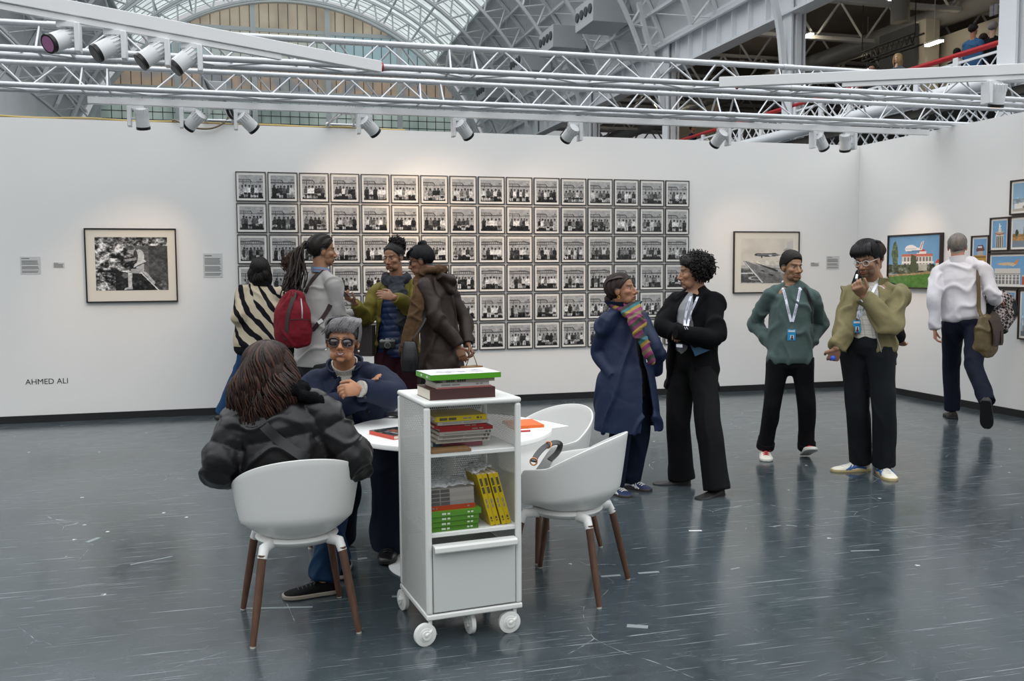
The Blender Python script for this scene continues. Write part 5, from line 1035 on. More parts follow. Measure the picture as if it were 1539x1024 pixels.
# ---------------------------------------------------------------- man in the khaki jacket, hand at his mouth
def jacket_man():
    H = 1.76; k = H/1.7; D = 6.98; pel = at(1303, 523, D); nk = at(1316, 424, D+.02); az = lambda d: tc(pel, d); J = joints(H, pel, nk, az(-20), shw=.17)
    limb2(J, 'L', 'arm', (1337, 491), -1, k, None, (1294, 441), -1); limb2(J, 'R', 'arm', (1273, 488), -1, k, None, (1257, 524), -1)
    legs(J, 'R', fl(1293, 707)+A(0, 0, .085), D2R(172), k, az_v(-125)); legs(J, 'L', fl(1328, 713)+A(0, 0, .085), D2R(-112), k, az_v(-115))
    T = (head_axes(az(-24), D2R(-14), D2R(-3)), at(1303, 391, D-.06), k*1.0); chk('jacket', J, k)
    hd = nrm(at(1284, 426, D-.27)-J['wrL']); hs = [(J['wrL'], hd, nrm(A(.5, .55, .25)), nrm(A(-.2, -.3, 1)), 1.02, dict(curl=(.75, .85, .95, 1.0), thumb=.6)),
          (J['wrR'], nrm(at(1252, 540, D-.12)-J['wrR']), az_v(60), nrm(az_v(-120)+A(0, 0, .1)), 1.02, dict(curl=(.65, .75, .8, .85), thumb=.9))]
    P = person('person', 'tall man in a khaki jacket and clear glasses, raising a hand to his mouth', fl(1300, 712), H, '#8c6850', T, J, True, hs, hairc='#100e0e', beard=.62)
    hair_cap(P, '#141214', .014, line=(.050, .048, .030, .004, .002, -.045, -.078), groove=.004, ng=40, top=.018, lump=.008)
    mb = MB(); rg = random.Random(5)
    for i in range(46):
        a = rg.uniform(-1.1, 1.1); x = math.sin(a); r0 = rg.uniform(.02, .05); strand(mb, P, [(x*r0, -.01, .128), (x*.07, .055, .118), (x*.082, .088+.008*math.cos(a), .075), (x*.084, .092-.02*abs(x), .036+.012*rg.random())], .0062)
    for i in range(26):
        a = rg.uniform(1.6, 4.6); strand(mb, P, [(0, -.02, .13), (math.sin(a)*.07, -.02+math.cos(a)*.07, .122), (math.sin(a)*.10, -.02+math.cos(a)*.115, .09+.02*rg.random())], .006)
    mb.build('fringe', hairmat('#141214'), P['root'], P['o'], smooth=180)
    # glasses with clear frames
    g = MB(); 
    for s in (-1, 1):
        a = np.linspace(0, 2*np.pi, 25); g.tube([loc(P, s*.033+.0215*math.cos(t), .094-.004*abs(s*.033+.02*math.cos(t))/.05, -.004+.0185*math.sin(t)) for t in a], .0024, 8)
        g.tube([loc(P, s*.055, .090, .004), loc(P, s*.075, .05, .006), loc(P, s*.080, .0, .004)], .0022, 8)
    g.tube([loc(P, -.012, .096, .002), loc(P, 0, .099, .006), loc(P, .012, .096, .002)], .0024, 8); go = g.build('glasses', mat('clear_acetate', '#cfcfcf', .2, spec=.8), P['root'], P['o'], smooth=180)
    # shirt
    MS_ = mat('off_white_checked_shirt', '#c9c4bb', .75, var=.03, vscale=14); shirt_check(MS_)
    mb = MB(); trunk(mb, P, [.06, .2, .45, .7, .88, .98], A(.158, .160, .158, .165, .13, .068), A(.118, .115, .112, .118, .09, .066)); sh = cloth('shirt', mb, MS_, P, .0075, 4, (.006, 15, 7))
    collar(P, 100, 440, (.064, .060), .042, .15, .0, .006, tip=.3).build('shirt_collar', MS_, sh, P['o'], smooth=60)
    MJ_ = mat('khaki_cotton', '#787050', .75, spec=.2, var=.10, vscale=12, bump=.5, bscale=14); mb = MB()
    shell(mb, P, [-.04, .0, .2, .45, .7, .86, .95], A(.190, .198, .192, .186, .184, .145, .084), A(.145, .155, .15, .146, .142, .108, .082), [124, 124, 122, 120, 116, 112, 106], [418, 420, 424, 428, 434, 440, 440], .02)
    for s in 'LR': sleeve(mb, J, s, k, (.055, .074, .072, .072, .064, .050), cuff=.012)
    jk = cloth('jacket', mb, MJ_, P, .008, 4, (.027, 21, 9), (1, 1, .8))
    collar(P, 122, 418, (.072, .068), .046, .22, -.012, .013, tip=.6).build('jacket_collar', MJ_, jk, P['o'], smooth=60)
    z = MB(); z.tube(catmull([at(1329, 547, D-.155), at(1322, 520, D-.17), at(1313, 490, D-.165), at(1310, 465, D-.15)], 5), .004, 6); z.box(at(1329, 549, D-.155), (.012, .012, .022)); z.build('zip', mat('zip_metal', '#b9b9b9', .3, metal=.8), jk, P['o'])
    trousers(P, mat('charcoal_wide_trousers', '#15181c', .85, spec=.2, var=.08, vscale=9, bump=.3, bscale=9), r=(.102, .106, .090, .083, .082, .083), hem=.015, waist=.18)
    for s in 'LR': shoe(P, s, MCRM, mat('gum_rubber', '#b9a777', .5), L=.285, lace=MWHS, stripe=SBLUE)
    lanyard(P, bvh(P, [sh, jk]), [(1320, 424), (1311, 440), (1300, 462), (1291, 480)], [(1296, 452), (1291, 465), (1288, 480)], (1286.5, 491), 'LONDON')
    # blue bottle top held in the lowered hand, small white object at the mouth
    b = MB(); b.cyl(at(1251.5, 536, D-.17), at(1252, 541, D-.175), .016, 18); b.ell(at(1251.8, 538.5, D-.172), .019); tag(b.build('bottle_cap', mat('blue_plastic_cap', '#2b4fc0', .35)), 'small blue ball held in the khaki jacket man’s lowered hand', 'bottle cap')
    b = MB(); b.tube([at(1287, 419, D-.27), at(1288, 413.5, D-.25)], .0085, 14, round_=.6); tag(b.build('vape', mat('white_gloss_plastic', '#e6e6e6', .3)), 'small white stick in the raised hand at the khaki jacket man’s mouth', 'stick')
def shirt_check(m):
    L = m.node_tree.links; b = m.node_tree.nodes['Principled BSDF']; tc = nd(m, 'ShaderNodeTexCoord'); acc = None
    for ax_ in (0, 2):
        sp = nd(m, 'ShaderNodeSeparateXYZ'); L.new(tc.outputs['Object'], sp.inputs[0]); q = nd(m, 'ShaderNodeMath', operation='PINGPONG'); L.new(sp.outputs[ax_], q.inputs[0]); q.inputs[1].default_value = .018
        l = nd(m, 'ShaderNodeMath', operation='LESS_THAN'); L.new(q.outputs[0], l.inputs[0]); l.inputs[1].default_value = .0022
        if acc is None: acc = l.outputs[0]
        else: mm = nd(m, 'ShaderNodeMath', operation='MAXIMUM'); L.new(acc, mm.inputs[0]); L.new(l.outputs[0], mm.inputs[1]); acc = mm.outputs[0]
    src = b.inputs['Base Color'].links[0].from_socket; mx = nd(m, 'ShaderNodeMix', data_type='RGBA'); mf = nd(m, 'ShaderNodeMath', operation='MULTIPLY'); L.new(acc, mf.inputs[0]); mf.inputs[1].default_value = .4
    L.new(mf.outputs[0], mx.inputs[0]); L.new(src, mx.inputs[6]); mx.inputs[7].default_value = (*lin('#6a675f'), 1); L.new(mx.outputs[2], b.inputs['Base Color'])
SBLUE = [(.62, .05, .42, .85), (.70, .05, .52, .85), (.14, .15, .52, .55), (.2, .62, .5, .35)]; STRIPE[id(SBLUE)] = mat('blue_stripe', '#2d5f9c', .5)
SWHITE = [(.62, .05, .42, .85), (.72, .05, .52, .85), (.14, .15, .52, .55), (.2, .62, .5, .35)]; STRIPE[id(SWHITE)] = mat('white_stripe', '#dadada', .5)
def pocket_hand(J, s, az): return (J['wr'+s], A(0, 0, -1), az_v(0)*0+A(math.cos(az), math.sin(az), 0), A(-math.sin(az), math.cos(az), 0), .85)
MNVY = mat('navy_gabardine', '#16233f', .6, spec=.3, var=.08, vscale=10, bump=.4, bscale=13)
# ---------------------------------------------------------------- woman in the long navy coat and striped scarf
def coat_woman():
    H = 1.51; k = H/1.7; D = 6.42; pel = at(943, 566, D); nk = at(937, 463, D); az = lambda d: tc(pel, d); J = joints(H, pel, nk, az(42), shw=.165)
    limb2(J, 'R', 'arm', (900, 530), 1, k, None, (921, 563), -1); limb2(J, 'L', 'arm', (984, 524), -1, k, None, (986, 556), 1)
    legs(J, 'R', fl(922, 741)+A(0, 0, .075), az(38), k, az_v(-80)); legs(J, 'L', fl(947, 733)+A(0, 0, .075), az(52), k, az_v(-60))
    T = (head_axes(az(70), D2R(10), D2R(0)), at(935, 436, D-.03), k*1.06); chk('coat', J, k); dn = nrm(A(0, 0, -1)+az_v(-60)*.4)
    hs = [(J['wrR']+FW*.03, nrm(FW*.7+RT*.5+A(0, 0, -.5)), az_v(0), az_v(-90), .8), (J['wrL']+FW*.04, nrm(FW*.9+A(0, 0, -.4)), az_v(180), az_v(-60), .75)]
    P = person('person', 'woman in a long navy coat and striped multicolour scarf, looking up at the taller woman', fl(935, 738), H, '#8a624a', T, J, False, hs, hairc='#2b201d', brow=.9, lips=lin('#6a2f33'))
    hair_cap(P, '#2e2421', .008, line=(.066, .056, .032, .006, .002, -.044, -.074), groove=.003, ng=44, lump=.003, back=.010, crown=(0, .09))
    mb = MB(); rg = random.Random(4); b0 = A(0, -.108, -.050)
    for i in range(34): a = rg.uniform(0, 6.28); r = rg.uniform(.008, .030); strand(mb, P, [b0+A(r*math.cos(a), .02, r*math.sin(a)), b0+A(r*1.25*math.cos(a+.8), -.012, r*1.25*math.sin(a+.8)), b0+A(r*.8*math.cos(a+1.8), -.030, r*.8*math.sin(a+1.8))], .0085)
    for i in range(44):
        x = -.07+.14*i/43; strand(mb, P, [(x*.9, .066-.3*abs(x), .082), (x*1.15, .0, .128-.6*abs(x)), (x*1.0, -.08, .07), (x*.3, -.118, -.035)], .0052)
    mb.build('hair_bun', hairmat('#332826'), P['root'], P['o'], smooth=180)
    e = MB()
    for s in (-1, 1): e.tube([loc(P, s*.082+.0*s, -.004+.008*math.cos(t), -.050+.010*math.sin(t)) for t in np.linspace(0, 6.28, 15)], .0022, 6)
    e.build('earrings', mat('gold', '#c79a3f', .3, metal=.9), P['root'], P['o'], smooth=180)
    mb = MB(); shell(mb, P, [-.78, -.42, 0, .2, .45, .7, .87, .96], A(.275, .262, .232, .208, .190, .176, .140, .082), A(.25, .24, .200, .170, .155, .145, .105, .080), [104, 102, 99, 98, 99, 101, 104, 104], [436, 440, 446, 448, 446, 442, 436, 436], .022)
    for s in 'LR': sleeve(mb, J, s, k, (.056, .080, .076, .074, .068, .060), cuff=-.03)
    ct = cloth('coat', mb, MNVY, P, .008, 4, (.020, 15, 21), (1, 1, .6))
    collar(P, 128, 410, (.084, .082), .085, .75, -.01, .012, tip=.2).build('coat_collar', MNVY, ct, P['o'], smooth=60)
    mb = MB(); trunk(mb, P, [-.3, 0, .2, .45, .7, .88], A(.17, .18, .165, .155, .15, .11), A(.13, .135, .12, .115, .11, .08)); cloth('dark_top', mb, mat('black_jersey', '#0c0c10', .85), P, .009, 4, None)
    trousers(P, mat('dark_navy_trousers', '#111a2d', .8, spec=.2, var=.08, vscale=9, bump=.3, bscale=10), r=(.10, .105, .092, .085, .088, .090), hem=.012, wide=(.165, .12))
    for s in 'LR': shoe(P, s, mat('navy_suede', '#1f2d52', .7), mat('dark_sole', '#3b3330', .6), L=.265, stripe=SWHITE, lace=MWHS)
    # scarf
    m = bpy.data.materials.new('striped_scarf'); m.use_nodes = True; L = m.node_tree.links; b = m.node_tree.nodes['Principled BSDF']; b.inputs['Roughness'].default_value = .85
    tcn = nd(m, 'ShaderNodeTexCoord'); mp = nd(m, 'ShaderNodeMapping'); mp.inputs['Rotation'].default_value = (.5, .55, .3); L.new(tcn.outputs['Object'], mp.inputs[0]); sp = nd(m, 'ShaderNodeSeparateXYZ'); L.new(mp.outputs[0], sp.inputs[0])
    q = nd(m, 'ShaderNodeMath', operation='MULTIPLY'); L.new(sp.outputs[2], q.inputs[0]); q.inputs[1].default_value = 4.3; fr = nd(m, 'ShaderNodeMath', operation='FRACT'); L.new(q.outputs[0], fr.inputs[0]); rp_ = nd(m, 'ShaderNodeValToRGB'); rp_.color_ramp.interpolation = 'CONSTANT'
    el_ = rp_.color_ramp.elements; cs = ['#6a2450', '#87702c', '#5c2447', '#30382c', '#832f5d', '#6d5f48', '#7a2c58', '#87702c', '#2a6068', '#2f302c']
    for i, c in enumerate(cs):
        e_ = el_[i] if i < 2 else el_.new(i/len(cs)); e_.position = i/len(cs); e_.color = (*lin(c), 1)
    L.new(fr.outputs[0], rp_.inputs[0]); L.new(rp_.outputs[0], b.inputs['Base Color'])
    mb = MB(); nb, f, st, ax = J['neck'], P['f'], P['st'], P['ax']; a = np.linspace(0, 2*np.pi, 30); ring = np.array([nb+st*math.cos(t)*.083*k+f*(math.sin(t)*.083+.012)*k+ax*(.022-.05*max(0, math.sin(t)))*k for t in a]); mb.tube(ring, np.array([[.034, .042]]*30)*k, 14)
    mb.tube(catmull([nb+f*.07-ax*.01+st*.04, at(952, 480, D-.21), at(962, 505, D-.245), at(973, 527, D-.23), at(981, 545, D-.20)], 5), np.stack([np.linspace(.055, .034, 21), np.full(21, .024)], 1), 16, side=P['st'])
    mb.tube(catmull([nb-st*.05+f*.05+ax*.03, at(957, 474, D-.20), at(966, 492, D-.23)], 5), np.array([[.045, .024]]*11), 16, side=P['st'])
    sc = cloth('scarf', mb, m, P, .006, 3, (.014, 40, 5))
    wl = MB(); dband(P, bvh(P, [ct]), [(963, 500), (967, 520), (972, 545)], .014, .003).build('white_strap', MLAN, P['root'], P['o'])
# ---------------------------------------------------------------- woman in the black cardigan
def cardigan_woman():
    H = 1.66; k = H/1.7; D = 6.68; pel = at(1040, 545, D); nk = at(1046, 436, D+.01); az = lambda d: tc(pel, d); J = joints(H, pel, nk, az(-38), shw=.172)
    limb2(J, 'L', 'arm', (1073, 508), -1, k, None, (1020, 500), -1, .27); limb2(J, 'R', 'arm', (996, 492), -1, k); J['wrR'] = at(1046, 513, dep(J['wrL'])+.10)
    legs(J, 'R', fl(1024, 728)+A(0, 0, .07), az(-82), k, az_v(-140)); legs(J, 'L', fl(1076, 744)+A(0, 0, .07), az(-38), k, az_v(-120))
    T = (head_axes(az(-78), D2R(-6), D2R(0)), at(1041, 409, D-.02), k*1.02); chk('cardigan', J, k)
    hs = [(J['wrL']+FW*.02, nrm(FW+A(0, 0, -.2)), A(0, 0, -1), A(0, 0, 1), .8, dict(curl=(.5, .5, .5, .5))), (J['wrR']+FW*.03, nrm(FW-RT*.3), A(0, 0, 1), A(0, 0, 1), .8)]
    P = person('person', 'woman with short curly black hair and a black cardigan, arms folded', fl(1045, 738), H, '#916c54', T, J, False, hs, hairc='#141010', lips=lin('#7a443c'), brow=1.0)
    hair_cap(P, '#131011', .022, line=(.055, .046, .030, -.01, -.03, -.062, -.080), groove=0, lump=.010, back=.014, top=.006)
    rg = np.random.default_rng(3); pts = []
    while len(pts) < 420:
        d = nrm(rg.normal(size=3)); p = A(0, -.038, .030)+d*A(.112, .118, .108)*rg.uniform(.82, 1.06)
        azv = math.degrees(math.atan2(abs(p[0]), p[1]))
        if p[2] < np.interp(azv, [0, 40, 70, 95, 130, 180], [.082, .066, .02, -.055, -.10, -.11]): continue
        pts.append(p)
    curls(P, '#151112', pts, .011, .050, .0034, 8, 1.7, 'curls')
    mb = MB(); trunk(mb, P, [.1, .2, .45, .7, .88, .97], A(.15, .15, .15, .152, .12, .068), A(.115, .115, .115, .125, .085, .064)); tp = cloth('grey_top', mb, mat('grey_knit_top', '#8d8f92', .8, bump=.2, bscale=90), P, .008, 4, (.006, 20, 3))
    MC_ = mat('black_wool_cardigan', '#0c0c0e', .9, spec=.15, var=.1, vscale=20, bump=.35, bscale=15); mb = MB()
    shell(mb, P, [-.36, -.12, .1, .3, .45, .7, .86, .95], A(.215, .208, .195, .185, .182, .172, .138, .078), A(.155, .155, .15, .148, .146, .142, .105, .078), [126, 124, 120, 118, 120, 116, 108, 104], [418, 420, 422, 422, 424, 430, 436, 436], .02)
    for s in 'LR': sleeve(mb, J, s, k, (.052, .072, .070, .072, .064, .058), cuff=-.03)
    cd_ = cloth('cardigan', mb, MC_, P, .0078, 4, (.018, 17, 31), (1, 1, .7))
    trousers(P, mat('black_wide_trousers', '#0d0d0f', .85, spec=.2, var=.06, vscale=9, bump=.3, bscale=8), r=(.098, .102, .092, .088, .090, .094), hem=.0, wide=(.162, .122), waist=.2)
    for s in 'LR': shoe(P, s, mat('black_flat_leather', '#1d1a1a', .5), MBSO, L=.27, h=.06)
    lanyard(P, bvh(P, [tp, cd_]), [(1039, 446), (1034, 462), (1030, 480), (1029, 494)], [(1049, 447), (1043, 462), (1037, 478), (1032, 494)], None, 'EDITION')
    c = MB(); p = at(1021, 520, dep(J['wrL'])-.03); c.box(p, (.05, .003, .02), rotz(az(-38)+math.pi/2)); c.build('badge', MPAL, P['root'], P['o'])
    nb_ = MB(); R = np.stack([nrm(RT+UP*.42), nrm(-FW), nrm(UP-RT*.42)], 1); q = at(1056, 521, dep(J['elL'])+.015); nb_.box(q, (.15, .016, .085), R); o = nb_.build('notebook', mat('teal_book_cover', '#1f4a66', .5), bevel=.002); tag(o, 'teal notebook clamped under the forearm of the woman in the black cardigan', 'notebook')
# ---------------------------------------------------------------- man in the white shirt, walking away
def shirt_man():
    H = 1.82; k = H/1.7; D = 9.25; pel = at(1449, 486, D); nk = at(1441, 391, D); az = lambda d: tc(pel, d); J = joints(H, pel, nk, az(168), shw=.185)
    limb2(J, 'L', 'arm', (1405, 449), -1, k, None, (1405, 496), 1); limb2(J, 'R', 'arm', (1494, 446), -1, k, None, (1497, 452), 1)
    legs(J, 'L', fl(1431, 629)+A(0, 0, .09), az(192), k, az_v(60)); J['knR'] = two_bone(J['hpR'], 1464, 550, TH_*k, -1); J['anR'] = two_bone(J['knR'], 1484, 605, SN*k, -1); J['toeR'] = nrm(A(math.cos(az(170)), math.sin(az(170)), 0))
    T = (head_axes(az(176), D2R(-2), D2R(0)), at(1439, 371, D+.02), k*1.0); chk('shirt', J, k)
    hs = [(J['wrL'], nrm(A(0, 0, -1)+az_v(30)*.15), az_v(-40), az_v(50), .95, dict(curl=(.4, .45, .5, .55))), (J['wrR'], nrm(J['wrR']-J['elR']), A(0, 0, -1), az_v(-40), .95, dict(curl=(.7, .7, .7, .7)))]
    P = person('person', 'grey-haired man in a white shirt walking away, satchel on his shoulder', fl(1440, 634), H, '#a87560', T, J, True, hs, hairc='#8a8076')
    hair_cap(P, '#77716c', .005, line=(.12, .10, .06, .02, .012, -.035, -.070), groove=.002, ng=60, lump=.002)
    MWS = mat('white_cotton_shirt', '#cfcdd2', .75, bump=.5, bscale=11); mb = MB(); trunk(mb, P, [.05, .12, .3, .45, .7, .88, .97], A(.160, .180, .184, .180, .178, .13, .078), A(.122, .148, .148, .138, .132, .094, .078))
    for s in 'LR': sleeve(mb, J, s, k, (.050, .068, .066, .062, .056, .044), cuff=.0)
    sh = cloth('shirt', mb, MWS, P, .0085, 4, (.018, 16, 6), (1, 1, .8)); collar(P, 0, 360, (.068, .068), .066, .0, -.026, .010).build('shirt_collar', MWS, sh, P['o'], smooth=60)
    tr_ = trousers(P, mat('dark_navy_chinos', '#0e1424', .8, spec=.2, var=.1, vscale=9, bump=.5, bscale=12), r=(.105, .104, .086, .078, .072, .070), hem=.03, waist=.14, wide=(.172, .128))
    b = MB(); p, s_, w, d = torso_rings(P, [.105, .17], A(.170, .168), A(.126, .125)); b.tube(p, np.stack([w, d], 1), 40, side=s_); b.build('belt', MBLK, P['root'], P['o'], smooth=60)
    shoe(P, 'L', mat('dark_brown_leather', '#2a2220', .4), MBSO, L=.28); shoe(P, 'R', MATS['dark_brown_leather'], MBSO, L=.28, toe_up=-2.2)
    # satchel
    MSA = mat('olive_waxed_canvas', '#5b4d2f', .5, var=.25, vscale=14, bump=.4, bscale=20); MST = mat('brown_leather', '#33261e', .45)
    c = at(1482, 503, D-.24); r = nrm(RT*.86+FW*.5); n = nrm(np.cross(A(0, 0, 1), r)); n = -n if n@FW > 0 else n; R = np.stack([r, n, A(0, 0, 1)], 1)
    sa = empty('satchel', c-A(0, 0, .2), 0, 'olive canvas satchel with leather flap hanging behind the man in the white shirt', 'bag'); so = c-A(0, 0, .2); m = MB(); m.tube(catmull([c+R@A(0, 0, -.19), c+R@A(0, 0, -.12), c+R@A(0, 0, .05), c+R@A(0, 0, .17)], 4), np.stack([np.interp(np.linspace(0, 1, 13), [0, .3, .6, 1], [.11, .155, .150, .115]), np.interp(np.linspace(0, 1, 13), [0, .3, .6, 1], [.05, .075, .065, .03])], 1), 24, side=r, round_=.5)
    me = fuse(m, .008, 3); V = verts(me); N = vnorm(me); setverts(me, V+N*(folds(V, 3, 20)*.014)[:, None]-so); link('body', me, MSA, sa)
    fm = MB(); band(fm, [c+R@A(.03, .0, .185), c+R@A(.045, .05, .15), c+R@A(.055, .082, .05), c+R@A(.06, .086, -.06), c+R@A(.06, .078, -.10)], .17, .008, R@A(.05, 1, .0)); fm.build('flap', MST, sa, so, smooth=60)
    for x in (.0, .10): q = MB(); band(q, [c+R@A(x, .088, .04), c+R@A(x, .094, -.04), c+R@A(x, .090, -.09)], .024, .006, R@A(0, 1, 0)); q.build('buckle_strap', MST, sa, so)
    q = MB(); tp = [c+R@A(-.06, .0, .17), at(1471.5, 466, D-.21), at(1471, 440, D-.20), at(1470, 415, D-.18), at(1471, 398, D-.09), at(1473, 394, D+.02)]; band(q, tp, .036, .005, nrm(-FW)); q.build('shoulder_strap', mat('olive_webbing', '#57492f', .75), sa, so)
    q = MB(); q.tube([at(1471.5, 466, D-.22), at(1473, 476, D-.22)], .007, 8); q.build('clip', mat('brass', '#a98d55', .35, metal=.9), sa, so)
    # coat over the arm
    co = at(1503, 470, D+.10); m = MB(); m.tube(catmull([at(1492, 449, D+.10), at(1506, 452, D+.16), at(1512, 470, D+.16), at(1508, 490, D+.10)], 4), np.array([.06, .07, .075, .075, .075, .08, .085, .09, .09, .085, .08, .07, .06]), 16, round_=.5); m.tube(catmull([at(1489, 450, D+.02), at(1494, 468, D-.02), at(1500, 486, D-.02), at(1504, 498, D+.02)], 4), np.array([.04, .05, .055, .06, .065, .07, .07, .07, .068, .065, .06, .05, .04]), 16, round_=.5)
    me = fuse(m, .010, 2); V = verts(me); N = vnorm(me); V = V+N*(folds(V, 13, 22)*.03)[:, None]; o = co-A(0, 0, .25); setverts(me, V-o); ob = link('folded_coat', me, plaid(), None); ob.location = o; tag(ob, 'dark checked coat draped over the forearm of the man in the white shirt', 'coat')
def plaid():
    m = bpy.data.materials.new('plaid_lining'); m.use_nodes = True; L = m.node_tree.links; b = m.node_tree.nodes['Principled BSDF']; b.inputs['Roughness'].default_value = .8; tcn = nd(m, 'ShaderNodeTexCoord'); mp = nd(m, 'ShaderNodeMapping'); mp.inputs['Rotation'].default_value = (.3, .5, .9); mp.inputs['Scale'].default_value = (36, 36, 36); L.new(tcn.outputs['Object'], mp.inputs[0])
    ch = nd(m, 'ShaderNodeTexChecker'); ch.inputs['Scale'].default_value = 1; ch.inputs[1].default_value = (*lin('#15151c'), 1); ch.inputs[2].default_value = (*lin('#a59a98'), 1); L.new(mp.outputs[0], ch.inputs[0])
    n = nd(m, 'ShaderNodeTexNoise'); n.inputs['Scale'].default_value = 4; L.new(tcn.outputs['Object'], n.inputs[0]); r = nd(m, 'ShaderNodeMapRange'); L.new(n.outputs['Fac'], r.inputs[0]); r.inputs[1].default_value = .50; r.inputs[2].default_value = .53
    mx = nd(m, 'ShaderNodeMix', data_type='RGBA'); L.new(r.outputs[0], mx.inputs[0]); L.new(ch.outputs[0], mx.inputs[6]); mx.inputs[7].default_value = (*lin('#14161c'), 1); L.new(mx.outputs[2], b.inputs['Base Color']); return m
# ---------------------------------------------------------------- woman in the zebra cardigan, at the wall
def zebra_mat():
    m = bpy.data.materials.new('cream_black_zebra_knit'); m.use_nodes = True; L = m.node_tree.links; b = m.node_tree.nodes['Principled BSDF']; b.inputs['Roughness'].default_value = .9; b.inputs['Specular IOR Level'].default_value = .15
    tcn = nd(m, 'ShaderNodeTexCoord'); mp = nd(m, 'ShaderNodeMapping'); mp.inputs['Rotation'].default_value = (0, .85, 0); mp.inputs['Scale'].default_value = (6.2, 5, 2.6); L.new(tcn.outputs['Object'], mp.inputs[0])
    w = nd(m, 'ShaderNodeTexWave'); w.inputs['Scale'].default_value = .62; w.inputs['Distortion'].default_value = 15; w.inputs['Detail'].default_value = .6; w.inputs['Detail Scale'].default_value = .55; L.new(mp.outputs[0], w.inputs[0])
    nz = nd(m, 'ShaderNodeTexNoise'); nz.inputs['Scale'].default_value = 9; nz.inputs['Detail'].default_value = 1; L.new(tcn.outputs['Object'], nz.inputs[0]); ad = nd(m, 'ShaderNodeMath', operation='MULTIPLY_ADD'); L.new(nz.outputs['Fac'], ad.inputs[0]); ad.inputs[1].default_value = 1.3; L.new(w.outputs['Fac'], ad.inputs[2]); r = nd(m, 'ShaderNodeMapRange'); L.new(ad.outputs[0], r.inputs[0]); r.inputs[1].default_value = .92; r.inputs[2].default_value = .98
    sp = nd(m, 'ShaderNodeSeparateXYZ'); L.new(tcn.outputs['Object'], sp.inputs[0]); h = nd(m, 'ShaderNodeMath', operation='GREATER_THAN'); L.new(sp.outputs[2], h.inputs[0]); h.inputs[1].default_value = .79
    mu = nd(m, 'ShaderNodeMath', operation='MULTIPLY'); L.new(r.outputs[0], mu.inputs[0]); L.new(h.outputs[0], mu.inputs[1])
    mx = nd(m, 'ShaderNodeMix', data_type='RGBA'); L.new(mu.outputs[0], mx.inputs[0]); mx.inputs[6].default_value = (*lin('#121218'), 1); mx.inputs[7].default_value = (*lin('#b5aa94'), 1); L.new(mx.outputs[2], b.inputs['Base Color']); return m
def long_strands(mb, P, n, seed, x0, end, r, bulge=.10, wave=.01, start=(0, -.01, .122), azr=(-2.6, 2.6), midz=-.02):
    rg = random.Random(seed)
    for i in range(n):
        a = azr[0]+(azr[1]-azr[0])*(i+.5)/n+rg.uniform(-.05, .05); sx_, cx_ = math.sin(a), -math.cos(a); ph = a*4+rg.uniform(-.5, .5)+seed; rr = rg.uniform(.9, 1.08); q = []
        e = end(a, rg); st = A(sx_*.02, start[1]+cx_*.02, start[2]+.006*rg.random())
        for t in np.linspace(0, 1, 9):
            if t < .45: u = t/.45; p = A(sx_*.083*math.sin(u*1.57)*rr, -.014+cx_*bulge*math.sin(u*1.57)*rr, .03+.098*math.cos(u*1.57)); p = p*min(1, u*3)+st*(1-min(1, u*3))
            else: u = (t-.45)/.55; b0 = A(sx_*.083*rr, -.014+cx_*bulge*rr, .03); p = b0*(1-u)+e*u+A(sx_, cx_, 0)*.022*math.sin(u*3.14)
            p = p+A(math.cos(ph+t*11), math.sin(ph+t*11), .3*math.sin(ph*2))*wave*min(1, t*1.6); q.append(p)
        strand(mb, P, q, r*rg.uniform(.75, 1.2), 6, 3)
def zebra_woman():
    H = 1.66; k = H/1.7; D = 9.50; pel = at(386, 533, D); nk = at(392, 428, D); az = lambda d: tc(pel, d); J = joints(H, pel, nk, az(176), shw=.17)
    limb2(J, 'L', 'arm', (361, 478), -1, k, None, (372, 480), 1); limb2(J, 'R', 'arm', (418, 478), 1, k, None, (410, 486), 1)
    legs(J, 'L', fl(338, 632)+A(0, 0, .085), az(200), k, az_v(90)); legs(J, 'R', fl(395, 637)+A(0, 0, .085), az(180), k, az_v(90))
    T = (head_axes(az(172), D2R(8)), at(391, 406, D+.02), k*1.02); chk('zebra', J, k)
    P = person('person', 'woman in a cream and black zebra-patterned cardigan, facing the portrait grid', fl(365, 625), H, '#8d6248', T, J, False, [(J['wrL'], FW, A(0, 0, 1), RT, .85), (J['wrR'], FW, A(0, 0, 1), RT, .85)], hairc='#17120f', face=False, voxel=.007)
    hair_cap(P, '#15110f', .016, line=(.06, .05, .02, -.05, -.08, -.12, -.12), lump=.004, back=.012); mb = MB(); long_strands(mb, P, 120, 2, 0, lambda a, rg: A(math.sin(a)*.094, -.02-math.cos(a)*.100, -.155+.03*rg.random()), .0085); mb.build('bob_hair', hairmat('#15110f'), P['root'], P['o'], smooth=180)
    mb = MB(); trunk(mb, P, [-.02, .06, .25, .45, .7, .88, .97], A(.19, .235, .235, .225, .20, .14, .084), A(.15, .18, .18, .17, .15, .105, .084))
    for s in 'LR': sleeve(mb, J, s, k, (.054, .084, .086, .088, .080, .062), cuff=0)
    cl = cloth('cardigan', mb, zebra_mat(), P, .009, 4, (.016, 14, 8)); collar(P, 0, 360, (.078, .078), .05, .1, -.012, .014).build('cardigan_collar', mat('black_rib_knit', '#101014', .9, spec=.15), cl, P['o'], smooth=60)
    trousers(P, mat('blue_denim', '#1f3f63', .85, var=.2, vscale=12, bump=.4, bscale=12, spec=.2), r=(.10, .105, .092, .090, .092, .095), hem=.02)
    for s in 'LR': shoe(P, s, mat('taupe_suede', '#4d443c', .7), MBSO, L=.27)
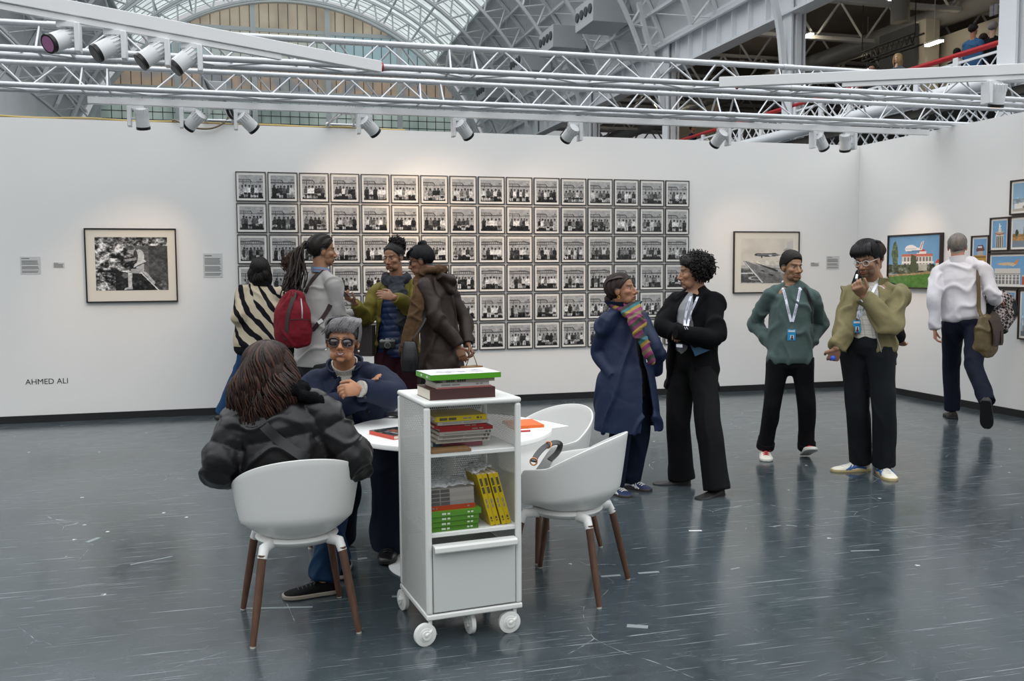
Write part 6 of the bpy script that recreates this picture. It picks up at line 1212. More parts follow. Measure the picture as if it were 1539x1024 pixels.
# ---------------------------------------------------------------- man with the dreadlocks and his rucksack
def dread_man():
    H = 1.80; k = H/1.7; D = 7.85; pel = at(473, 548, D); nk = at(482, 410, D); az = lambda d: tc(pel, d); J = joints(H, pel, nk, az(126), shw=.175)
    J['elR'] = at(507, 474, D-.06); limb2(J, 'L', 'arm', (488, 478), 1, k); J['wrR'] = at(524, 488, D+.16); J['wrL'] = J['elL']+nrm(A(.9, .3, .1))*.25*k
    legs(J, 'R', at(480, 672, D-.02)*A(1, 1, 0)+A(0, 0, .09), az(100), k, az_v(0)); legs(J, 'L', at(468, 664, D+.22)*A(1, 1, 0)+A(0, 0, .09), az(110), k, az_v(0))
    T = (head_axes(az(100), D2R(-3)), at(485, 377, D-.0), k*1.02); chk('dread', J, k)
    hs = [(J['wrR'], nrm(J['wrR']-J['elR']), A(0, 0, 1), A(0, 0, -1), .9), (J['wrL'], nrm(J['wrL']-J['elL']), A(0, 0, 1), A(0, 0, -1), .9)]
    P = person('person', 'man with long tied-back dreadlocks and a pale grey long-sleeved top', fl(474, 668), H, '#8a654c', T, J, True, hs, hairc='#17110f', beard=.25)
    hair_cap(P, '#1c1613', .010, line=(.068, .058, .040, .02, .012, -.03, -.065), groove=.006, ng=26, lump=.003, crown=(0, .10)); mb = MB(); rg = random.Random(8); tie = A(0, -.118, .035)
    for i in range(40):
        a = -1.5+3.0*i/39; strand(mb, P, [(math.sin(a)*.052, .072*math.cos(a)-.0, .085), (math.sin(a)*.080, .02*math.cos(a), .100-.03*abs(a)), (math.sin(a)*.055, -.075, .075-.03*abs(a)), tuple(tie)], .0062, taper=False)
    R, c, kk = P['T']; tw = loc(P, *tie)
    for i in range(64):
        a = rg.uniform(0, 6.28); r = rg.uniform(.2, 1); e = np.array(at(440+rg.gauss(0, 9), 432+rg.uniform(-18, 14), D-.16+.05*rg.gauss(0, 1))); m1 = tw*.66+e*.34+A(-.035, -.03, .055)+A(rg.gauss(0, .016), rg.gauss(0, .016), 0); m2 = tw*.3+e*.7+A(-.01, -.02, .01)+A(rg.gauss(0, .02), rg.gauss(0, .015), 0)
        Q = catmull([tw+R@A(math.cos(a)*.02*r, .01, math.sin(a)*.02*r), tw+R@A(math.cos(a)*.03*r, -.025, math.sin(a)*.03*r), m1, m2, e], 5); t = np.linspace(0, 1, len(Q)); mb.tube(Q+.002*np.sin(t*60+i)[:, None], .0072*(1-.25*t), 6)
    mb.build('dreadlocks', hairmat('#241a15'), P['root'], P['o'], smooth=180); h = MB(); h.tube([tw+R@A(.026*math.cos(t), -.006, .026*math.sin(t)) for t in np.linspace(0, 6.28, 20)], .007, 8); h.build('hair_tie', mat('navy_band', '#20263c', .7), P['root'], P['o'], smooth=180)
    MT = mat('pale_grey_jersey', '#9f9d9a', .85, spec=.15, bump=.5, bscale=12); mb = MB(); trunk(mb, P, [-.03, .06, .2, .45, .7, .88, .97], A(.178, .186, .180, .172, .170, .128, .080), A(.145, .150, .140, .132, .130, .096, .080))
    for s in 'LR': sleeve(mb, J, s, k, (.050, .070, .068, .064, .056, .046), cuff=0)
    tp = cloth('top', mb, MT, P, .0085, 4, (.015, 18, 5)); collar(P, 0, 360, (.066, .066), .04, .1, 0, .010).build('blue_collar', mat('blue_oxford_cloth', '#7d93ad', .8), tp, P['o'], smooth=60)
    l = MB(); nb, ax, f, st = J['neck'], P['ax'], P['f'], P['st']; l.tube([nb+st*.072*math.cos(t)*k+f*.070*math.sin(t)*k+ax*.018 for t in np.radians(np.linspace(0, 360, 30))], np.array([[.004, .009]]*30), 8); l.build('red_lanyard', mat('red_ribbon', '#a31f33', .6), P['root'], P['o'], smooth=60)
    trousers(P, mat('charcoal_cotton_trousers', '#242428', .85, spec=.2, bump=.4, bscale=10), r=(.105, .106, .09, .085, .08, .08), hem=.02, wide=(.174, .140))
    for s in 'LR': shoe(P, s, mat('black_canvas_shoe', '#1a1a1c', .7), MWHS, L=.28)
    # rucksack
    MR = mat('crimson_canvas', '#6a121f', .75, spec=.2, var=.12, vscale=12, bump=.4, bscale=22); MRS = mat('brown_webbing', '#2e201b', .7); c = at(441, 481, D-.30); b_ = nrm(-P['f']*.75-FW*.45); b_[2] = 0; b_ = nrm(b_); r = nrm(np.cross(b_, A(0, 0, 1))); r = r if r@RT > 0 else -r; R = np.stack([r, b_, A(0, 0, 1)], 1)
    o = c-A(0, 0, .24); rs = empty('rucksack', o, 0, 'crimson canvas rucksack with brown straps on the back of the dreadlocked man', 'backpack'); m = MB()
    m.tube(catmull([c+R@A(0, 0, -.19), c+R@A(0, .01, -.10), c+R@A(0, .01, .05), c+R@A(0, -.005, .14), c+R@A(.015, -.02, .215)], 4), np.stack([np.interp(np.linspace(0, 1, 17), [0, .25, .5, .75, 1], [.148, .165, .158, .12, .055]), np.interp(np.linspace(0, 1, 17), [0, .25, .5, .75, 1], [.082, .105, .098, .080, .045])], 1), 26, side=r, round_=.35)
    me = fuse(m, .0075, 3); V = verts(me); N = vnorm(me); g = sm((V-c)@A(0, 0, 1), .08, .2); setverts(me, V+N*((folds(V, 3, 16)*.010)+g*.010*np.sin(np.arctan2((V-c)@b_, (V-c)@r)*9))[:, None]-o); bo = link('body', me, MR, rs); PP = dict(o=o); tr_ = bvh(PP, [bo])
    q = MB(); dband(PP, tr_, [(444, 440), (437, 460), (432, 480), (430, 511)], .034, .003, .003, q); q.build('centre_strap', MRS, rs, o)
    q = MB(); dband(PP, tr_, [(452, 449), (454, 465), (454, 479)], .009, .004, .002, q); q.build('zip', mat('zip_steel', '#8f8f90', .35, metal=.7), rs, o)
    q = MB(); dband(PP, tr_, [(437, 481), (452, 480), (467, 482)], .006, .004, .002, q); q.build('pocket_seam', MRS, rs, o)
    trt = bvh(P, [tp]); q = MB(); dband(P, trt, [(487, 404), (478, 412), (468, 424), (459, 440)], .036, .006, .006, q); q.build('shoulder_strap', MRS, rs, o); q = MB(); dband(P, trt, [(497, 458), (489, 472), (479, 486), (470, 497)], .034, .006, .006, q, post=[at(462, 500, D-.30)]); ss = q.build('lower_strap', MRS, rs, o)
    q = MB(); p, n = drape(P, trt, [(481, 484)], .010); x = nrm(RT*.6-UP*.8); q.box(p[0], (.03, .010, .045), np.stack([x, n[0], np.cross(x, n[0])], 1)); q.build('buckle', mat('steel_buckle', '#9a9a98', .3, metal=.8), ss, o)
# ---------------------------------------------------------------- woman in the olive parka over a blue puffer
def parka_woman():
    H = 1.72; k = H/1.7; D = 8.3; pel = at(598, 534, D); nk = at(596, 420, D); az = lambda d: tc(pel, d); J = joints(H, pel, nk, az(-8), shw=.165)
    limb2(J, 'R', 'arm', (549, 478), -1, k, None, (533, 455), -1); limb2(J, 'L', 'arm', (622, 466), -1, k, None, (592, 447), -1)
    legs(J, 'R', at(582, 662, D-.04)*A(1, 1, 0)+A(0, 0, .085), az(-15), k, az_v(-95)); legs(J, 'L', at(612, 660, D+.02)*A(1, 1, 0)+A(0, 0, .085), az(5), k, az_v(-95))
    T = (head_axes(az(-33), D2R(-9), D2R(-2)), at(591, 387, D-.06), k*1.0); chk('parka', J, k)
    d1 = nrm(at(523, 449, dep(J['wrR'])-.05)-J['wrR']); d2 = nrm(at(578, 444, dep(J['wrL'])-.02)-J['wrL'])
    hs = [(J['wrR'], d1, nrm(A(.1, .2, 1)), nrm(-FW+A(0, 0, .2)), .95, dict(curl=(.55, .6, .65, .7), thumb=.6)), (J['wrL'], d2, nrm(FW-UP*.3), UP, .95, dict(curl=(.22, .26, .30, .36)))]
    P = person('person', 'woman in an olive parka over a blue puffer vest, a camera at her waist', fl(598, 662), H, '#835f49', T, J, False, hs, hairc='#120e0d', lips=lin('#7d463f'))
    hair_cap(P, '#15100f', .004, line=(.074, .066, .044, .020, .012, -.035, -.065), groove=.0022, ng=60, lump=.002, crown=(0, -.09)); rg = np.random.default_rng(7); pts = [A(0, -.080, .100)+nrm(rg.normal(size=3))*A(.072, .070, .068)*rg.uniform(.55, 1.05) for _ in range(230)]
    curls(P, '#1a1311', pts, .012, .045, .004, 3, 1.8, 'hair_puff'); e = MB(); e.ell(loc(P, .083, -.004, -.046), .005); e.build('earring', mat('pearl', '#d9d2c6', .3), P['root'], P['o'])
    MP_ = mat('blue_quilted_nylon', '#14264a', .45, spec=.4, bump=.25, bscale=16); mb = MB(); trunk(mb, P, [-.02, .06, .25, .45, .7, .88, .98], A(.168, .172, .168, .165, .165, .13, .072), A(.122, .138, .136, .134, .138, .10, .070))
    quilt = lambda V, N: V+N*(.007*np.abs(np.sin((V-J['pelvis'])@P['ax']*math.pi/.052))**.6-.004)[:, None]
    pv = cloth('puffer_vest', mb, MP_, P, .0065, 3, (.006, 24, 3), extra=quilt)
    MO = mat('olive_parka_cloth', '#635a20', .7, spec=.25, var=.12, vscale=12, bump=.5, bscale=14); mb = MB(); shell(mb, P, [-.10, .05, .25, .45, .7, .86, .95], A(.205, .205, .196, .190, .186, .146, .086), A(.155, .158, .156, .152, .150, .112, .084), [150, 148, 142, 136, 128, 118, 112], [372, 376, 386, 400, 414, 424, 430], .022)
    for s in 'LR': sleeve(mb, J, s, k, (.052, .070, .070, .072, .064, .050), cuff=.01)
    pk = cloth('parka', mb, MO, P, .0085, 4, (.018, 18, 12)); 
    trousers(P, mat('maroon_wide_trousers', '#2a1119', .85, spec=.15, bump=.4, bscale=9), r=(.115, .118, .115, .118, .125, .135), hem=.0, wide=(.180, .135), wr=(.018, 13, 4))
    for s in 'LR': shoe(P, s, MBLK, MBSO, L=.26)
    ms = mat('grey_plaid_wool', '#34373c', .9, spec=.1, var=.45, vscale=22); nb, ax, f, st = J['neck'], P['ax'], P['f'], P['st']; mb = MB(); a = np.linspace(0, 2*np.pi, 30)
    mb.tube([nb+st*math.cos(t)*.092*k+f*(math.sin(t)*.092+.012)*k+ax*(.015-.045*max(0, math.sin(t)))*k for t in a], np.array([[.042, .048]]*30)*k, 14); mb.tube(catmull([nb+f*.09+st*.0-ax*.04, at(600, 440, D-.21), at(607, 465, D-.215), at(604, 490, D-.20)], 5), np.array([[.065, .026]]*16), 16, side=st); cloth('scarf', mb, ms, P, .0075, 3, (.016, 30, 5))
    # camera, phone, paper bag
    tr_ = bvh(P, [pv, pk]); c, n = drape(P, tr_, [(585, 516)], .032); c = c[0]; n = nrm(A(-.1, -1, .05)); r = nrm(np.cross(A(0, 0, 1), -n)); r = r if r@RT > 0 else -r; R = np.stack([r, n, A(0, 0, 1)], 1)
    ca = empty('camera', c-A(0, 0, .04), 0, 'black and silver camera hanging in front of the blue puffer vest', 'camera'); co = c-A(0, 0, .04); MCB = mat('black_leatherette', '#17171a', .6); MSV = mat('silver_metal', '#a7a7a5', .3, metal=.8)
    MB().box(c, (.135, .036, .058), R).build('body', MCB, ca, co, bevel=.006); q = MB(); q.box(c+R@A(0, 0, .036), (.132, .034, .018), R); q.box(c+R@A(.0, 0, .050), (.035, .03, .014), R); q.cyl(c+R@A(.045, 0, .045), c+R@A(.045, 0, .054), .010, 16); q.cyl(c+R@A(-.045, 0, .045), c+R@A(-.045, 0, .052), .012, 16); q.build('top_plate', MSV, ca, co, bevel=.002)
    q = MB(); q.cyl(c+n*.017, c+n*.05, .027, 24); ln_ = q.build('lens', MSV, ca, co, smooth=50); q = MB(); q.cyl(c+n*.049, c+n*.058, .023, 24); q.build('lens_glass', mat('lens_black', '#08080c', .1, coat=.5), ln_, co)
    q = MB(); dband(P, tr_, [(601, 512), (604, 500), (608, 486), (613, 470)], .03, .004, .006, q); q.build('camera_strap', mat('charcoal_webbing', '#232326', .7), ca, co)
    h = P['J']['wrR']+d1*.105*k; q = MB(); y = nrm(d1*.8+A(0, 0, .25)); q.box(h+A(0, 0, .018), (.072, .145, .009), np.stack([nrm(np.cross(y, A(0, 0, 1))), y, nrm(np.cross(np.cross(y, A(0, 0, 1)), y))], 1)); tag(q.build('phone', mat('dark_phone_case', '#3a3338', .35), None, None, bevel=.003), 'dark phone in the outstretched hand of the woman in the olive parka', 'phone')
    bg_ = at(546, 512, D-.05); m = MB(); m.box(bg_, (.20, .09, .27), rotz(az(-20)+math.pi/2)); bo = empty('paper_bag', bg_-A(0, 0, .135), 0, 'dark grey paper carrier bag hanging between the olive parka and the grey top', 'bag'); m.build('bag', mat('grey_brown_paper', '#3d3735', .75), bo, bg_-A(0, 0, .135), bevel=.004)
    q = MB()
    for s in (-1, 1): q.tube(catmull([bg_+RT*-.05+FW*s*.03+UP*.135, bg_+RT*-.03+FW*s*.02+UP*.20, bg_+RT*.03+FW*s*.02+UP*.20, bg_+RT*.05+FW*s*.03+UP*.135], 5), .003, 6)
    q.build('handles', mat('twisted_paper_cord', '#4a443f', .8), bo, bg_-A(0, 0, .135), smooth=180)
# ---------------------------------------------------------------- woman in the brown coat, hands behind her back
def brown_coat_woman():
    H = 1.70; k = H/1.7; D = 7.85; pel = at(663, 536, D); nk = at(652, 413, D); az = lambda d: tc(pel, d); J = joints(H, pel, nk, az(-118), shw=.165)
    J['elL'] = at(657, 481, D-.20); J['wrL'] = at(689, 521, D-.14); J['elR'] = at(697, 478, D+.16); J['wrR'] = at(704, 519, D+.02)
    legs(J, 'L', at(650, 668, D-.05)*A(1, 1, 0)+A(0, 0, .085), az(-95), k, az_v(180)); legs(J, 'R', at(668, 664, D+.12)*A(1, 1, 0)+A(0, 0, .085), az(-105), k, az_v(180))
    T = (head_axes(az(-96), D2R(-14)), at(632, 392, D-.02), k*1.0); chk('brown', J, k)
    hs = [(J['wrL'], nrm(RT*.35-UP*.95), FW, RT, .92, dict(curl=(.2, .25, .3, .35))), (J['wrR'], nrm(RT*.5-UP*.8-FW*.2), nrm(-UP-RT*.8), -FW, .92, dict(curl=(.75, .8, .85, .9)))]
    P = person('person', 'woman in a dark brown coat and tan scarf, hands clasped behind her back', fl(660, 666), H, '#75523e', T, J, False, hs, hairc='#121013')
    hair_cap(P, '#141316', .010, line=(.055, .045, .024, .014, .008, -.035, -.070), groove=.004, ng=40, lump=.004, top=.006, crown=(0, -.05)); mb = MB(); rg = random.Random(5)
    for i in range(40): a = rg.uniform(0, 6.28); r = rg.uniform(.01, .034); b0 = A(0, -.05, .128); strand(mb, P, [b0+A(r*math.cos(a), r*math.sin(a), -.02), b0+A(r*math.cos(a+.9), r*math.sin(a+.9), .016), b0+A(r*.6*math.cos(a+1.9), r*.6*math.sin(a+1.9), .030)], .008)
    for i in range(24): x = rg.uniform(-.06, .06); strand(mb, P, [(x, .03, .115), (x*1.1, .085, .085), (x*1.15, .094, .04+.015*rg.random())], .0055)
    mb.build('top_knot', hairmat('#141316'), P['root'], P['o'], smooth=180); ms = MB(); [ms.tube([loc(P, s*(.033+.021*math.cos(t)), .095-.012*abs(math.cos(t)), .002+.016*math.sin(t)) for t in np.linspace(0, 6.28, 20)], .003, 6) for s in (-1, 1)]; [ms.tube([loc(P, s*.056, .08, .004), loc(P, s*.079, .0, .004)], .003, 6) for s in (-1, 1)]; ms.build('glasses', mat('dark_acetate', '#141216', .3), P['root'], P['o'], smooth=180)
    MB_ = mat('dark_brown_coated_cotton', '#261a14', .55, spec=.35, var=.12, vscale=9, bump=.45, bscale=12); mb = MB(); trunk(mb, P, [-.34, -.1, .1, .25, .45, .7, .88, .97], A(.205, .205, .192, .182, .176, .170, .128, .078), A(.185, .180, .165, .152, .142, .138, .095, .074))
    for s in 'LR': sleeve(mb, J, s, k, (.052, .074, .072, .068, .060, .050), cuff=.01)
    nb, ax, f, st = J['neck'], P['ax'], P['f'], P['st']; mb.tube(catmull([nb-f*.10-st*.10-ax*.02, nb-f*.145-ax*.07, nb-f*.10+st*.10-ax*.02], 6), np.array([[.035, .05]]*13), 14); mb.tube(catmull([nb-f*.10-st*.06-ax*.05, nb-f*.14-ax*.14, nb-f*.10+st*.06-ax*.05], 6), np.array([[.03, .05]]*13), 14)
    cloth('coat', mb, MB_, P, .0085, 4, (.018, 15, 17)); mb = MB(); a = np.linspace(0, 2*np.pi, 30)
    mb.tube([nb+st*math.cos(t)*.090*k+f*(math.sin(t)*.090+.01)*k+ax*(.03-.03*max(0, math.sin(t)))*k for t in a], np.array([[.036, .05]]*30)*k, 14); mb.tube(catmull([nb+f*.10-st*.05, at(630, 437, D-.19), at(625, 465, D-.225), at(619, 497, D-.225), at(614, 524, D-.215)], 5), np.stack([np.linspace(.050, .082, 21), np.full(21, .019)], 1), 20, side=RT+FW*.2)
    cloth('scarf', mb, mat('tan_wool', '#54412f', .95, spec=.1, var=.15, vscale=40, bump=.5, bscale=40), P, .0075, 3, (.018, 30, 9))
    fg = MB(); rg_ = random.Random(3); [fg.tube([at(614, 523, D-.22)+RT*x+UP*.01, at(614, 523, D-.22)+RT*(x+rg_.uniform(-.006, .006))-UP*rg_.uniform(.05, .075)], .0035, 5) for x in np.linspace(-.075, .075, 26)]; fg.build('scarf_fringe', MATS['tan_wool'], P['root'], P['o'], smooth=180)
    trousers(P, mat('black_slim_trousers', '#0d0d0f', .85, spec=.2), r=(.098, .098, .085, .08, .078, .08), hem=.01, wide=(.16, .125))
    for s in 'LR': shoe(P, s, MBLK, MBSO, L=.26)
    c = at(616, 536, D-.26); m = MB(); m.tube(catmull([c-UP*.115, c-UP*.05, c+UP*.06, c+UP*.115], 4), np.stack([np.interp(np.linspace(0, 1, 13), [0, .4, 1], [.065, .075, .05]), np.interp(np.linspace(0, 1, 13), [0, .4, 1], [.035, .05, .025])], 1), 18, side=RT, round_=.4); o = c-UP*.13; hb = empty('handbag', o, 0, 'black leather handbag hanging in front of the brown coat below the tan scarf', 'bag'); m.build('bag', MBLK, hb, o, smooth=180)
    q = MB(); band(q, [c+UP*.115+RT*.02, at(622, 508, D-.26), at(634, 490, D-.235), at(640, 478, D-.22)], .014, .004, -FW); q.build('strap', MBLK, hb, o)
    c = at(709, 562, D-.10); o = c-UP*.07; kb = empty('paper_bag', o, 0, 'brown kraft paper bag held behind the back of the woman in the brown coat', 'bag'); MB().box(c, (.17, .09, .13), rotz(.5)).build('bag', mat('kraft_paper', '#8a6a48', .8), kb, o, bevel=.004); q = MB()
    for s in (-1, 1): q.tube(catmull([c+RT*-.045+FW*s*.03+UP*.065, c+RT*-.012+FW*s*.012+UP*.155, c+RT*.012+FW*s*.012+UP*.155, c+RT*.045+FW*s*.03+UP*.065], 5), .0028, 6)
    q.build('handles', mat('brown_paper_cord', '#6b4f36', .8), kb, o, smooth=180)
# ---------------------------------------------------------------- seated woman in the black puffer jacket (back to the camera)
def puffer_woman():
    H = 1.62; k = H/1.7; pel = A(.165, 4.11, .515); nk = at(411, 592, 4.05); az = lambda d: tc(pel, d); J = joints(H, pel, nk, az(172), shw=.172)
    J['elL'] = at(333, 703, 4.00); J['wrL'] = at(352, 700, 4.24); J['elR'] = at(530, 693, 4.06); J['wrR'] = at(528, 672, 4.30)
    D = 4.05; J['anR'] = fl(487, 893)+A(0, 0, .085); J['toeR'] = A(math.cos(az(-80)), math.sin(az(-80)), 0); J['knR'] = at(512, 722, 4.54); J['anL'] = fl(509, 868)+A(0, 0, .09); J['toeL'] = A(math.cos(az(170)), math.sin(az(170)), 0); J['knL'] = at(470, 712, 4.58)
    T = (head_axes(az(150), D2R(2)), at(404, 556, 4.09), k*1.04); chk('puffer', J, k)
    P = person('person', 'seated woman with wavy brown hair and a black puffer jacket, back to the camera', A(.17, 4.13, 0), H, '#a37758', T, J, False, [(J['wrL'], nrm(RT+FW*.4), A(0, 0, -1), FW, .9), (J['wrR'], nrm(-RT+FW*.2), A(0, 0, -1), FW, .9)], hairc='#241713', face=False)
    hm = mat('wavy_brown_hair', '#24140f', .5, spec=.3, var=.45, vscale=26, stretch=(1, 1, .3), bump=.4, bscale=120); hair_cap(P, '#20140f', .004, line=(.06, .05, .0, -.06, -.10, -.12, -.13), lump=.003, groove=.002)
    mb = MB(); rg = random.Random(3); R, c, kk = P['T']
    m = MB(); m.tube(catmull([c+R@A(0, -.02, .08)*kk, c+R@A(0, -.04, .0)*kk, c+R@A(0, -.05, -.10)*kk, c+R@A(0, -.045, -.20)*kk], 5), np.stack([np.interp(np.linspace(0, 1, 16), [0, .35, .7, 1], [.07, .105, .118, .105]), np.interp(np.linspace(0, 1, 16), [0, .35, .7, 1], [.07, .10, .098, .08])], 1)*kk, 24, side=R[:, 0], round_=.6); me = fuse(m, .008, 2); V = verts(me); N = vnorm(me); setverts(me, V+N*(wavefield(V, 4, 30, 10, (1, 1, .35))*.008)[:, None]-P['o']); link('hair_mass', me, hm, P['root'])
    for lay in range(2):
        def end(a, g): return A(math.sin(a)*(.132+.03*g.random()), -.045-math.cos(a)*(.105+.02*g.random()), -.225+.10*g.random()**1.5-.012*math.cos(a*3))
        long_strands(mb, P, 430, 11+lay, 0, end, [.0080, .0062][lay], [.113, .120][lay], [.013, .019][lay], azr=(-2.9, 2.9))
    wh = mb.build('wavy_hair', [hm, mat('chestnut_hair_lights', '#40261a', .5, spec=.3)], P['root'], P['o'], smooth=180); wh.data.polygons.foreach_set('material_index', ((np.arange(len(wh.data.polygons))//154) % 5 == 0).astype(np.int32))
    MPJ = mat('black_puffer_nylon', '#0e0d0f', .40, spec=.38, bump=.35, bscale=17); mb = MB(); trunk(mb, P, [-.06, .1, .3, .5, .72, .88, .98], A(.215, .226, .226, .220, .205, .150, .080), A(.185, .185, .178, .168, .158, .110, .080))
    for s in 'LR': sleeve(mb, J, s, k, (.056, .090, .096, .098, .090, .070), cuff=.0)
    ax, pv = P['ax'], J['pelvis']
    def quilt(V, N):
        t = (V-pv)@ax; q = np.abs(np.sin((t-.05)*math.pi/.135))**.7; arm = np.zeros(len(V)); aq = np.zeros(len(V)); 
        for s in 'LR':
            for a, b in (('sh', 'el'), ('el', 'wr')):
                p0, p1 = J[a+s], J[b+s]; d = p1-p0; L = np.linalg.norm(d); u = (V-p0)@d/L; dist = np.linalg.norm(V-p0-np.clip(u, 0, L)[:, None]*d/L, axis=1); w = sm(-(dist), -.125, -.105)*((u > .03)|(a == 'el')); upd = w > arm; aq = np.where(upd, np.abs(np.sin((u+(.0 if a == 'sh' else np.linalg.norm(J['el'+s]-J['sh'+s])))*math.pi/.115))**.55, aq); arm = np.maximum(arm, w)
        q = q*(1-arm)+aq*arm; return V+N*(.013*q-.012)[:, None]
    jk = cloth('puffer_jacket', mb, MPJ, P, .0075, 3, (.012, 20, 6), extra=quilt)
    mb = MB(); nb, f, st = J['neck'], P['f'], P['st']; mb.tube(catmull([nb-f*.085*k+st*.03-ax*.0, nb-f*.02+st*.115-ax*.0, nb+f*.06+st*.10-ax*.01], 8), np.array([[.034, .042]]*17), 16, round_=.7); mb.tube(catmull([nb-f*.085*k-st*.03, nb-f*.02-st*.115, nb+f*.06-st*.10], 8), np.array([[.034, .042]]*17), 16, round_=.7); mb.tube([at(455, 594, 3.99), at(470, 599, 4.0), at(484, 606, 4.03)], np.array([.026, .030, .026]), 14, round_=.8)
    cloth('fur_collar', mb, mat('black_fur', '#0c0c0e', .95, spec=.1, bump=1, bscale=160), P, .008, 2, (.008, 60, 9))
    tr_ = bvh(P, [jk]); dband(P, tr_, [(372, 608), (392, 634), (415, 658), (440, 678), (462, 690)], .042, .004, .005).build('bag_strap', mat('black_nylon_strap', '#121214', .6), P['root'], P['o'])
    trousers(P, mat('dark_blue_jeans', '#14304c', .8, spec=.2, var=.25, vscale=14, bump=.35, bscale=14), r=(.10, .098, .082, .078, .074, .074), hem=.02, wide=(.17, .14), wr=(.012, 20, 4))
    for s in 'LR': shoe(P, s, mat('black_knit_trainer', '#0a0a0b', .85, spec=.15), mat('cream_black_sole', '#8d857a', .6), L=.265, lace=MBSO, w=.05)
# ---------------------------------------------------------------- laughing woman in sunglasses at the table
def sunglasses_woman():
    H = 1.66; k = H/1.7; pel = A(S2P[0]-.0, S2P[1]-.02, .53); nk = at(519, 552, 5.16); az = lambda d: tc(pel, d); J = joints(H, pel, nk, az(-6), shw=.175, drop=.085)
    J['elR'] = at(484, 620, 5.12); J['wrR'] = at(541, 598, 4.98); J['elL'] = at(589, 594, 5.06); J['wrL'] = at(543, 585, 4.90)
    J['anL'] = fl(585, 836)+A(0, .02, .095); J['toeL'] = A(math.cos(az(-5)), math.sin(az(-5)), 0); J['knL'] = at(583, 690, 4.98); J['anR'] = fl(512, 822)+A(0, .05, .09); J['toeR'] = A(math.cos(az(-20)), math.sin(az(-20)), 0); J['knR'] = at(520, 690, 5.02)
    T = (head_axes(az(-6), D2R(4), D2R(3))*A(1.07, 1, 1), at(515, 513, 5.06), k*1.03); chk('sun', J, k)
    hs = [(J['wrL'], nrm(at(514, 587, 4.86)-J['wrL']), nrm(FW-UP*.4), UP, .95, dict(curl=(.55, .6, .65, .7), thumb=.5)), (at(556, 590, 5.03), nrm(at(562, 566, 4.975)-at(556, 590, 5.03)), -FW*.3+RT, -RT, .9, dict(curl=(.3, .3, .3, .3)))]
    P = person('person', 'laughing woman with short grey hair and sunglasses sitting with folded arms at the table', A(S2P[0], S2P[1], 0), H, '#94684c', T, J, False, hs, hairc='#4c4846', smile=1, lips=lin('#8f4a44'), brow=.6, voxel=.0048)
    hair_cap(P, '#3c3a3b', .009, line=(.060, .050, .030, .006, .004, -.05, -.075), groove=.005, ng=44, lump=.006, top=.008); mb = MB(); rg = random.Random(2)
    for i in range(190):
        x = rg.uniform(-.085, .062); e = x+.022+rg.uniform(-.012, .02); zt = .056+rg.uniform(-.014, .012)-.3*max(0, abs(e)-.045); strand(mb, P, [(x*.6-.03, -.03, .125), (x*.9-.015, .05, .128-.25*abs(x)), (x*.95, .080-3.*max(0, abs(x)-.02)**2, .108-.25*abs(x)), (e, .090-4.2*max(0, abs(e)-.012)**2, zt)], .0052, m=i % 3 > 0)
    for i in range(90):
        a = rg.uniform(1.1, 5.2); strand(mb, P, [(-.02, -.03, .132), (math.sin(a)*.075, -.015+math.cos(a)*.085, .115), (math.sin(a)*.088, -.015+math.cos(a)*.107, .055), (math.sin(a)*.083, -.015+math.cos(a)*.102, -.0-.03*max(0, -math.cos(a))-.02*rg.random())], .0058, m=i % 3 > 1)
    mb.build('swept_hair', [mat('dark_grey_hair', '#4c4a4b', .5, spec=.3), mat('silver_hair', '#6e6c6d', .5, spec=.35)], P['root'], P['o'], smooth=180)
    g = MB(); l = MB()
    for s in (-1, 1):
        a = np.linspace(0, 2*np.pi, 29); pr = [(s*(.034+.0265*abs(math.cos(t))**.75*np.sign(math.cos(t))), -.006+.0225*abs(math.sin(t))**.75*np.sign(math.sin(t))) for t in a]; y = lambda x: .100-.020*(abs(x)/.06)**2
        g.tube([loc(P, x, y(x), z) for x, z in pr], .0030, 8); l.add(np.array([loc(P, x, y(x), z) for x, z in pr[:-1]]), [tuple(range(28))]); g.tube([loc(P, s*.060, .082, .006), loc(P, s*.080, .03, .006), loc(P, s*.084, -.02, -.002)], .0028, 8)
    g.tube([loc(P, -.010, .101, .006), loc(P, 0, .104, .009), loc(P, .010, .101, .006)], .0026, 8); go = g.build('sunglasses', mat('tortoise_metal_frame', '#3a2a20', .3, spec=.6), P['root'], P['o'], smooth=180); lo = l.build('lens', mat('tinted_lens', '#2a2228', .08, coat=.6), go, P['o']); sd_ = lo.modifiers.new('solid', 'SOLIDIFY'); sd_.thickness = .0015
    e = MB(); e.ell(loc(P, .080, -.002, -.050), .006); e.ell(loc(P, -.080, -.002, -.050), .006); e.build('earrings', mat('white_pearl', '#e0dcd4', .25), P['root'], P['o'], smooth=180)
    MN = mat('navy_wool_coat', '#101a30', .75, spec=.25, var=.08, vscale=16, bump=.35, bscale=13); mb = MB(); shell(mb, P, [-.05, .1, .3, .5, .72, .87, .95], A(.20, .205, .20, .20, .192, .150, .086), A(.165, .17, .165, .16, .155, .112, .084), [100, 98, 98, 98, 101, 106, 108], [442, 442, 442, 442, 438, 432, 432], .02)
    for s in 'LR': sleeve(mb, J, s, k, (.058, .086, .084, .084, .074, .062), cuff=.0)
    ct = cloth('coat', mb, MN, P, .0072, 4, (.016, 17, 14)); collar(P, 118, 422, (.078, .074), .05, .35, -.012, .011, tip=.3).build('coat_collar', MN, ct, P['o'], smooth=60)
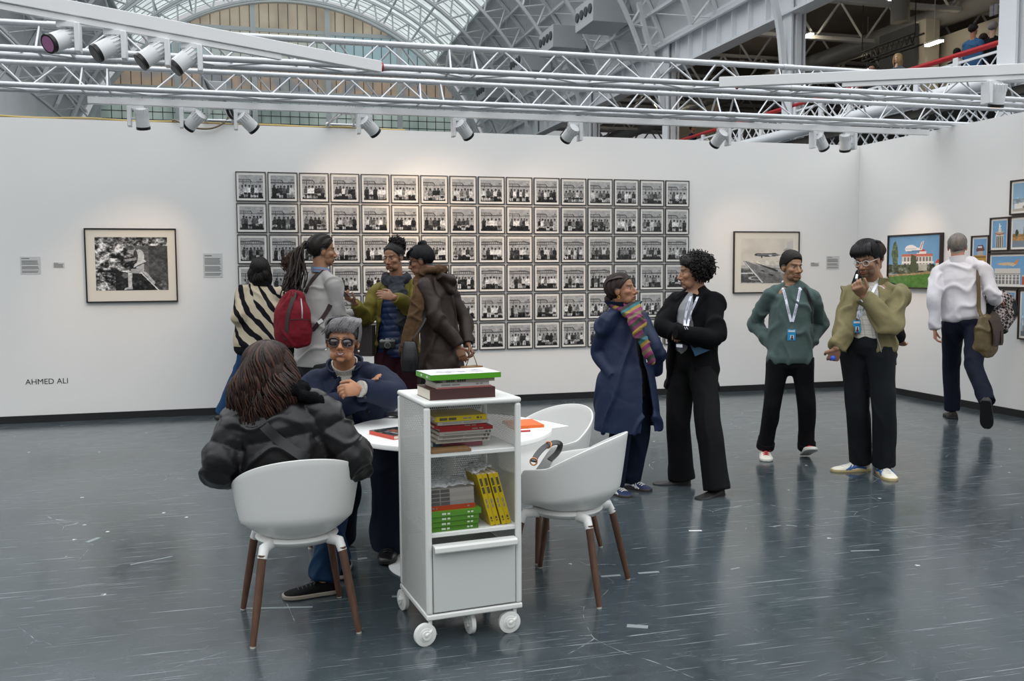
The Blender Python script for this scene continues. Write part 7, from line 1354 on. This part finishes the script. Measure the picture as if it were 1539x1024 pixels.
    mb = MB(); trunk(mb, P, [.1, .3, .5, .72, .88, .98], A(.16, .16, .16, .16, .125, .064), A(.12, .12, .12, .125, .09, .062)); ml = mat('cream_lace_blouse', '#b9b5ab', .85, bump=.9, bscale=170); bl = cloth('blouse', mb, ml, P, .009, 3, None); collar(P, 0, 360, (.060, .058), .05, .12, -.01, .008).build('blouse_collar', ml, bl, P['o'], smooth=60)
    q = MB(); dd = nrm(J['elL']-J['wrL']); q.tube([J['wrL']-dd*.012, J['wrL']+dd*.02], .044, 20); q.build('blouse_cuff', ml, bl, P['o'], smooth=60); q = MB(); [q.ell(p, .009, None, 12, 8) for p in drape(P, bvh(P, [ct]), [(549, 597), (553, 618)], .003)[0]]; q.build('buttons', MBSO, ct, P['o'])
    trousers(P, mat('navy_pinstripe_trousers', '#0d1424', .8, spec=.2, bump=.3, bscale=9), r=(.105, .108, .098, .094, .096, .100), hem=-.02, wide=(.175, .15), wr=(.014, 14, 4))
    for s in 'LR': shoe(P, s, MBLK, MBSO, L=.275, h=.085, lace=MBSO); q = MB(); q.tube([J['an'+s]-A(0, 0, .03), J['an'+s]+A(0, 0, .09)], np.array([.046, .044]), 18); q.build('boot_shaft', MBLK, P['root'], P['o'], smooth=60)
# ---------------------------------------------------------------- two visitors almost wholly hidden behind others
def hidden_visitor(label, u, v, D, H, facing, hairc, cloth_c, low, name='person', pitch=0, z0=0, skin='#8a6048'):
    k = H/1.7; hc = at(u, v, D); pel = hc*A(1, 1, 0)+A(0, 0, z0+H*.53); nk = hc-A(0, 0, .20*k); az = lambda d: tc(pel, d); J = joints(H, pel, nk, az(facing))
    for s, sg in (('L', -1), ('R', 1)):
        r = nrm(J['shR']-J['shL'])*sg; J['el'+s] = J['sh'+s]+(r*.005-A(0, 0, .27))*k; J['wr'+s] = J['el'+s]+nrm(A(math.cos(az(facing)), math.sin(az(facing)), -.6))*.24*k; an = pel*A(1, 1, 0)+r*.09+A(0, 0, z0+.085); legs(J, s, an, az(facing), k, A(math.cos(az(facing)), math.sin(az(facing)), 0))
    T = (head_axes(az(facing), pitch), hc, k); P = person(name, label, pel*A(1, 1, 0)+A(0, 0, z0), H, skin, T, J, False, [(J['wr'+s], nrm(J['wr'+s]-J['el'+s]), A(0, 0, 1), FW, .9) for s in 'LR'], hairc=hairc, face=False, voxel=.008); hair_cap(P, hairc, .016, lump=.006)
    m = mat('visitor_'+cloth_c.strip('#'), cloth_c, .85, spec=.2, bump=.3, bscale=14); mb = MB(); trunk(mb, P, [-.3, -.05, .2, .45, .7, .88, .97], A(.20, .19, .178, .172, .17, .13, .074), A(.15, .148, .138, .13, .132, .092, .072)); [sleeve(mb, J, s, k) for s in 'LR']; cloth('coat', mb, m, P, .011, 3, (.012, 16, 5)); trousers(P, mat('visitor_trousers_'+low.strip('#'), low, .85), voxel=.011); [shoe(P, s, MBLK, MBSO) for s in 'LR']; return P
def bystanders():
    P = hidden_visitor('person with a brown hair knot and dark coat, mostly hidden behind the khaki jacket', 1313, 386, 7.62, 1.70, 165, '#2a1a12', '#111116', '#15151a')
    R, c, k = P['T']; mb = MB(); rg = random.Random(2)
    for i in range(46): a = rg.uniform(0, 6.28); r = rg.uniform(.012, .042); b0 = A(.03, -.10, -.02); strand(mb, P, [b0+A(r*math.cos(a), .01, r*math.sin(a)), b0+A(r*math.cos(a+1), -.02, r*math.sin(a+1)), b0+A(r*.7*math.cos(a+2), -.045, r*.7*math.sin(a+2))], .009)
    mb.build('hair_knot', hairmat('#4a2f1d'), P['root'], P['o'], smooth=180); m = MB(); m.tube(catmull([at(1292, 408, 7.42), at(1287, 440, 7.40), at(1279, 480, 7.42), at(1273, 520, 7.44)], 5), np.stack([np.interp(np.linspace(0, 1, 16), [0, .4, 1], [.03, .07, .075]), np.full(16, .03)], 1), 14, side=RT, round_=.5); me = fuse(m, .009, 3); V = verts(me); setverts(me, V-P['o']); link('dark_scarf', me, MATS['visitor_111116'], P['root'])
    P = hidden_visitor('person with curly brown hair, almost hidden behind the dreadlocks of the rucksack man', 440, 401, 9.92, 1.66, 172, '#2c1c15', '#3a3434', '#1b1b20')
    rg = np.random.default_rng(4); curls(P, '#3a261c', [A(0, -.03, .04)+nrm(rg.normal(size=3))*A(.11, .12, .10)*rg.uniform(.85, 1.1) for _ in range(160)], .012, .05, .004, 5, 1.6, 'curls')
# ---------------------------------------------------------------- visitors on the gallery
def gallery_person(label, u, v, x, H, facing, hairc, cloth_c, low, skin='#b08468', cap=None, long_=False):
    d = ray(u, v); D = x/d[0]; z0 = (CAM+d*D)[2]-H*.935; z0 = max(5.15, z0) if abs(z0-5.15) < .6 else z0
    P = hidden_visitor(label, u, v, D, H, facing, hairc, cloth_c, low, z0=5.15, skin=skin); return P
def gallery_people():
    def G(label, u, v, H, facing, *a, **k):
        d = ray(u, v); D = (5.15+H*.935-CAM[2])/d[2]; return hidden_visitor(label, u, v, D, H, facing, *a, z0=5.15, **k), D
    G('dark-haired man in a blue denim shirt at the gallery rail', 1463, 45, 1.74, 150, '#1d1512', '#3a5f86', '#1f3f66', skin='#9a6e54')
    P, D = G('man in a grey flat cap and black top leaning on the red gallery rail', 1492, 42, 1.80, 172, '#8c8883', '#17171a', '#131316', skin='#c09a84'); m = MB(); R, c, k = P['T']; m.ell(c+R@A(0, .012, .075), A(.098, .130, .048), R); m.ell(c+R@A(0, .10, .052), A(.07, .06, .014), R); m.build('flat_cap', mat('grey_tweed', '#5f6562', .9, var=.2, vscale=30), P['root'], P['o'], smooth=180)
    G('person in a royal blue coat between the two men at the gallery rail', 1478, 59, 1.70, 170, '#2a1c15', '#1f4a9c', '#1d3f86')
    G('person with short dark hair behind the red handrail, left of the denim shirt', 1438, 80, 1.55, 175, '#15100e', '#1a1a1c', '#151517')
    P, D = G('blonde woman in a grey coat reading at the gallery rail', 1349, 88, 1.66, -40, '#b09468', '#5d6168', '#2b2d33', skin='#caa28a'); mb = MB(); long_strands(mb, P, 60, 4, 0, lambda a, rg: A(math.sin(a)*.09, -.02-math.cos(a)*.09, -.20), .012); mb.build('long_hair', hairmat('#b09468'), P['root'], P['o'], smooth=180)
    m = MB(); q = P['J']['wrR']*.5+P['J']['wrL']*.5+nrm(-FW)*.12+UP*.03; m.box(q, (.22, .30, .01), np.stack([RT, nrm(UP+FW*.6), nrm(np.cross(RT, nrm(UP+FW*.6)))], 1)); tag(m.build('brochure', mat('pale_brochure', '#8f94ad', .6)), 'pale brochure in the hands of the blonde woman on the gallery', 'brochure')
    G('bald visitor seen just above the rail on the gallery', 1310, 106, 1.40, 165, '#9a7a68', '#1b1b1d', '#17171a', skin='#a87f6b'); G('person in dark blue looking at a phone on the far gallery', 1041, 193, 1.72, 60, '#1a1412', '#1a2c50', '#17233c')
green_man(); jacket_man(); coat_woman(); cardigan_woman(); shirt_man(); zebra_woman(); dread_man(); parka_woman(); brown_coat_woman(); puffer_woman(); sunglasses_woman(); bystanders()
gallery_people()
# ================================================================== books and things on the trolley, the table and the chairs
MPG = mat('book_pages', '#d3ccbd', .8); MINK = mat('dark_spine_print', '#3a3a2c', .6); MWPR = mat('white_spine_print', '#cdd6c4', .6); MGPR = mat('grey_spine_print', '#7d7a72', .6)
def book(name, loc_, rz, L, W, T, col, label, prints=(), group=None, cat='book', pages=None, cover_top=None, tilt=None, rough=.35, spine_side='front'):
    """spine along x at y = 0, facing -y; lies flat. tilt: full 3x3 orientation"""
    root = empty(name, loc_, rz, label, cat, group)
    if tilt is not None: root.rotation_euler = Matrix(tilt.tolist()).to_euler()
    m = mat('cover_'+col.strip('#'), col, rough); c = min(.0022, T*.16); mb = MB(); mb.span((-L/2, 0, 0), (L/2, W, c)); mb.span((-L/2, 0, T-c), (L/2, W, T)); mb.span((-L/2, 0, c), (L/2, c*1.2, T-c)); mb.build('cover', m, root)
    MB().span((-L/2+.002, c*1.2, c), (L/2-.002, W-.003, T-c)).build('pages', pages or MPG, root)
    for (x0, x1, h, pm, k) in prints:
        t = MB(); n = max(1, k); w = (x1-x0)/n
        for i in range(n):
            if k > 3 and i == n//2: continue
            t.box((-L/2+x0+w*(i+.5), -.0006, T/2), (w*.8, .001, T*h))
        t.build('spine_print', pm, root)
    if cover_top: cover_top(root, L, W, T)
    return root
def onT(x, y, z): return tuple(tloc(x, y, z))
GT = 'books stacked on top of the trolley'; z = ZT
book('book', onT(.178, .045, z), CRZ+.0, .282, .20, .044, '#3f201d', 'thick dark maroon book at the bottom of the stack on the trolley top', (), GT, rough=.6); z += .0442
book('book', onT(.188, .052, z), CRZ+.015, .235, .17, .006, '#a8635f', 'thin pinkish-red booklet lying on the maroon book', (), GT); z += .0062
book('book', onT(.182, .055, z), CRZ+.01, .228, .165, .018, '#b3b0aa', 'pale grey book with a faint spine title, under the brown-grey one', ((.02, .10, .3, MGPR, 14), (.17, .20, .3, MGPR, 5)), GT); z += .0182
book('book', onT(.205, .050, z), CRZ-.02, .225, .18, .014, '#8a7d70', 'grey-brown magazine with a dark barcode-like spine, second from the top', ((.015, .10, .75, MINK, 9),), GT); z += .0142
def art(root, L, W, T):
    rg = random.Random(4); t = MB(); [t.box((rg.uniform(-.09, .10), rg.uniform(.05, .15), T+.0004), (rg.uniform(.01, .05), rg.uniform(.006, .02), .0006)) for _ in range(14)]; t.build('cover_print', mat('grey_cover_print', '#9b9ba1', .5), root)
    MB().span((-L/2+.0005, .0003, T+.0001), (L/2-.0005, W-.0005, T+.0003)).build('white_cover', mat('glossy_white_cover', '#e4e4e6', .25), root); m_ = MB(); m_.span((-L/2-.0006, .004, .002), (-L/2+.0001, W-.002, T-.003)); m_.build('green_edge', mat('cover_4f9a1c', '#4f9a1c', .35), root); [MB().box((-L/2-.0008, .05+.08*i, T/2), (.0008, .02, T*.4)).build('edge_print', MWPR, root) for i in range(2)]
book('book', onT(.190, .035, z), CRZ+.02, .305, .21, .022, '#4f9a1c', 'large book with white cover and bright green back, topmost on the trolley', (), GT, pages=mat('grey_page_block', '#5a5a62', .6), cover_top=art)
# upper shelf
GU = 'books on the upper shelf of the trolley'; z = SH1+.0004
book('envelope', onT(.115, .012, z), CRZ, .17, .095, .010, '#7d5f3d', 'brown kraft envelope at the front of the upper trolley shelf', (), GU, 'envelope', mat('kraft_edge', '#7d5f3d', .7), rough=.75)
book('book', onT(.195, .115, z), CRZ, .18, .20, .027, '#a8606c', 'pink book at the bottom of the upper-shelf stack, right part showing', (), GU); z += .0272
book('book', onT(.085, .118, SH1+.0004), CRZ, .035, .15, .026, '#4b6a80', 'narrow blue booklet at the left end beside the pink book', (), GU)
gl = ['lowest grey magazine of three, right above the pink book', 'middle grey magazine of the three above the pink book', 'top grey magazine of the three, right under the red pair']
for i in range(3): book('magazine', onT(.185+.002*i, .070-.008*i, z), CRZ+.006*i, .235-.006*i, .21, .0165, ['#9a948a', '#a39d92', '#8f8a82'][i], gl[i], ((.02, .20, .28, MGPR, 22), (.20, .225, .4, MINK, 5)), GU, 'magazine'); z += .0168
book('book', onT(.195, .055, z), CRZ+.01, .232, .20, .014, '#7a1414', 'lower red book of the pair on the upper shelf, shifted right', ((.14, .19, .3, MGPR, 8),), GU); z += .0142
book('book', onT(.170, .058, z), CRZ-.01, .225, .20, .014, '#8a1616', 'upper red book of the pair on the upper shelf, shifted left', ((.13, .18, .3, MGPR, 8),), GU); z += .0142
book('magazine', onT(.180, .050, z), CRZ, .222, .20, .0145, '#98938a', 'grey magazine lying between the red pair and the yellow book', ((.02, .19, .3, MGPR, 24),), GU, 'magazine'); z += .0147
book('book', onT(.170, .048, z), CRZ, .222, .19, .021, '#b09a08', 'yellow book with dark spine title, topmost on the upper trolley shelf', ((.018, .090, .5, MINK, 13), (.12, .155, .3, MGPR, 8), (.178, .20, .35, MINK, 4)), GU)
# lower shelf
GL = 'books on the lower shelf of the trolley'; z = SH2+.0004
for i in range(4): book('book', onT(.132+.004*(i == 3), .030-.004*i, z), CRZ, .205+.010*(i == 3), .20, .0215, ['#44741c', '#48791f', '#4a7c22', '#4d8024'][i], ['lowest of the four green books on the lower trolley shelf', 'second from the bottom of the four green books', 'third from the bottom of the four green books', 'topmost of the four green books, under the orange-red one'][i], ((.045, .080, .34, MWPR, 6), (.155, .18, .3, MWPR, 5)), GL); z += .0217
book('book', onT(.126, .035, z), CRZ, .195, .19, .020, '#9a3510', 'orange-red book between the green books and the wrapped grey magazines', ((.008, .03, .3, MGPR, 4), (.16, .17, .3, MGPR, 2)), GL); z += .0202
for i in range(4): book('magazine', onT(.124, .036+.002*i, z), CRZ, .190, .185, .0165, ['#7c7872', '#8a857e', '#84807a', '#8d8882'][i], ['lowest grey magazine of four wrapped in clear film above the orange-red book', 'second grey magazine of four wrapped in clear film', 'third grey magazine of four wrapped in clear film', 'topmost grey magazine of four, under the crumpled clear film'][i], ((.0, .085, .8, mat('black_spine_pattern', '#4c4a48', .5), 26),), GL, 'magazine'); z += .0167
MFL = mat('clear_crumpled_film', '#cfd2d4', .08, alpha=.32, spec=.9)
def film(name, o, R, w, d, h, label, seed):
    G = []; g = np.random.default_rng(seed); n = 15
    for i in range(n):
        for j in range(n): G.append((-w/2+w*i/(n-1), d*j/(n-1), h+g.uniform(-.006, .007)))
    G = np.array(G).reshape(n, n, 3); me = MB().grid(G).mesh(name, None, 20); ob = link(name, me, MFL); ob.location = o; ob.rotation_euler = Matrix(R.tolist()).to_euler(); s = ob.modifiers.new('solid', 'SOLIDIFY'); s.thickness = .0006; return tag(ob, label, 'plastic film', 'clear film wrapping books')
film('plastic_film', onT(.124, .036, z), rotz(CRZ), .192, .18, .012, 'crumpled clear film lying on the grey magazines on the lower shelf', 1)
th = math.radians(15.5); Ry = np.array([[math.cos(th), 0, -math.sin(th)], [0, 1, 0], [math.sin(th), 0, math.cos(th)]])  # lean to the left
up_ = np.array([[0, 0, 1.], [0, 1, 0], [-1, 0, 0]])   # book's x axis -> up, thickness -> left
yl = ['leftmost of four yellow books leaning on the lower trolley shelf', 'second from left of four leaning yellow books on the lower shelf', 'third from left of four leaning yellow books on the lower shelf', 'rightmost of four yellow books leaning on the lower trolley shelf']
for i in range(4):
    Lb, Tb = .228, .0205; Q = np.array([[0, 0, 1], [0, 1, 0], [-1, 0, 0]], float); lean = np.array([[math.cos(th), 0, -math.sin(th)], [0, 1, 0], [math.sin(th), 0, math.cos(th)]], float); loc_R = lean@np.stack([A(0, 0, -1), A(0, 1, 0), A(1, 0, 0)], 1)
    bx = .292+.0232*i+(.004 if i > 1 else 0); corner = A(bx, .035+.004*(i % 2), SH2+.0006); ctr = corner+lean@A(0, 0, Lb/2); Rw = rotz(CRZ)@loc_R
    book('book', tuple(tloc(*ctr)), 0, Lb, .165, Tb, '#b49a06', yl[i], ((.018, .086, .5, MINK, 12), (.11, .15, .3, MGPR, 8), (.19, .21, .35, MINK, 4)), GL, tilt=Rw)
film('plastic_film', tuple(tloc(*(A(.276, .035, SH2)+np.array([[math.cos(th), 0, -math.sin(th)], [0, 1, 0], [math.sin(th), 0, math.cos(th)]])@A(.045, 0, .229)))), rotz(CRZ)@np.array([[math.cos(th), 0, -math.sin(th)], [0, 1, 0], [math.sin(th), 0, math.cos(th)]]), .092, .165, .008, 'crumpled clear film on top of the leaning yellow books', 2)
# on the table
def onTab(u, v): return fl(u, v, TZ)
p = onTab(607, 652)
def art2(root, L, W, T):
    c = Canvas(48, 48, .2); c.noise(3, 5, .5, None, 3); c.rect(.3, .35, .6, .6, '#a34a32', .7); c.rect(.55, .62, 1, .75, .65, .7); me = c.mesh('cover_print', A(-L/2, W, T+.0006), (1, 0, 0), (0, 1, 0), L, W); G_ = link('cover_print', me, MPR, root)
c0, c1, c2 = onTab(555, 653), onTab(601, 664), onTab(613, 640); ax_ = nrm(c1-c0); book('book', tuple(c0+ax_*.11+A(0, 0, .0006)), math.atan2(ax_[1], ax_[0]), .22, .165, .019, '#c23a1c', 'dark-covered book with orange-red edges lying on the table left of the trolley', (), None, cover_top=art2, pages=MPG)
q = onTab(598, 627); m = MB(); m.tube(catmull([q-RT*.075+A(0, 0, .018), q+A(0, 0, .026), q+RT*.085+A(0, 0, .02)], 6), np.stack([np.interp(np.linspace(0, 1, 13), [0, .5, 1], [.02, .055, .045]), np.interp(np.linspace(0, 1, 13), [0, .5, 1], [.012, .024, .018])], 1), 18, side=nrm(FW*A(1, 1, 0)), round_=.6); o = m.build('pouch', mat('grey_leather_pouch', '#4d4b50', .35), None, q, smooth=180); o.location = q; tag(o, 'dark grey zipped pouch on the far side of the table, left of the trolley', 'pouch')
q0, q1, q2, q3 = onTab(776, 645.5), onTab(818, 643), onTab(811, 613), onTab(778, 614); ax_ = nrm(q1-q0); L_ = .17; W_ = .20
book('book', tuple(q1-ax_*L_/2+A(0, 0, .0006)), math.atan2(ax_[1], ax_[0]), L_, W_, .016, '#d4611a', 'bright orange book lying on the table just right of the trolley', (), None, rough=.5)
b = MB(); a, c = onTab(785, 647)+A(0, 0, .006), onTab(797, 642)+A(0, 0, .022); b.tube([onTab(780, 650)+A(0, 0, .005), onTab(797, 649)+A(0, 0, .005)], .0045, 10); tag(b.build('marker_pen', mat('red_pen', '#b51c22', .4)), 'red pen lying on the table in front of the orange book', 'pen')
b = MB(); pl_ = [onTab(789, 626)+A(0, 0, .0005), onTab(829, 632)+A(0, 0, .0005)]; r_ = rotz(.25); b.box(onTab(806, 640)+A(.02, .0, .0007), (.21, .22, .0008), rotz(.35)); tag(b.build('paper_sheet', mat('white_paper', '#eeeeec', .6)), 'white paper sheet under the orange book on the table', 'paper')
# bag straps on the seat of the empty chair
rc = A(1.44, 4.235, 0); m = MB(); ps = [at(802, 694, 4.28), at(807, 684, 4.34), at(816, 674, 4.40), at(824, 669, 4.46), at(834, 665.5, 4.50), at(842, 668, 4.52), at(838, 680, 4.52), at(826, 692, 4.48)]; band(m, ps, .026, .007, nrm(-FW+UP)); o = ps[0]*A(1, 1, 0)+A(0, 0, .5); sb = empty('handbag', o, 0, 'black handbag with gold rings on the seat of the front empty armchair', 'bag'); m.build('strap', mat('black_bag_leather', '#232224', .4), sb, o, smooth=60)
m = MB(); c = A(1.40, 4.27, .485); m.tube(catmull([c+A(-.07, .03, -.02), c, c+A(.07, -.03, -.02)], 5), np.stack([np.interp(np.linspace(0, 1, 11), [0, .5, 1], [.06, .085, .06]), np.interp(np.linspace(0, 1, 11), [0, .5, 1], [.04, .055, .04])], 1), 16, side=(0, 0, 1), round_=.5); m.build('body', MATS['black_bag_leather'], sb, o, smooth=180)
m = MB(); [m.tube([p+x_*.016*math.cos(t)+y_*.016*math.sin(t) for t in np.linspace(0, 6.28, 16)], .0035, 6) for p, x_, y_ in ((ps[0], RT, UP), (ps[3], nrm(RT+UP), nrm(UP-RT+FW)))]; m.build('ring', mat('rose_gold', '#c98a5c', .3, metal=.9), sb, o, smooth=180)
# scraps of tape and paper on the floor
MTP = mat('old_white_tape', '#7b8385', .7); MWP = mat('white_scrap', '#c9cccb', .7)
for i, (u, v, w, d, a, mm, lab) in enumerate(((1045, 798, .075, .02, .0, MWP, 'small white paper scrap on the floor below the shoes of the cardigan woman'), (975, 861, .11, .022, .2, MTP, 'strip of old white tape on the floor right of the front empty chair'), (918, 866, .10, .022, .2, MTP, 'strip of old white tape on the floor between the legs of the front empty chair'), (958, 942, .09, .035, -.2, MTP, 'worn pale patch of tape on the floor in the right foreground'), (597, 897, .05, .02, .0, MTP, 'short strip of tape on the floor left of the trolley'), (1105, 855, .06, .012, .5, MTP, 'small worn tape mark on the floor right of centre'), (1300, 828, .16, .012, .1, MTP, 'long thin tape mark on the floor below the khaki jacket man'), (420, 914, .30, .016, .05, MTP, 'long thin tape strip on the floor under the front left chair'), (140, 812, .10, .03, 1.3, MTP, 'pale tape mark on the floor at the left'), (1085, 606, .03, .02, .3, mat('mint_scrap', '#7fbfae', .6), 'tiny mint-green scrap on the floor near the wall behind the cardigan woman'), (228, 843, .22, .012, .7, MTP, 'slanting thin tape mark on the floor left of the puffer jacket woman'), (545, 840, .05, .03, .4, MTP, 'worn pale mark on the floor between the front chair and the table foot'))):
    p = fl(u, v); mb = MB(); mb.box((0, 0, .0006), (w, d, .0012)); o = mb.build('tape_scrap', mm); o.location = p; o.rotation_euler = (0, 0, a-.27); tag(o, lab, 'floor scrap', 'scraps on the floor')
